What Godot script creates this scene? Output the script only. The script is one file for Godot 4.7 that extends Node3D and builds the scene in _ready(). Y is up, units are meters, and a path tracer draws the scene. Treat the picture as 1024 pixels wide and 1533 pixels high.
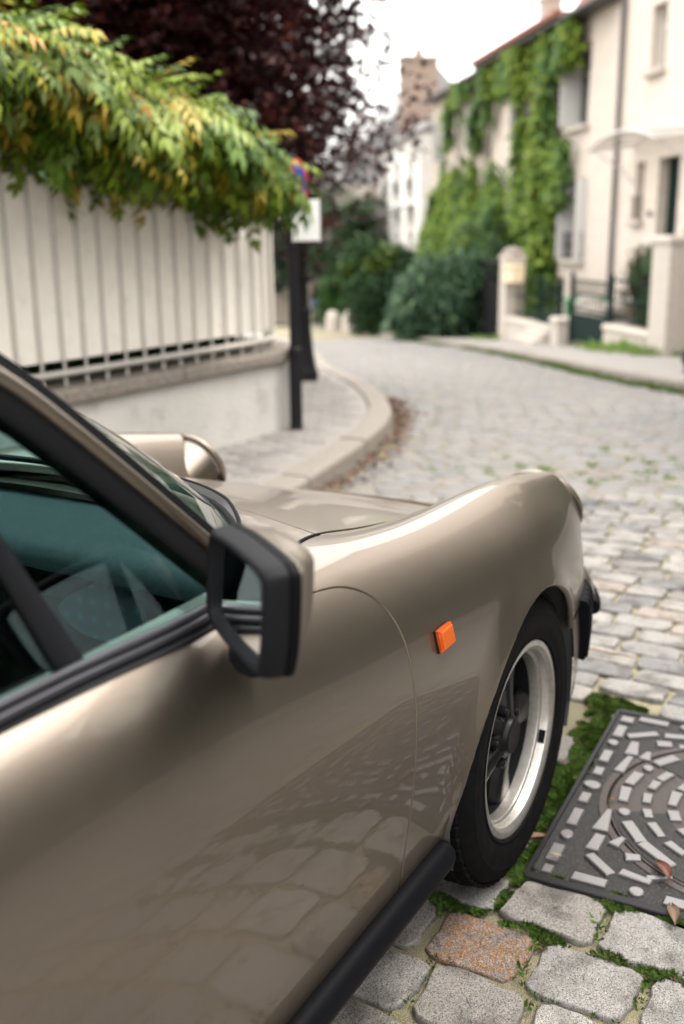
extends Node3D
# A champagne coloured coupe parked at the bend of a cobbled lane, under an overcast sky.
# World axes: x runs along the car towards its nose, y up, z to the car's right. The front axle stands over the origin.

const EYE := Vector3(-1.8674, 1.3250, 1.4378)
const LANE := Vector3(0.86408, 0, -0.50335)      # where the lane leads
const ACROSS := Vector3(0.50335, 0, 0.86408)     # to the right of the lane
var M := {}
var rng := RandomNumberGenerator.new()
var taken := {}

class MB:
	var v := PackedVector3Array()
	var n := PackedVector3Array()
	var uv := PackedVector2Array()
	var c := PackedColorArray()
	var ix := PackedInt32Array()
	var col := Color(1, 1, 1)
	func put(p: Vector3, nn: Vector3, t := Vector2.ZERO) -> int:
		v.append(p)
		n.append(nn)
		uv.append(t)
		c.append(col)
		return v.size() - 1
	func tri(a: int, b: int, d: int) -> void:   # counter-clockwise seen from outside
		ix.append(a)
		ix.append(d)
		ix.append(b)
	func poly(pts: Array) -> void:              # flat, convex, counter-clockwise seen from outside
		var nn := Vector3.ZERO
		for i in pts.size():
			var p: Vector3 = pts[i]
			var q: Vector3 = pts[(i + 1) % pts.size()]
			nn += (p - pts[0]).cross(q - pts[0])
		if nn.length() < 1e-14:
			return
		nn = nn.normalized()
		var k := v.size()
		for p in pts:
			put(p, nn)
		for i in range(1, pts.size() - 1):
			tri(k, k + i, k + i + 1)
	func grid(rows: Array, wrap := false, flip := false) -> void:   # rows of points, smooth; outside is d(along row) x d(next row)
		var h := rows.size()
		var w: int = rows[0].size()
		var k := v.size()
		for i in h:
			for j in w:
				var a: Vector3 = rows[i][(j + 1) % w if wrap else mini(j + 1, w - 1)]
				var b: Vector3 = rows[i][(j - 1 + w) % w if wrap else maxi(j - 1, 0)]
				var p: Vector3 = rows[mini(i + 1, h - 1)][j]
				var q: Vector3 = rows[maxi(i - 1, 0)][j]
				var nn := (a - b).cross(p - q)
				if nn.length() < 1e-12:
					var i2 := 1 if i == 0 else h - 2
					nn = (Vector3(rows[i2][(j + 1) % w if wrap else mini(j + 1, w - 1)]) - Vector3(rows[i2][(j - 1 + w) % w if wrap else maxi(j - 1, 0)])).cross(p - q)
				nn = nn.normalized()
				put(rows[i][j], -nn if flip else nn, Vector2(float(j) / w, float(i) / h))
		for i in h - 1:
			for j in (w if wrap else w - 1):
				var a := k + i * w + j
				var b := k + i * w + (j + 1) % w
				if flip:
					tri(a, a + w, b)
					tri(b, a + w, b + w)
				else:
					tri(a, b, a + w)
					tri(b, b + w, a + w)
	func polyo(pts: Array, inside: Vector3) -> void:   # a flat face turned away from a point inside
		var mid := Vector3.ZERO
		for p in pts:
			mid += p
		mid /= pts.size()
		if (Vector3(pts[1]) - Vector3(pts[0])).cross(Vector3(pts[2]) - Vector3(pts[0])).dot(mid - inside) < 0:
			pts = pts.duplicate()
			pts.reverse()
		poly(pts)
	func box(at: Vector3, size: Vector3, bev := 0.0, turn := Basis.IDENTITY) -> void:
		var h := size / 2.0
		bev = minf(bev, minf(h.x, minf(h.y, h.z)) * 0.9)
		for ax in 3:
			for s in [-1.0, 1.0]:
				var f := Vector3.ZERO
				f[ax] = s
				var u := (ax + 1) % 3
				var w := (ax + 2) % 3
				var pts := []
				for q in [[-1, -1], [1, -1], [1, 1], [-1, 1]]:
					var p := Vector3.ZERO
					p[ax] = s * h[ax]
					p[u] = q[0] * (h[u] - bev)
					p[w] = q[1] * (h[w] - bev)
					pts.append(at + turn * p)
				if s < 0:
					pts.reverse()
				polyo(pts, at)
		if bev <= 0.0:
			return
		for ax in 3:
			var u := (ax + 1) % 3
			var w := (ax + 2) % 3
			for q in [[-1, -1], [1, -1], [1, 1], [-1, 1]]:
				var pts := []
				for e in [[0, -1], [0, 1], [1, 1], [1, -1]]:
					var p := Vector3.ZERO
					p[ax] = e[1] * (h[ax] - bev)
					p[u] = q[0] * (h[u] - (bev if e[0] == 1 else 0.0))
					p[w] = q[1] * (h[w] - (0.0 if e[0] == 1 else bev))
					pts.append(at + turn * p)
				if q[0] * q[1] > 0:
					pts.reverse()
				polyo(pts, at)
		for sx in [-1, 1]:
			for sy in [-1, 1]:
				for sz in [-1, 1]:
					var g := Vector3(sx, sy, sz)
					var i := h - Vector3(bev, bev, bev)
					var pts := [at + turn * (g * Vector3(h.x, i.y, i.z)), at + turn * (g * Vector3(i.x, h.y, i.z)), at + turn * (g * Vector3(i.x, i.y, h.z))]
					if sx * sy * sz < 0:
						pts.reverse()
					polyo(pts, at)
	func tube(path: Array, radius, sides := 8, flat := 1.0, up := Vector3.UP) -> void:   # radius: a number or one per point; flat squeezes it along up
		var rows := []
		for i in path.size():
			var d: Vector3 = (Vector3(path[mini(i + 1, path.size() - 1)]) - Vector3(path[maxi(i - 1, 0)])).normalized()
			var s := d.cross(up)
			if s.length() < 1e-3:
				s = d.cross(Vector3(1, 0, 0.01))
			s = s.normalized()
			var t := s.cross(d)
			var r: float = radius[i] if radius is Array else radius
			var row := []
			for j in sides:
				var a := TAU * j / sides
				row.append(path[i] + (s * cos(a) + t * sin(a) * flat) * r)
			rows.append(row)
		grid(rows, true, true)
		for e in [0, path.size() - 1]:
			var pts: Array = rows[e].duplicate()
			if e > 0:
				pts.reverse()
			poly(pts)
	func lathe(prof: Array, seg := 24, turn := Transform3D.IDENTITY, from := 0.0, to := TAU) -> void:   # profile of (radius, height) going up the outside
		var rows := []
		for pr in prof:
			var row := []
			for j in (seg if to - from > 6.28 else seg + 1):
				var a := from + (to - from) * j / seg
				row.append(turn * Vector3(pr.x * cos(a), pr.y, -pr.x * sin(a)))
			rows.append(row)
		grid(rows, to - from > 6.28)
	func prism(pts: Array, depth: float, turn: Transform3D, bev := 0.0) -> void:   # outline in the xy plane, counter-clockwise, raised along z
		var base := PackedVector2Array(pts)
		var top := base
		if bev > 0.0:
			var inn := Geometry2D.offset_polygon(base, -bev)
			if inn.size() == 1 and inn[0].size() == base.size():
				top = PackedVector2Array()
				for p in base:
					var best: Vector2 = inn[0][0]
					for q in inn[0]:
						if q.distance_to(p) < best.distance_to(p):
							best = q
					top.append(best)
		var m := base.size()
		for i in m:
			var a := base[i]
			var b := base[(i + 1) % m]
			var z := depth - (bev if top != base else 0.0)
			poly([turn * Vector3(a.x, a.y, 0), turn * Vector3(b.x, b.y, 0), turn * Vector3(b.x, b.y, z), turn * Vector3(a.x, a.y, z)])
			if top != base:
				var ta := top[i]
				var tb := top[(i + 1) % m]
				poly([turn * Vector3(a.x, a.y, z), turn * Vector3(b.x, b.y, z), turn * Vector3(tb.x, tb.y, depth), turn * Vector3(ta.x, ta.y, depth)])
		var t := Geometry2D.triangulate_polygon(top)
		for i in range(0, t.size(), 3):
			var a := top[t[i]]
			var b := top[t[i + 1]]
			var d := top[t[i + 2]]
			if (b - a).cross(d - a) < 0:
				var s := b
				b = d
				d = s
			poly([turn * Vector3(a.x, a.y, depth), turn * Vector3(b.x, b.y, depth), turn * Vector3(d.x, d.y, depth)])
			poly([turn * Vector3(d.x, d.y, 0), turn * Vector3(b.x, b.y, 0), turn * Vector3(a.x, a.y, 0)])
	func blend(o: MB, t: Transform3D) -> void:
		var k := v.size()
		for i in o.v.size():
			put(t * o.v[i], (t.basis * o.n[i]).normalized(), o.uv[i])
		for i in o.ix:
			ix.append(i + k)
	func flipped() -> MB:        # the mirror image across the car's middle
		var o := MB.new()
		o.uv = uv
		o.c = c
		for p in v:
			o.v.append(Vector3(p.x, p.y, -p.z))
		for p in n:
			o.n.append(Vector3(p.x, p.y, -p.z))
		for i in range(0, ix.size(), 3):
			o.ix.append(ix[i])
			o.ix.append(ix[i + 2])
			o.ix.append(ix[i + 1])
		return o
	func mesh() -> ArrayMesh:
		var a := []
		a.resize(Mesh.ARRAY_MAX)
		a[Mesh.ARRAY_VERTEX] = v
		a[Mesh.ARRAY_NORMAL] = n
		a[Mesh.ARRAY_TEX_UV] = uv
		a[Mesh.ARRAY_COLOR] = c
		a[Mesh.ARRAY_INDEX] = ix
		var m := ArrayMesh.new()
		m.add_surface_from_arrays(Mesh.PRIMITIVE_TRIANGLES, a)
		return m

# ---------------------------------------------------------------- naming helpers
func numbered(called: String) -> String:
	taken[called] = taken.get(called, -1) + 1
	return called if taken[called] == 0 else "%s_%03d" % [called, taken[called]]

func tag(o: Node, label: String, category: String, group := "", kind := "") -> void:
	if label:
		o.set_meta("label", label)
	if category:
		o.set_meta("category", category)
	if group:
		o.set_meta("group", group)
	if kind:
		o.set_meta("kind", kind)

func thing(called: String, label: String, category: String, at := Vector3.ZERO, turn := 0.0, group := "", kind := "") -> Node3D:
	var o := Node3D.new()
	o.name = numbered(called)
	add_child(o)
	o.position = at
	o.rotation.y = turn
	tag(o, label, category, group, kind)
	return o

func obj(called: String, mb, m: Material, parent: Node = null) -> MeshInstance3D:
	var o := MeshInstance3D.new()
	o.name = called if parent else numbered(called)
	if parent:
		var k := 0
		while parent.has_node(NodePath(o.name)):
			k += 1
			o.name = "%s_%03d" % [called, k]
	o.mesh = mb.mesh() if mb is MB else mb
	o.material_override = m
	(parent if parent else self).add_child(o, true)
	return o

func many(called: String, mesh: Mesh, m: Material, places: Array, tints: Array, parent: Node = null) -> MultiMeshInstance3D:
	var mm := MultiMesh.new()
	mm.transform_format = MultiMesh.TRANSFORM_3D
	mm.use_colors = tints.size() > 0
	mm.mesh = mesh
	mm.instance_count = places.size()
	for i in places.size():
		mm.set_instance_transform(i, places[i])
		if tints.size():
			mm.set_instance_color(i, tints[i])
	var o := MultiMeshInstance3D.new()
	o.name = called if parent else numbered(called)
	o.multimesh = mm
	o.material_override = m
	o.set_meta("kind", "stuff")
	(parent if parent else self).add_child(o, true)
	return o

# ---------------------------------------------------------------- materials
func lin(r: float, g: float, b: float) -> Color:
	return Color(r, g, b).linear_to_srgb()

func mat(r: float, g: float, b: float, rough := 0.7, metal := 0.0) -> StandardMaterial3D:
	var m := StandardMaterial3D.new()
	m.albedo_color = lin(r, g, b)
	m.roughness = rough
	m.metallic = metal
	return m

func noise(freq: float, kind := FastNoiseLite.TYPE_SIMPLEX_SMOOTH, seed_ := 1, oct := 4) -> FastNoiseLite:
	var f := FastNoiseLite.new()
	f.noise_type = kind
	f.frequency = freq
	f.seed = seed_
	f.fractal_octaves = oct
	if kind == FastNoiseLite.TYPE_CELLULAR:
		f.cellular_return_type = FastNoiseLite.RETURN_CELL_VALUE
		f.fractal_type = FastNoiseLite.FRACTAL_NONE
	return f

func tex(f: FastNoiseLite, stops: Array, size := 512) -> NoiseTexture2D:   # stops: [offset, colour (linear values)]
	var t := NoiseTexture2D.new()
	t.width = size
	t.height = size
	t.seamless = true
	t.noise = f
	var g := Gradient.new()
	var off := PackedFloat32Array()
	var cs := PackedColorArray()
	for s in stops:
		off.append(s[0])
		cs.append((s[1] as Color).linear_to_srgb())
	g.offsets = off
	g.colors = cs
	t.color_ramp = g
	return t

func bump_tex(f: FastNoiseLite, strength := 4.0, size := 512) -> NoiseTexture2D:
	var t := NoiseTexture2D.new()
	t.width = size
	t.height = size
	t.seamless = true
	t.as_normal_map = true
	t.bump_strength = strength
	t.noise = f
	return t

func tri_mat(t: Texture2D, scale: float, rough := 0.8, nt: Texture2D = null, ns := 1.0, tint := Color(1, 1, 1)) -> StandardMaterial3D:
	var m := StandardMaterial3D.new()
	m.albedo_texture = t
	m.albedo_color = tint.linear_to_srgb()
	m.roughness = rough
	m.uv1_triplanar = true
	m.uv1_world_triplanar = true
	m.uv1_scale = Vector3(scale, scale, scale)
	if nt:
		m.normal_enabled = true
		m.normal_texture = nt
		m.normal_scale = ns
	return m

func stain(m: StandardMaterial3D, t: Texture2D, scale: float) -> void:      # multiplies the colour by a coarser pattern
	m.detail_enabled = true
	m.detail_albedo = t
	m.detail_blend_mode = BaseMaterial3D.BLEND_MODE_MUL
	m.detail_uv_layer = BaseMaterial3D.DETAIL_UV_2
	m.uv2_triplanar = true
	m.uv2_world_triplanar = true
	m.uv2_scale = Vector3(scale, scale, scale)

func make_materials() -> void:
	var paint := mat(0.215, 0.181, 0.150, 0.55, 1.0)
	paint.roughness_texture = tex(noise(0.02, FastNoiseLite.TYPE_SIMPLEX_SMOOTH, 80, 5), [[0.0, Color(0.50, 0.50, 0.50)], [1.0, Color(0.56, 0.56, 0.56)]], 256)
	paint.uv1_triplanar = true
	paint.uv1_scale = Vector3(3, 3, 3)
	paint.normal_enabled = true
	paint.normal_texture = bump_tex(noise(0.16, FastNoiseLite.TYPE_SIMPLEX_SMOOTH, 81, 2), 1.0, 256)
	paint.normal_scale = 0.035
	paint.clearcoat_enabled = true
	paint.clearcoat = 0.5
	paint.clearcoat_roughness = 0.02
	M.paint = paint
	M.black = mat(0.007, 0.007, 0.008, 0.5)
	M.cabin = mat(0.003, 0.003, 0.0035, 0.8)
	M.rubber = mat(0.0035, 0.0038, 0.005, 0.5)
	M.black.metallic_specular = 0.18
	M.rubber.metallic_specular = 0.16
	M.underseal = mat(0.045, 0.043, 0.041, 0.9)
	M.trim = mat(0.05, 0.05, 0.058, 0.28, 0.6)
	M.dark = mat(0.022, 0.021, 0.020, 0.95)
	M.dark.metallic_specular = 0.1
	M.plastic = mat(0.007, 0.0075, 0.0092, 0.55)
	M.tyre = tri_mat(tex(noise(0.02), [[0.0, Color(0.0028, 0.0028, 0.00315)], [1.0, Color(0.007, 0.007, 0.00735)]], 256), 5.0, 0.7)
	var alu := tri_mat(tex(noise(0.03), [[0.0, Color(0.336, 0.32, 0.296)], [0.5, Color(0.44, 0.424, 0.4)], [1.0, Color(0.496, 0.48, 0.456)]], 256), 6.0, 0.36)
	alu.metallic = 0.9
	M.alu = alu
	M.plastic.metallic_specular = 0.22
	M.tyre.metallic_specular = 0.14
	M.cabin.metallic_specular = 0.1
	M.spoke = mat(0.003, 0.003, 0.0036, 0.4)
	M.spoke.metallic_specular = 0.3
	M.mirror = mat(0.85, 0.87, 0.88, 0.01, 1.0)
	M.chrome = mat(0.6, 0.6, 0.6, 0.12, 1.0)
	var g := StandardMaterial3D.new()
	g.albedo_color = Color(0.66, 0.84, 0.84, 0.0)
	g.transparency = BaseMaterial3D.TRANSPARENCY_ALPHA
	g.refraction_enabled = true
	g.refraction_scale = 0.05
	g.roughness = 0.0
	M.tinted = g
	var w := StandardMaterial3D.new()
	w.albedo_color = Color(0.25, 0.42, 0.40, 0.12)
	w.transparency = BaseMaterial3D.TRANSPARENCY_ALPHA
	w.roughness = 0.0
	M.screen = w
	var am := StandardMaterial3D.new()
	am.albedo_color = lin(0.50, 0.135, 0.004)
	am.roughness = 0.08
	am.clearcoat_enabled = true
	am.backlight_enabled = true
	am.backlight = Color(1.0, 0.45, 0.05)
	M.amber = am
	M.amber_deep = mat(0.32, 0.04, 0.001, 0.12)
	M.dash = tri_mat(tex(noise(0.06), [[0.0, Color(0.0195, 0.0285, 0.03)], [1.0, Color(0.039, 0.0525, 0.0555)]], 256), 9.0, 0.6)
	M.dash.metallic_specular = 0.12
	# granite: coarse crystals in several tones
	var cell := noise(0.16, FastNoiseLite.TYPE_CELLULAR, 5)
	var fine := bump_tex(noise(0.09, FastNoiseLite.TYPE_SIMPLEX_SMOOTH, 8, 4), 5.0)
	M.granites = []
	var tones := [[0.185, 0.177, 0.172], [0.22, 0.21, 0.20], [0.14, 0.136, 0.138], [0.23, 0.195, 0.17], [0.25, 0.238, 0.22], [0.17, 0.158, 0.148]]
	for k in tones.size():
		var t: Array = tones[k]
		var b := Color(t[0], t[1], t[2])
		var te := tex(noise(0.16, FastNoiseLite.TYPE_CELLULAR, 5 + k), [[0.0, b * 0.14], [0.13, b * 0.32], [0.24, b * 0.8], [0.55, b], [0.8, b * 1.2], [1.0, b * 1.7]], 512)
		var m := tri_mat(te, 7.0, 0.78, fine, 0.8)
		M.granites.append(m)
		if k < 3:
			M["blotch%d" % k] = tex(noise(0.012, FastNoiseLite.TYPE_SIMPLEX_SMOOTH, 20 + k), [[0.0, Color(0.30, 0.29, 0.28)], [0.30, Color(0.62, 0.61, 0.59)], [0.5, Color(0.92, 0.91, 0.90)], [1.0, Color(1, 1, 0.98)]], 256)
	for k in tones.size():
		stain(M.granites[k], M["blotch%d" % (k % 3)], 2.3)
	M.rusty = tri_mat(tex(noise(0.16, FastNoiseLite.TYPE_CELLULAR, 15), [[0.0, Color(0.02, 0.018, 0.018)], [0.2, Color(0.07, 0.06, 0.056)], [0.5, Color(0.15, 0.125, 0.11)], [1.0, Color(0.27, 0.23, 0.20)]], 512), 7.0, 0.8, fine, 1.0)
	stain(M.rusty, tex(noise(0.028, FastNoiseLite.TYPE_SIMPLEX_SMOOTH, 44, 6), [[0.0, Color(0.45, 0.44, 0.45)], [0.4, Color(0.95, 0.9, 0.88)], [0.52, Color(1.15, 0.72, 0.45)], [0.62, Color(1.1, 0.62, 0.34)], [0.75, Color(1.0, 0.92, 0.88)], [1.0, Color(1, 1, 1)]], 256), 3.2)
	var sv := tri_mat(tex(noise(0.07, FastNoiseLite.TYPE_SIMPLEX_SMOOTH, 3, 5), [[0.0, Color(0.5, 0.5, 0.5)], [0.5, Color(0.85, 0.85, 0.85)], [1.0, Color(1, 1, 1)]]), 3.0, 0.82, fine, 0.8)
	sv.vertex_color_use_as_albedo = true
	M.sett_far = sv
	var bed := tri_mat(tex(noise(0.05, FastNoiseLite.TYPE_SIMPLEX_SMOOTH, 9, 5), [[0.0, Color(0.11, 0.11, 0.05)], [0.4, Color(0.22, 0.195, 0.125)], [1.0, Color(0.29, 0.26, 0.175)]]), 2.6, 0.95, bump_tex(noise(0.12, FastNoiseLite.TYPE_SIMPLEX_SMOOTH, 4), 8.0), 1.0)
	M.bed = bed
	M.damp = tri_mat(tex(noise(0.09, FastNoiseLite.TYPE_SIMPLEX_SMOOTH, 33, 5), [[0.0, Color(0.07, 0.064, 0.035)], [0.45, Color(0.16, 0.142, 0.088)], [0.75, Color(0.24, 0.215, 0.145)], [1.0, Color(0.30, 0.27, 0.20)]]), 5.0, 1.0, bump_tex(noise(0.15, FastNoiseLite.TYPE_SIMPLEX_SMOOTH, 34), 9.0), 1.0)
	M.moss_bed = tri_mat(tex(noise(0.08, FastNoiseLite.TYPE_SIMPLEX_SMOOTH, 31, 5), [[0.0, Color(0.00768, 0.0141, 0.00256)], [0.5, Color(0.0192, 0.0384, 0.0064)], [1.0, Color(0.0448, 0.064, 0.0128)]]), 6.0, 1.0, bump_tex(noise(0.15, FastNoiseLite.TYPE_SIMPLEX_SMOOTH, 12), 10.0), 1.0)
	var lf := mat(0.66, 0.66, 0.66, 0.6)
	lf.metallic_specular = 0.3
	lf.vertex_color_use_as_albedo = true
	lf.backlight_enabled = true
	lf.backlight = Color(0.5, 0.55, 0.3)
	lf.cull_mode = BaseMaterial3D.CULL_DISABLED
	M.leaf = lf
	var lp := mat(0.8, 0.8, 0.8, 0.6)
	lp.metallic_specular = 0.25
	lp.vertex_color_use_as_albedo = true
	lp.cull_mode = BaseMaterial3D.CULL_DISABLED
	lp.backlight_enabled = true
	lp.backlight = Color(0.35, 0.12, 0.1)
	M.leaf_dark = lp
	M.iron = mat(0.010, 0.0095, 0.011, 0.5)
	M.iron.metallic_specular = 0.3
	M.bark = mat(0.05, 0.04, 0.035, 0.9)
	M.render_cream = tri_mat(tex(noise(0.02, FastNoiseLite.TYPE_SIMPLEX_SMOOTH, 51, 5), [[0.0, Color(0.46, 0.40, 0.345)], [0.5, Color(0.54, 0.475, 0.415)], [1.0, Color(0.58, 0.515, 0.455)]]), 0.35, 0.9)
	M.render_white = tri_mat(tex(noise(0.02, FastNoiseLite.TYPE_SIMPLEX_SMOOTH, 52, 5), [[0.0, Color(0.572, 0.55, 0.528)], [1.0, Color(0.682, 0.665, 0.643)]]), 0.35, 0.9)
	M.render_pink = tri_mat(tex(noise(0.02, FastNoiseLite.TYPE_SIMPLEX_SMOOTH, 53, 5), [[0.0, Color(0.45, 0.39, 0.34)], [1.0, Color(0.55, 0.485, 0.43)]]), 0.35, 0.9)
	M.wall_grey = tri_mat(tex(noise(0.012, FastNoiseLite.TYPE_SIMPLEX_SMOOTH, 54, 6), [[0.0, Color(0.37, 0.35, 0.33)], [0.4, Color(0.50, 0.48, 0.455)], [1.0, Color(0.54, 0.52, 0.49)]]), 0.5, 0.9, bump_tex(noise(0.1), 3.0), 0.4)
	M.coping = tri_mat(tex(noise(0.03, FastNoiseLite.TYPE_SIMPLEX_SMOOTH, 55, 6), [[0.0, Color(0.074, 0.0703, 0.0518)], [0.4, Color(0.192, 0.163, 0.141)], [1.0, Color(0.281, 0.244, 0.215)]]), 1.6, 0.9, bump_tex(noise(0.1), 3.0), 0.5)
	M.fence = tri_mat(tex(noise(0.015, FastNoiseLite.TYPE_SIMPLEX_SMOOTH, 56, 5), [[0.0, Color(0.686, 0.645, 0.582)], [0.35, Color(0.832, 0.785, 0.718)], [1.0, Color(0.874, 0.832, 0.764)]]), 1.1, 0.6)
	M.fence_bar = mat(0.46, 0.435, 0.40, 0.55)
	M.kerb = tri_mat(tex(noise(0.05, FastNoiseLite.TYPE_SIMPLEX_SMOOTH, 57, 6), [[0.0, Color(0.10, 0.09, 0.075)], [0.5, Color(0.21, 0.185, 0.16)], [1.0, Color(0.28, 0.255, 0.23)]]), 2.0, 0.85, fine, 0.8)
	M.tarmac = tri_mat(tex(noise(0.08, FastNoiseLite.TYPE_SIMPLEX_SMOOTH, 58, 5), [[0.0, Color(0.161, 0.149, 0.137)], [1.0, Color(0.274, 0.256, 0.238)]]), 1.2, 0.9)
	M.roof_red = mat(0.20, 0.07, 0.045, 0.8)
	M.roof_grey = tri_mat(tex(noise(0.04, FastNoiseLite.TYPE_SIMPLEX_SMOOTH, 59, 5), [[0.0, Color(0.192, 0.188, 0.192)], [1.0, Color(0.288, 0.28, 0.28)]]), 0.6, 0.75)
	M.slate = mat(0.06, 0.055, 0.06, 0.6)
	M.glass_dark = mat(0.01, 0.014, 0.016, 0.05)
	M.frame_white = mat(0.6, 0.59, 0.575, 0.5)
	M.shutter = mat(0.52, 0.51, 0.50, 0.6)
	M.brick = tri_mat(tex(noise(0.03, FastNoiseLite.TYPE_SIMPLEX_SMOOTH, 60, 5), [[0.0, Color(0.176, 0.128, 0.104)], [1.0, Color(0.288, 0.216, 0.176)]]), 0.8, 0.9)
	M.gate_green = mat(0.004, 0.014, 0.012, 0.65)
	M.gate_green.metallic_specular = 0.2
	M.bin_green = mat(0.02, 0.22, 0.08, 0.5)
	M.stone_pale = tri_mat(tex(noise(0.03, FastNoiseLite.TYPE_SIMPLEX_SMOOTH, 61, 5), [[0.0, Color(0.343, 0.304, 0.265)], [1.0, Color(0.484, 0.437, 0.39)]]), 0.8, 0.9)
	M.soil = mat(0.08, 0.07, 0.045, 1.0)
	M.asphalt = tri_mat(tex(noise(0.22, FastNoiseLite.TYPE_CELLULAR, 66), [[0.0, Color(0.00335, 0.00335, 0.00372)], [0.5, Color(0.0093, 0.0093, 0.00967)], [0.86, Color(0.0167, 0.0158, 0.0158)], [0.93, Color(0.0521, 0.0446, 0.0391)], [1.0, Color(0.0837, 0.0781, 0.0725)]]), 5.5, 0.8, bump_tex(noise(0.35, FastNoiseLite.TYPE_SIMPLEX_SMOOTH, 67, 2), 4.0), 0.8)
	M.cast = tri_mat(tex(noise(0.06, FastNoiseLite.TYPE_SIMPLEX_SMOOTH, 68, 6), [[0.0, Color(0.0159, 0.0111, 0.0102)], [0.5, Color(0.0365, 0.027, 0.0248)], [1.0, Color(0.0542, 0.0429, 0.0398)]]), 5.0, 0.6, bump_tex(noise(0.12, FastNoiseLite.TYPE_SIMPLEX_SMOOTH, 69), 6.0), 0.8)
	var stud := tri_mat(tex(noise(0.06, FastNoiseLite.TYPE_SIMPLEX_SMOOTH, 70, 5), [[0.0, Color(0.115, 0.111, 0.111)], [0.5, Color(0.165, 0.157, 0.157)], [1.0, Color(0.195, 0.189, 0.191)]]), 9.0, 0.42)
	stud.metallic = 0.6
	M.stud = stud
	var cg := mat(0.40, 0.38, 0.35, 0.5)
	cg.transparency = BaseMaterial3D.TRANSPARENCY_ALPHA
	cg.albedo_color.a = 0.55
	M.canopy = cg
	M.skin = mat(0.45, 0.28, 0.2, 0.6)
	M.litter = mat(1, 1, 1, 0.7)
	M.litter.vertex_color_use_as_albedo = true
	M.litter.cull_mode = BaseMaterial3D.CULL_DISABLED

# ---------------------------------------------------------------- the lie of the land
func soft(x: float) -> float:
	return 0.5 * (x + sqrt(x * x + 4.0))

func fall(s: float) -> float:      # height of the ground s metres down the lane
	return -0.065 * (soft(s - 8.0) - soft(-8.0) - soft(s - 62.0) + soft(-62.0))

func gy(x: float, z: float) -> float:
	return fall((Vector3(x, 0, z) - EYE).dot(LANE))

func st(s: float, t: float) -> Vector3:    # s metres down the lane, t to the right of the eye
	var p := EYE + LANE * s + ACROSS * t
	return Vector3(p.x, fall(s), p.z)

func _ready() -> void:
	# ---- camera
	var cam := Camera3D.new()
	cam.name = "camera"
	var fwd := Vector3(0.834714, -0.258491, -0.486246)
	var right := Vector3(0.500531, -0.012037, 0.865635)
	var up := Vector3(0.229612, 0.965939, -0.119336)
	add_child(cam)
	cam.transform = Transform3D(Basis(right, up, -fwd), EYE)
	cam.near = 0.05
	cam.far = 2000.0
	cam.keep_aspect = Camera3D.KEEP_HEIGHT
	var lens := CameraAttributesPhysical.new()
	lens.frustum_focal_length = 24.03
	lens.frustum_focus_distance = 1.75
	lens.exposure_aperture = 1.55
	cam.attributes = lens
	cam.fov = 53.0737
	cam.current = true
	# ---- overcast sky and a weak, very soft sun
	var we := WorldEnvironment.new()
	we.name = "surroundings"
	var env := Environment.new()
	env.background_mode = Environment.BG_SKY
	env.sky = Sky.new()
	env.sky.sky_material = cloudy_sky()
	env.tonemap_mode = Environment.TONE_MAPPER_LINEAR
	env.tonemap_exposure = 3.1
	env.fog_enabled = false
	env.fog_density = 0.003
	env.fog_light_color = Color(0.95, 0.96, 1.0)
	env.sdfgi_enabled = true
	env.ssao_enabled = true
	env.ssil_enabled = true
	we.environment = env
	add_child(we)
	var sun := DirectionalLight3D.new()
	sun.name = "sun"
	sun.light_energy = 0.3
	sun.light_color = Color(1.0, 0.96, 0.91)
	sun.light_angular_distance = 14.0
	sun.shadow_enabled = true
	add_child(sun)
	sun.look_at_from_position(Vector3(6, 14, 5), Vector3.ZERO, Vector3.UP)
	# ---- the place
	make_materials()
	M.weed = M.leaf.duplicate()
	M.weed.vertex_color_use_as_albedo = false
	M.weed.albedo_color = lin(0.06, 0.13, 0.02)
	build_road(cam.transform)
	build_pavements()
	build_left_side()
	build_houses()
	build_gardens()
	build_far_end()
	build_car()
	build_cover()
	build_small_things(cam.transform)

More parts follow.
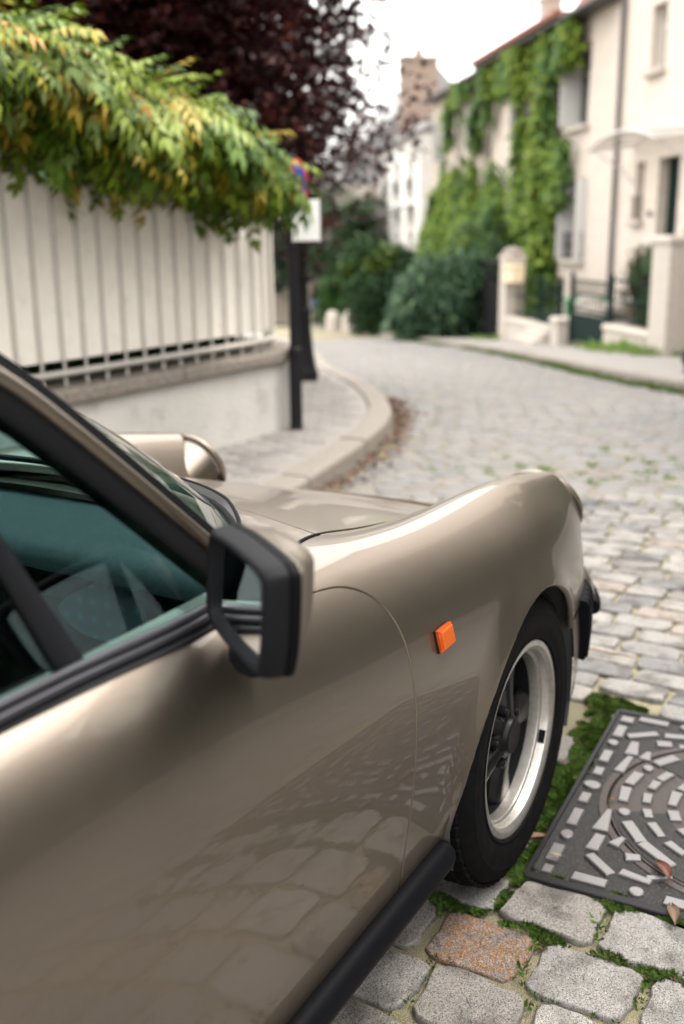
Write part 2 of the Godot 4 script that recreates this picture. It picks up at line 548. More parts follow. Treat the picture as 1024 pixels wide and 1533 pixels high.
# ---------------------------------------------------------------- the car's skin: sections along x, each a smooth curve from the sill (v = 0) over the flank to the bonnet's edge (v = 1)
const VK := [0.0, 0.17, 0.33, 0.48, 0.62, 0.75, 0.88, 1.0]
const STATIONS := [
	[-3.05, 0.60, 0.30, 0.64, 0.38, 0.66, 0.48, 0.66, 0.58, 0.63, 0.66, 0.58, 0.71, 0.50, 0.735, 0.42, 0.74],
	[-2.65, 0.72, 0.23, 0.775, 0.36, 0.80, 0.50, 0.80, 0.62, 0.77, 0.73, 0.72, 0.79, 0.65, 0.825, 0.57, 0.84],
	[-2.27, 0.75, 0.22, 0.80, 0.36, 0.826, 0.50, 0.826, 0.63, 0.803, 0.755, 0.765, 0.83, 0.72, 0.87, 0.68, 0.885],
	[-1.9, 0.75, 0.22, 0.79, 0.36, 0.81, 0.50, 0.813, 0.63, 0.797, 0.76, 0.765, 0.84, 0.728, 0.881, 0.69, 0.898],
	[-1.6, 0.75, 0.22, 0.782, 0.36, 0.802, 0.50, 0.807, 0.63, 0.795, 0.76, 0.765, 0.842, 0.728, 0.884, 0.69, 0.90],
	[-1.3, 0.75, 0.22, 0.78, 0.36, 0.80, 0.50, 0.805, 0.63, 0.793, 0.76, 0.764, 0.84, 0.727, 0.883, 0.69, 0.90],
	[-1.0, 0.75, 0.22, 0.778, 0.36, 0.797, 0.50, 0.802, 0.63, 0.788, 0.755, 0.757, 0.834, 0.717, 0.876, 0.676, 0.895],
	[-0.75, 0.75, 0.22, 0.776, 0.36, 0.795, 0.50, 0.799, 0.625, 0.782, 0.74, 0.745, 0.815, 0.698, 0.86, 0.645, 0.884],
	[-0.5, 0.75, 0.22, 0.774, 0.36, 0.794, 0.50, 0.797, 0.62, 0.777, 0.725, 0.733, 0.797, 0.665, 0.842, 0.582, 0.852],
	[-0.25, 0.75, 0.22, 0.774, 0.36, 0.795, 0.50, 0.797, 0.615, 0.772, 0.715, 0.72, 0.784, 0.635, 0.820, 0.535, 0.797],
	[0.0, 0.752, 0.22, 0.777, 0.36, 0.797, 0.50, 0.798, 0.61, 0.77, 0.706, 0.712, 0.772, 0.615, 0.806, 0.513, 0.752],
	[0.25, 0.745, 0.22, 0.765, 0.36, 0.779, 0.50, 0.779, 0.60, 0.753, 0.693, 0.697, 0.760, 0.600, 0.794, 0.500, 0.692],
	[0.45, 0.725, 0.22, 0.735, 0.36, 0.744, 0.49, 0.743, 0.585, 0.724, 0.670, 0.678, 0.734, 0.588, 0.769, 0.488, 0.632],
	[0.65, 0.664, 0.22, 0.672, 0.36, 0.677, 0.48, 0.680, 0.56, 0.680, 0.635, 0.652, 0.706, 0.578, 0.734, 0.472, 0.585],
]
const U0 := -3.05
const U1 := 0.65
const NU := 297
const NV := 73
var skin := []         # skin[i][j]: point
var skin_n := []       # outward normals

func moments(xs: Array, ys: Array) -> Array:    # natural cubic spline: second derivatives at the knots
	var n := xs.size()
	var cp := []
	var dp := []
	cp.resize(n)
	dp.resize(n)
	cp[0] = 0.0
	dp[0] = ys[0] * 0.0
	for i in range(1, n - 1):
		var h0: float = xs[i] - xs[i - 1]
		var h1: float = xs[i + 1] - xs[i]
		var r = ((ys[i + 1] - ys[i]) / h1 - (ys[i] - ys[i - 1]) / h0) * 6.0
		var m: float = 2.0 * (h0 + h1) - h0 * cp[i - 1]
		cp[i] = h1 / m
		dp[i] = (r - dp[i - 1] * h0) / m
	var out := []
	out.resize(n)
	out[n - 1] = ys[0] * 0.0
	out[0] = ys[0] * 0.0
	for i in range(n - 2, 0, -1):
		out[i] = dp[i] - out[i + 1] * cp[i]
	return out

func spline(xs: Array, ys: Array, mo: Array, x: float):
	var i := 0
	while i < xs.size() - 2 and x > xs[i + 1]:
		i += 1
	var h: float = xs[i + 1] - xs[i]
	var t := x - float(xs[i])
	var q := h - t
	return mo[i] * (q * q * q / (6.0 * h)) + mo[i + 1] * (t * t * t / (6.0 * h)) + (ys[i] / h - mo[i] * (h / 6.0)) * q + (ys[i + 1] / h - mo[i + 1] * (h / 6.0)) * t

func lean(u: float) -> float:       # how far the sections lean back towards the raked headlamp
	var t := clampf((u - 0.1) / 0.55, 0.0, 1.0)
	return 0.4466 * t * t * (3.0 - 2.0 * t)

func make_skin() -> void:
	var us := []
	var ctrl := []
	var mos := []
	for k in 8:
		ctrl.append([])
	for s in STATIONS:
		us.append(s[0])
		for k in 8:
			ctrl[k].append(Vector2(s[1 + k * 2], s[2 + k * 2]))
	for k in 8:
		mos.append(moments(us, ctrl[k]))
	for i in NU:
		var u := lerpf(U0, U1, float(i) / (NU - 1))
		var ys := []
		for k in 8:
			ys.append(spline(us, ctrl[k], mos[k], u))
		var mo := moments(VK, ys)
		var row := []
		for j in NV:
			var zy: Vector2 = spline(VK, ys, mo, float(j) / (NV - 1))
			var x := u - lean(u) * (zy.y - 0.635)
			# flared lips round the wheel openings
			for cx in [0.0, -2.272]:
				var r := Vector2(x - cx, zy.y - 0.31).length()
				var w := clampf(1.0 - (r - 0.33) / 0.075, 0.0, 1.0)
				if zy.y > 0.2:
					zy.x += 0.017 * w * w * smoothstep(-0.12, 0.1, zy.y - 0.31) * (1.0 if r > 0.25 else 0.0)
			row.append(Vector3(x, zy.y, zy.x))
		skin.append(row)
	for i in NU:
		var row := []
		for j in NV:
			var du: Vector3 = skin[mini(i + 1, NU - 1)][j] - skin[maxi(i - 1, 0)][j]
			var dv: Vector3 = skin[i][mini(j + 1, NV - 1)] - skin[i][maxi(j - 1, 0)]
			row.append(du.cross(dv).normalized())
		skin_n.append(row)

func on_skin(u: float, v: float, off := 0.0) -> Vector3:
	var a := clampf((u - U0) / (U1 - U0) * (NU - 1), 0.0, NU - 1.001)
	var b := clampf(v * (NV - 1), 0.0, NV - 1.001)
	var i := int(a)
	var j := int(b)
	var p: Vector3 = (skin[i][j] as Vector3).lerp(skin[i + 1][j], a - i).lerp((skin[i][j + 1] as Vector3).lerp(skin[i + 1][j + 1], a - i), b - j)
	return p + skin_normal(u, v) * off

func skin_normal(u: float, v: float) -> Vector3:
	var a := clampf((u - U0) / (U1 - U0) * (NU - 1), 0.0, NU - 1.001)
	var b := clampf(v * (NV - 1), 0.0, NV - 1.001)
	var i := int(a)
	var j := int(b)
	return (skin_n[i][j] as Vector3).lerp(skin_n[i + 1][j], a - i).lerp((skin_n[i][j + 1] as Vector3).lerp(skin_n[i + 1][j + 1], a - i), b - j).normalized()

func polydist(p: Vector2, ring: PackedVector2Array) -> float:     # distance to an outline, negative inside
	var best := 1e9
	for i in ring.size():
		best = minf(best, p.distance_squared_to(Geometry2D.get_closest_point_to_segment(p, ring[i], ring[(i + 1) % ring.size()])))
	return -sqrt(best) if Geometry2D.is_point_in_polygon(p, ring) else sqrt(best)

func cut_panel(keeps: Array, u_from: float, u_to: float, v_from := 0.0, v_to := 1.0, off := 0.0, lip := 0.012) -> MB:
	# the part of the skin where every keep(u, v, point) is positive, with edges folded inwards
	var mb := MB.new()
	var i0 := maxi(0, int((u_from - U0) / (U1 - U0) * (NU - 1)))
	var i1 := mini(NU - 1, int(ceil((u_to - U0) / (U1 - U0) * (NU - 1))))
	var j0 := int(v_from * (NV - 1))
	var j1 := int(ceil(v_to * (NV - 1)))
	var val := []
	for i in range(i0, i1 + 1):
		var row := []
		for j in range(j0, j1 + 1):
			var u := lerpf(U0, U1, float(i) / (NU - 1))
			var g := []
			for k in keeps:
				g.append((k as Callable).call(u, float(j) / (NV - 1), skin[i][j]))
			row.append(g)
		val.append(row)
	var ids := {}
	for i in range(i0, i1):
		for j in range(j0, j1):
			for half in 2:
				var cs := [[i, j], [i + 1, j], [i + 1, j + 1]] if half == 0 else [[i, j], [i + 1, j + 1], [i, j + 1]]
				var ring := []
				var clipped := false
				for c in cs:
					var g: Array = val[c[0] - i0][c[1] - j0]
					ring.append([skin[c[0]][c[1]] + skin_n[c[0]][c[1]] * off, skin_n[c[0]][c[1]], g, {}, c[0] * 1000 + c[1]])
				for k in keeps.size():
					var out := []
					for a in ring.size():
						var p: Array = ring[a]
						var q: Array = ring[(a + 1) % ring.size()]
						var gp: float = p[2][k]
						var gq: float = q[2][k]
						if gp >= 0:
							out.append(p)
						else:
							clipped = true
						if (gp >= 0) != (gq >= 0):
							var t := gp / (gp - gq)
							var g := []
							for m in keeps.size():
								g.append(lerpf(p[2][m], q[2][m], t))
							var fl := {}
							for m in p[3]:
								if q[3].has(m):
									fl[m] = true
							fl[k] = true
							out.append([(p[0] as Vector3).lerp(q[0], t), (p[1] as Vector3).lerp(q[1], t).normalized(), g, fl, -1])
					ring = out
					if ring.size() < 3:
						break
				if ring.size() < 3:
					continue
				var at := []
				for p in ring:
					if p[4] >= 0 and ids.has(p[4]):
						at.append(ids[p[4]])
					else:
						var id := mb.put(p[0], p[1])
						if p[4] >= 0:
							ids[p[4]] = id
						at.append(id)
				for a in range(1, at.size() - 1):
					mb.tri(at[0], at[a], at[a + 1])
				if clipped and lip > 0.0:
					for a in ring.size():
						var p: Array = ring[a]
						var q: Array = ring[(a + 1) % ring.size()]
						var shared := false
						for m in p[3]:
							if q[3].has(m):
								shared = true
						if not shared or (p[0] as Vector3).distance_to(q[0]) < 1e-6:
							continue
						var along: Vector3 = (q[0] - p[0]).normalized()
						var e0: Vector3 = along.cross(p[1]).normalized()
						var e1: Vector3 = along.cross(q[1]).normalized()
						var pts := []
						var rr := 0.0012
						for st_ in 3:
							var on: float = [0.0, rr, rr][st_]
							var dn: float = [0.0, rr, lip][st_]
							var np: Vector3 = [p[1], (p[1] + e0 * 2.0).normalized(), e0][st_]
							var nq: Vector3 = [q[1], (q[1] + e1 * 2.0).normalized(), e1][st_]
							pts.append([mb.put(p[0] + e0 * on - p[1] * dn, np), mb.put(q[0] + e1 * on - q[1] * dn, nq)])
						for st_ in 2:
							mb.tri(pts[st_][0], pts[st_ + 1][0], pts[st_][1])
							mb.tri(pts[st_][1], pts[st_ + 1][0], pts[st_ + 1][1])
	return mb

func smooth_ring(pts: Array, closed := true, steps := 6) -> PackedVector2Array:   # Catmull-Rom through the points
	var out := PackedVector2Array()
	var n := pts.size()
	for i in (n if closed else n - 1):
		var p0: Vector2 = pts[(i - 1 + n) % n] if closed or i > 0 else pts[0]
		var p1: Vector2 = pts[i]
		var p2: Vector2 = pts[(i + 1) % n]
		var p3: Vector2 = pts[(i + 2) % n] if closed or i < n - 2 else pts[n - 1]
		for k in steps:
			out.append(p1.cubic_interpolate(p2, p0, p3, float(k) / steps))
	if not closed:
		out.append(pts[n - 1])
	return out

func pair(called: String, mb: MB, m: Material, car: Node3D) -> Array:     # a part and its twin on the car's other side
	return [obj(called, mb, m, car), obj(called, mb.flipped(), m, car)]

func window_z(y: float) -> float:
	return 0.705 - 0.28 * (y - 0.90)

func win(x: float, y: float, off := 0.0) -> Vector3:      # a point in the leaning plane of the side windows
	return Vector3(x, y, window_z(y)) + Vector3(0, 0.27, 0.963) * off

const BY := 0.893     # height of the line where the windows meet the doors

func bonnet_y(x: float, z: float) -> float:
	var u := clampf(x, -0.62, 0.649)
	var e := on_skin(u + lean(u) * (0.66 - 0.635), 1.0)
	var k := 0.058 - 0.040 * smoothstep(-0.45, 0.1, x)
	var y := e.y + k * (1.0 - pow(absf(z) / e.z, 2.0))
	return y - maxf(0.0, x - 0.649) * 0.36 - pow(maxf(0.0, x - 0.6), 2.0) * 0.55

func bonnet_z(x: float) -> float:
	var u := clampf(x, -0.62, 0.649)
	var e := on_skin(u + lean(u) * (0.66 - 0.635), 1.0).z
	return e * sqrt(maxf(0.05, 1.0 - pow(maxf(0.0, x - 0.62) / 0.33, 2.0)))

func build_car() -> void:
	make_skin()
	var car := thing("parked_car", "champagne coloured coupe with black mirror, orange marker lamp and silver rimmed wheel", "car")
	# ---- outlines of the panels, in (u, v * 0.9)
	var front := smooth_ring([Vector2(-0.93, 0.893), Vector2(-0.86, 0.865), Vector2(-0.79, 0.844), Vector2(-0.735, 0.832), Vector2(-0.688, 0.825), Vector2(-0.636, 0.806), Vector2(-0.592, 0.765), Vector2(-0.566, 0.709), Vector2(-0.5535, 0.642), Vector2(-0.549, 0.58), Vector2(-0.547, 0.502), Vector2(-0.546, 0.417), Vector2(-0.542, 0.313), Vector2(-0.534, 0.192), Vector2(-0.526, 0.07), Vector2(-0.524, 0.045)], false)
	var door_ring := PackedVector2Array()
	for p in front:
		door_ring.append(Vector2(p.x, p.y * 0.9))
	for p in [Vector2(-1.56, 0.045), Vector2(-1.575, 0.30), Vector2(-1.56, 0.60), Vector2(-1.55, 0.893), Vector2(-1.30, 0.893), Vector2(-1.05, 0.893)]:
		door_ring.append(Vector2(p.x, p.y * 0.9))
	var seam := PackedVector2Array([Vector2(-0.465, 1.05 * 0.9), Vector2(-0.60, 0.992 * 0.9), Vector2(-0.64, 0.965 * 0.9), Vector2(-0.68, 0.915 * 0.9), Vector2(-0.735, 0.832 * 0.9), Vector2(-0.95, 0.86 * 0.9), Vector2(-0.97, 1.05 * 0.9)])
	var g := 0.0037
	var in_door := func(u: float, v: float, _p: Vector3) -> float: return -polydist(Vector2(u, v * 0.9), door_ring) - g if u < -0.4 else -0.1
	var off_door := func(u: float, v: float, _p: Vector3) -> float: return polydist(Vector2(u, v * 0.9), door_ring) - g if u < -0.4 else 0.1
	var off_arch := func(_u: float, _v: float, p: Vector3) -> float: return minf(Vector2(p.x, p.y - 0.31).length(), Vector2(p.x + 2.272, p.y - 0.31).length()) - 0.33
	var off_seam := func(u: float, v: float, _p: Vector3) -> float: return polydist(Vector2(u, v * 0.9), seam) - 0.004 if u < -0.35 else 0.1
	var in_seam := func(u: float, v: float, _p: Vector3) -> float: return -polydist(Vector2(u, v * 0.9), seam) - 0.003 if u < -0.35 else -0.1
	var low := func(u: float, _v: float, p: Vector3) -> float: return p.y - (0.455 if p.x > 0.2 else 0.232)
	var behind := func(u: float, _v: float, _p: Vector3) -> float: return -0.9 - u
	var ahead := func(u: float, _v: float, _p: Vector3) -> float: return u + 0.95
	pair("front_wing", cut_panel([off_door, off_arch, off_seam, low, ahead], -0.95, U1), M.paint, car)
	var doors := pair("door", cut_panel([in_door], -1.6, -0.5, 0.0, 0.92), M.paint, car)
	pair("rear_wing", cut_panel([off_door, off_arch, low, behind], U0, -0.85), M.paint, car)
	pair("scuttle_corner", cut_panel([in_seam], -1.0, -0.4, 0.7, 1.0), M.paint, car)
	pair("inner_shell", cut_panel([off_arch, low], U0, U1, 0.0, 1.0, -0.018, 0.0), M.paint, car)
	# black rubber in the seam between scuttle and wing
	var sp := []
	for p in smooth_ring([Vector2(-0.462, 1.0), Vector2(-0.53, 0.998), Vector2(-0.59, 0.99), Vector2(-0.635, 0.967), Vector2(-0.676, 0.915), Vector2(-0.72, 0.845)], false, 5):
		sp.append(on_skin(p.x, p.y, 0.0005))
	var mb := MB.new()
	mb.tube(sp, 0.0035, 6)
	pair("scuttle_seal", mb, M.rubber, car)
	# ---- bonnet and scuttle between the wings
	mb = MB.new()
	var rows := []
	for i in 61:
		var x := lerpf(-0.4585, 0.93, i / 60.0)
		var row := []
		var ze := bonnet_z(x) - 0.0075
		for j in 41:
			var f := lerpf(-1.0, 1.0, j / 40.0)
			var z := ze * f
			row.append(Vector3(x - 0.012 * (1.0 - f * f) * (1.0 - smoothstep(-0.46, -0.3, x)), bonnet_y(x, z), z))
		rows.append(row)
	var hood_rows := rows
	mb.grid(rows, false, true)
	for e in [0, 40]:           # folded edges
		var strip := []
		for d in [[0.0, 0.0], [0.0012, -0.002], [0.001, -0.014]]:
			var row := []
			for i in 61:
				row.append(rows[i][e] + Vector3(0, d[1], d[0] * (-1 if e == 0 else 1)))
			strip.append(row)
		mb.grid(strip, false, e == 0)
	var strip2 := []
	for d in [[0.0, 0.0], [-0.0012, -0.002], [-0.001, -0.014]]:
		var row := []
		for j in 41:
			row.append(rows[0][j] + Vector3(d[0], d[1], 0))
		strip2.append(row)
	mb.grid(strip2, false, true)
	obj("bonnet", mb, M.paint, car)
	mb = MB.new()
	rows = []
	for i in 13:
		var row := []
		for j in 41:
			var f := lerpf(-1.0, 1.0, j / 40.0)
			var x0 := -0.4665 - 0.012 * (1.0 - f * f)
			var xb := screen_base(f).x + 0.004
			var x := lerpf(xb, x0, i / 12.0)
			var ze := on_skin(clampf(x, -0.66, 0.6), 1.0).z - 0.001
			var z := f * ze
			row.append(Vector3(x, bonnet_y(x, z) - 0.0005, z))
		rows.append(row)
	mb.grid(rows, false, true)
	obj("scuttle_panel", mb, M.paint, car)
	mb = MB.new()
	rows = []
	for i in 20:          # dark trough below the panel gaps
		var x := lerpf(-0.55, 0.6, i / 19.0)
		var row := []
		for j in 21:
			var z := lerpf(-1.0, 1.0, j / 20.0) * (on_skin(x, 1.0).z + 0.015)
			row.append(Vector3(x, bonnet_y(x, z * 0.95) - 0.034, z))
		rows.append(row)
	mb.grid(rows, false, true)
	obj("engine_bay_floor", mb, M.paint, car)
	# black louvre in front of the windscreen
	mb = MB.new()
	var lp := []
	for i in 25:
		var f := lerpf(0.35, 1.0, i / 24.0)
		var b := screen_base(f)
		lp.append(b + Vector3(0.05 * (1.0 - pow((f - 0.35) / 0.65, 3.0)), 0.002, 0))
	mb.tube(lp, 0.004, 6)
	pair("wiper_cowl_edge", mb, M.rubber, car)
	mb = MB.new()
	rows = []
	for k in 2:
		var row := []
		for i in 25:
			var f := lerpf(0.35, 1.0, i / 24.0)
			var b := screen_base(f)
			row.append((lp[i] if k == 1 else b) + Vector3(0, 0.0015, 0))
		rows.append(row)
	mb.grid(rows, false, false)
	pair("air_intake_grille", mb, M.trim, car)
	# ---- nose, headlamps
	for s in [1.0, -1.0]:
		var lamp := Node3D.new()
		lamp.name = "headlight" if s > 0 else "headlight_001"
		car.add_child(lamp)
		var ax := Vector3(cos(0.42), sin(0.42), 0)
		var tr := Transform3D(Basis(Vector3(sin(0.42), -cos(0.42), 0) * -1.0, ax, Vector3(0, 0, -1) * -1.0), Vector3(0.65, 0.631, 0.5735 * s))
		tr.basis = Basis(ax.cross(Vector3(0, 0, 1)).normalized(), ax, Vector3(0, 0, 1))
		tr.basis.x = tr.basis.y.cross(tr.basis.z)
		mb = MB.new()
		mb.lathe([Vector2(0.100, -0.002), Vector2(0.1125, 0.004), Vector2(0.1145, 0.008), Vector2(0.1135, 0.014), Vector2(0.107, 0.019), Vector2(0.095, 0.020), Vector2(0.088, 0.014)], 48, tr)
		obj("headlight_ring", mb, M.paint, lamp)
		mb = MB.new()
		mb.lathe([Vector2(0.1085, -0.005), Vector2(0.1085, 0.004)], 48, tr)
		obj("headlight_seal", mb, M.black, lamp)
		mb = MB.new()
		mb.lathe([Vector2(0.090, -0.17), Vector2(0.100, -0.05), Vector2(0.103, -0.008)], 48, tr)
		obj("headlight_bucket", mb, M.paint, lamp)
		mb = MB.new()
		mb.lathe([Vector2(0.090, 0.008), Vector2(0.07, 0.018), Vector2(0.04, 0.024), Vector2(0.0005, 0.026)], 40, tr)
		obj("headlight_glass", mb, M.screen, lamp)
		mb = MB.new()
		mb.lathe([Vector2(0.004, -0.06), Vector2(0.05, -0.045), Vector2(0.092, 0.0)], 32, tr)
		obj("reflector", mb, M.chrome, lamp)
	mb = MB.new()
	rows = []
	for k in 9:
		var row := []
		for j in 33:
			var f := lerpf(-1.0, 1.0, j / 32.0)
			var z := f * 0.664
			var x := 0.64 + 0.30 * sqrt(maxf(0.0, 1.0 - f * f))
			var yt := 0.50 if absf(f) > 0.72 else 0.53
			row.append(Vector3(x - 0.02 * pow(k / 8.0, 2.0), lerpf(0.24, yt, k / 8.0), z))
		rows.append(row)
	mb.grid(rows, false, true)
	obj("nose_panel", mb, M.paint, car)
	build_bumper(car)
	build_wheels(car)
	build_greenhouse(car)
	build_mirror(doors[0])
	# ---- rocker strip under the door
	mb = MB.new()
	var path := []
	for i in 16:
		var u := lerpf(-0.365, -1.95, i / 15.0)
		path.append(Vector3(u, 0.241 + 0.002 * sin(u * 3.0) + 0.008 * smoothstep(-0.5, -1.2, u) * -1.0, on_skin(u, 0.02).z + 0.012))
	path.insert(0, path[0] + Vector3(0.010, 0, 0))
	path.insert(0, path[0] + Vector3(0.004, 0, 0))
	var rad := [0.012, 0.022]
	for i in 16:
		rad.append(0.026)
	mb.tube(path, rad, 12, 1.15)
	pair("sill_strip", mb, M.rubber, car)
	mb = MB.new()
	mb.box(Vector3(-1.14, 0.165, 0), Vector3(1.6, 0.10, 1.44), 0.02)
	obj("floor_pan", mb, M.dark, car)
	# ---- marker lamp on the wing
	var c := on_skin(-0.425, 0.572)
	var nn := skin_normal(-0.425, 0.572)
	var ux := Vector3(1, 0, 0) - nn * nn.x
	ux = ux.normalized()
	var tb := Basis(ux, nn.cross(ux), nn)
	var outline := smooth_ring([Vector2(-0.0255, -0.0145), Vector2(-0.0215, -0.0185), Vector2(0.0215, -0.0185), Vector2(0.0255, -0.0145), Vector2(0.0255, 0.0145), Vector2(0.0215, 0.0185), Vector2(-0.0215, 0.0185), Vector2(-0.0255, 0.0145)], true, 3)
	var ol: Array = []
	var inner: Array = []
	for p in outline:
		ol.append(p)
		inner.append(p * Vector2(0.86, 0.82))
	var ml := Node3D.new()
	ml.name = "marker_lamp"
	car.add_child(ml)
	mb = MB.new()
	mb.prism(ol.map(func(p): return p * 1.05), 0.004, Transform3D(tb, c - nn * 0.001), 0.001)
	obj("lamp_base", mb, M.black, ml)
	mb = MB.new()
	mb.prism(ol, 0.007, Transform3D(tb, c + nn * 0.003), 0.0025)
	obj("lamp_body", mb, M.amber_deep, ml)
	mb = MB.new()
	mb.prism(inner, 0.003, Transform3D(tb, c + nn * 0.0095), 0.0012)
	for k in 9:
		mb.box(c + nn * 0.0125 + tb.x * (-0.0165 + k * 0.0041), Vector3(0.0017, 0.024, 0.0012), 0.0005, tb)
	obj("lens", mb, M.amber, ml)

func screen_base(f: float) -> Vector3:       # the windscreen's lower edge, f from -1 (left) to 1 (right)
	var z := 0.655 * f
	var x := -0.505 - 0.30 * pow(absf(f), 3.0)
	return Vector3(x, bonnet_y(clampf(x, -0.66, 0.6), z * 0.9) + 0.018 * f * f + 0.006, z)

func build_bumper(car: Node3D) -> void:
	var prof := [Vector2(-0.01, 0.255), Vector2(0.012, 0.265), Vector2(0.03, 0.31), Vector2(0.044, 0.36), Vector2(0.048, 0.41), Vector2(0.042, 0.452), Vector2(0.018, 0.478), Vector2(-0.01, 0.482)]
	var path := smooth_ring([Vector2(0.585, 0.700), Vector2(0.65, 0.680), Vector2(0.75, 0.625), Vector2(0.85, 0.52), Vector2(0.925, 0.36), Vector2(0.955, 0.18), Vector2(0.965, 0.0)], false, 5)
	var mb := MB.new()
	var rows := []
	for i in path.size():
		var d := (path[mini(i + 1, path.size() - 1)] - path[maxi(i - 1, 0)]).normalized()
		var o := Vector2(-d.y, d.x)
		if o.dot(Vector2(1, 1)) < 0:
			o = -o
		var row := []
		for p in smooth_ring(prof, false, 3):
			row.append(Vector3(path[i].x + o.x * p.x, p.y, path[i].y + o.y * p.x))
		rows.append(row)
	mb.grid(rows, false, true)
	pair("bumper", mb, M.paint, car)
	mb = MB.new()
	var strip := []
	for i in path.size():
		var d := (path[mini(i + 1, path.size() - 1)] - path[maxi(i - 1, 0)]).normalized()
		var o := Vector2(-d.y, d.x)
		if o.dot(Vector2(1, 1)) < 0:
			o = -o
		strip.append(Vector3(path[i].x + o.x * 0.046, 0.40, path[i].y + o.y * 0.046))
	mb.tube(strip, 0.019, 10)
	pair("bumper_strip", mb, M.rubber, car)
	# concertina between wing and bumper: a closed block with upright folds
	mb = MB.new()
	rows = []
	for i in 41:
		var f := i / 40.0
		var x := lerpf(0.452, 0.615, f)
		var z0 := on_skin(clampf(lerpf(0.40, 0.60, f), 0, 0.62), 0.3).z + lerpf(0.022, 0.030, sin(PI * 0.5 * f))
		var yb := lerpf(0.312, 0.372, pow(f, 1.3))
		var yt := lerpf(0.470, 0.474, f)
		var w := 0.0032 * sin(f * PI * 11.0)
		var row := []
		for c in [[-0.09, yb + 0.01], [-0.03, yb + 0.004], [-0.008, yb], [0.0 + w, yb + 0.012], [0.004 + w, lerpf(yb, yt, 0.5)], [0.002 + w, yt - 0.016], [-0.006 + w, yt - 0.003], [-0.03, yt + w], [-0.10, yt + 0.003]]:
			row.append(Vector3(x - (0.02 * (c[1] - yb) if f < 0.5 else 0.0), c[1], z0 + c[0]))
		rows.append(row)
	mb.grid(rows, false, true)
	for e in [0, 40]:
		mb.polyo(rows[e], rows[20][4] - Vector3(0, 0, 0.05))
	pair("bumper_bellows", mb, M.rubber, car)
	mb = MB.new()
	rows = []
	for k in 11:
		var t := k / 10.0
		var row := []
		for i in 9:
			var x := lerpf(0.325, 0.452, i / 8.0)
			row.append(Vector3(x + 0.02 * (1.0 - t) * 0.4, lerpf(0.25, 0.448, t), on_skin(x, 0.25).z + 0.010 + 0.006 * sin(PI * t)))
		rows.append(row)
	mb.grid(rows, false, false)
	pair("bumper_end", mb, M.paint, car)

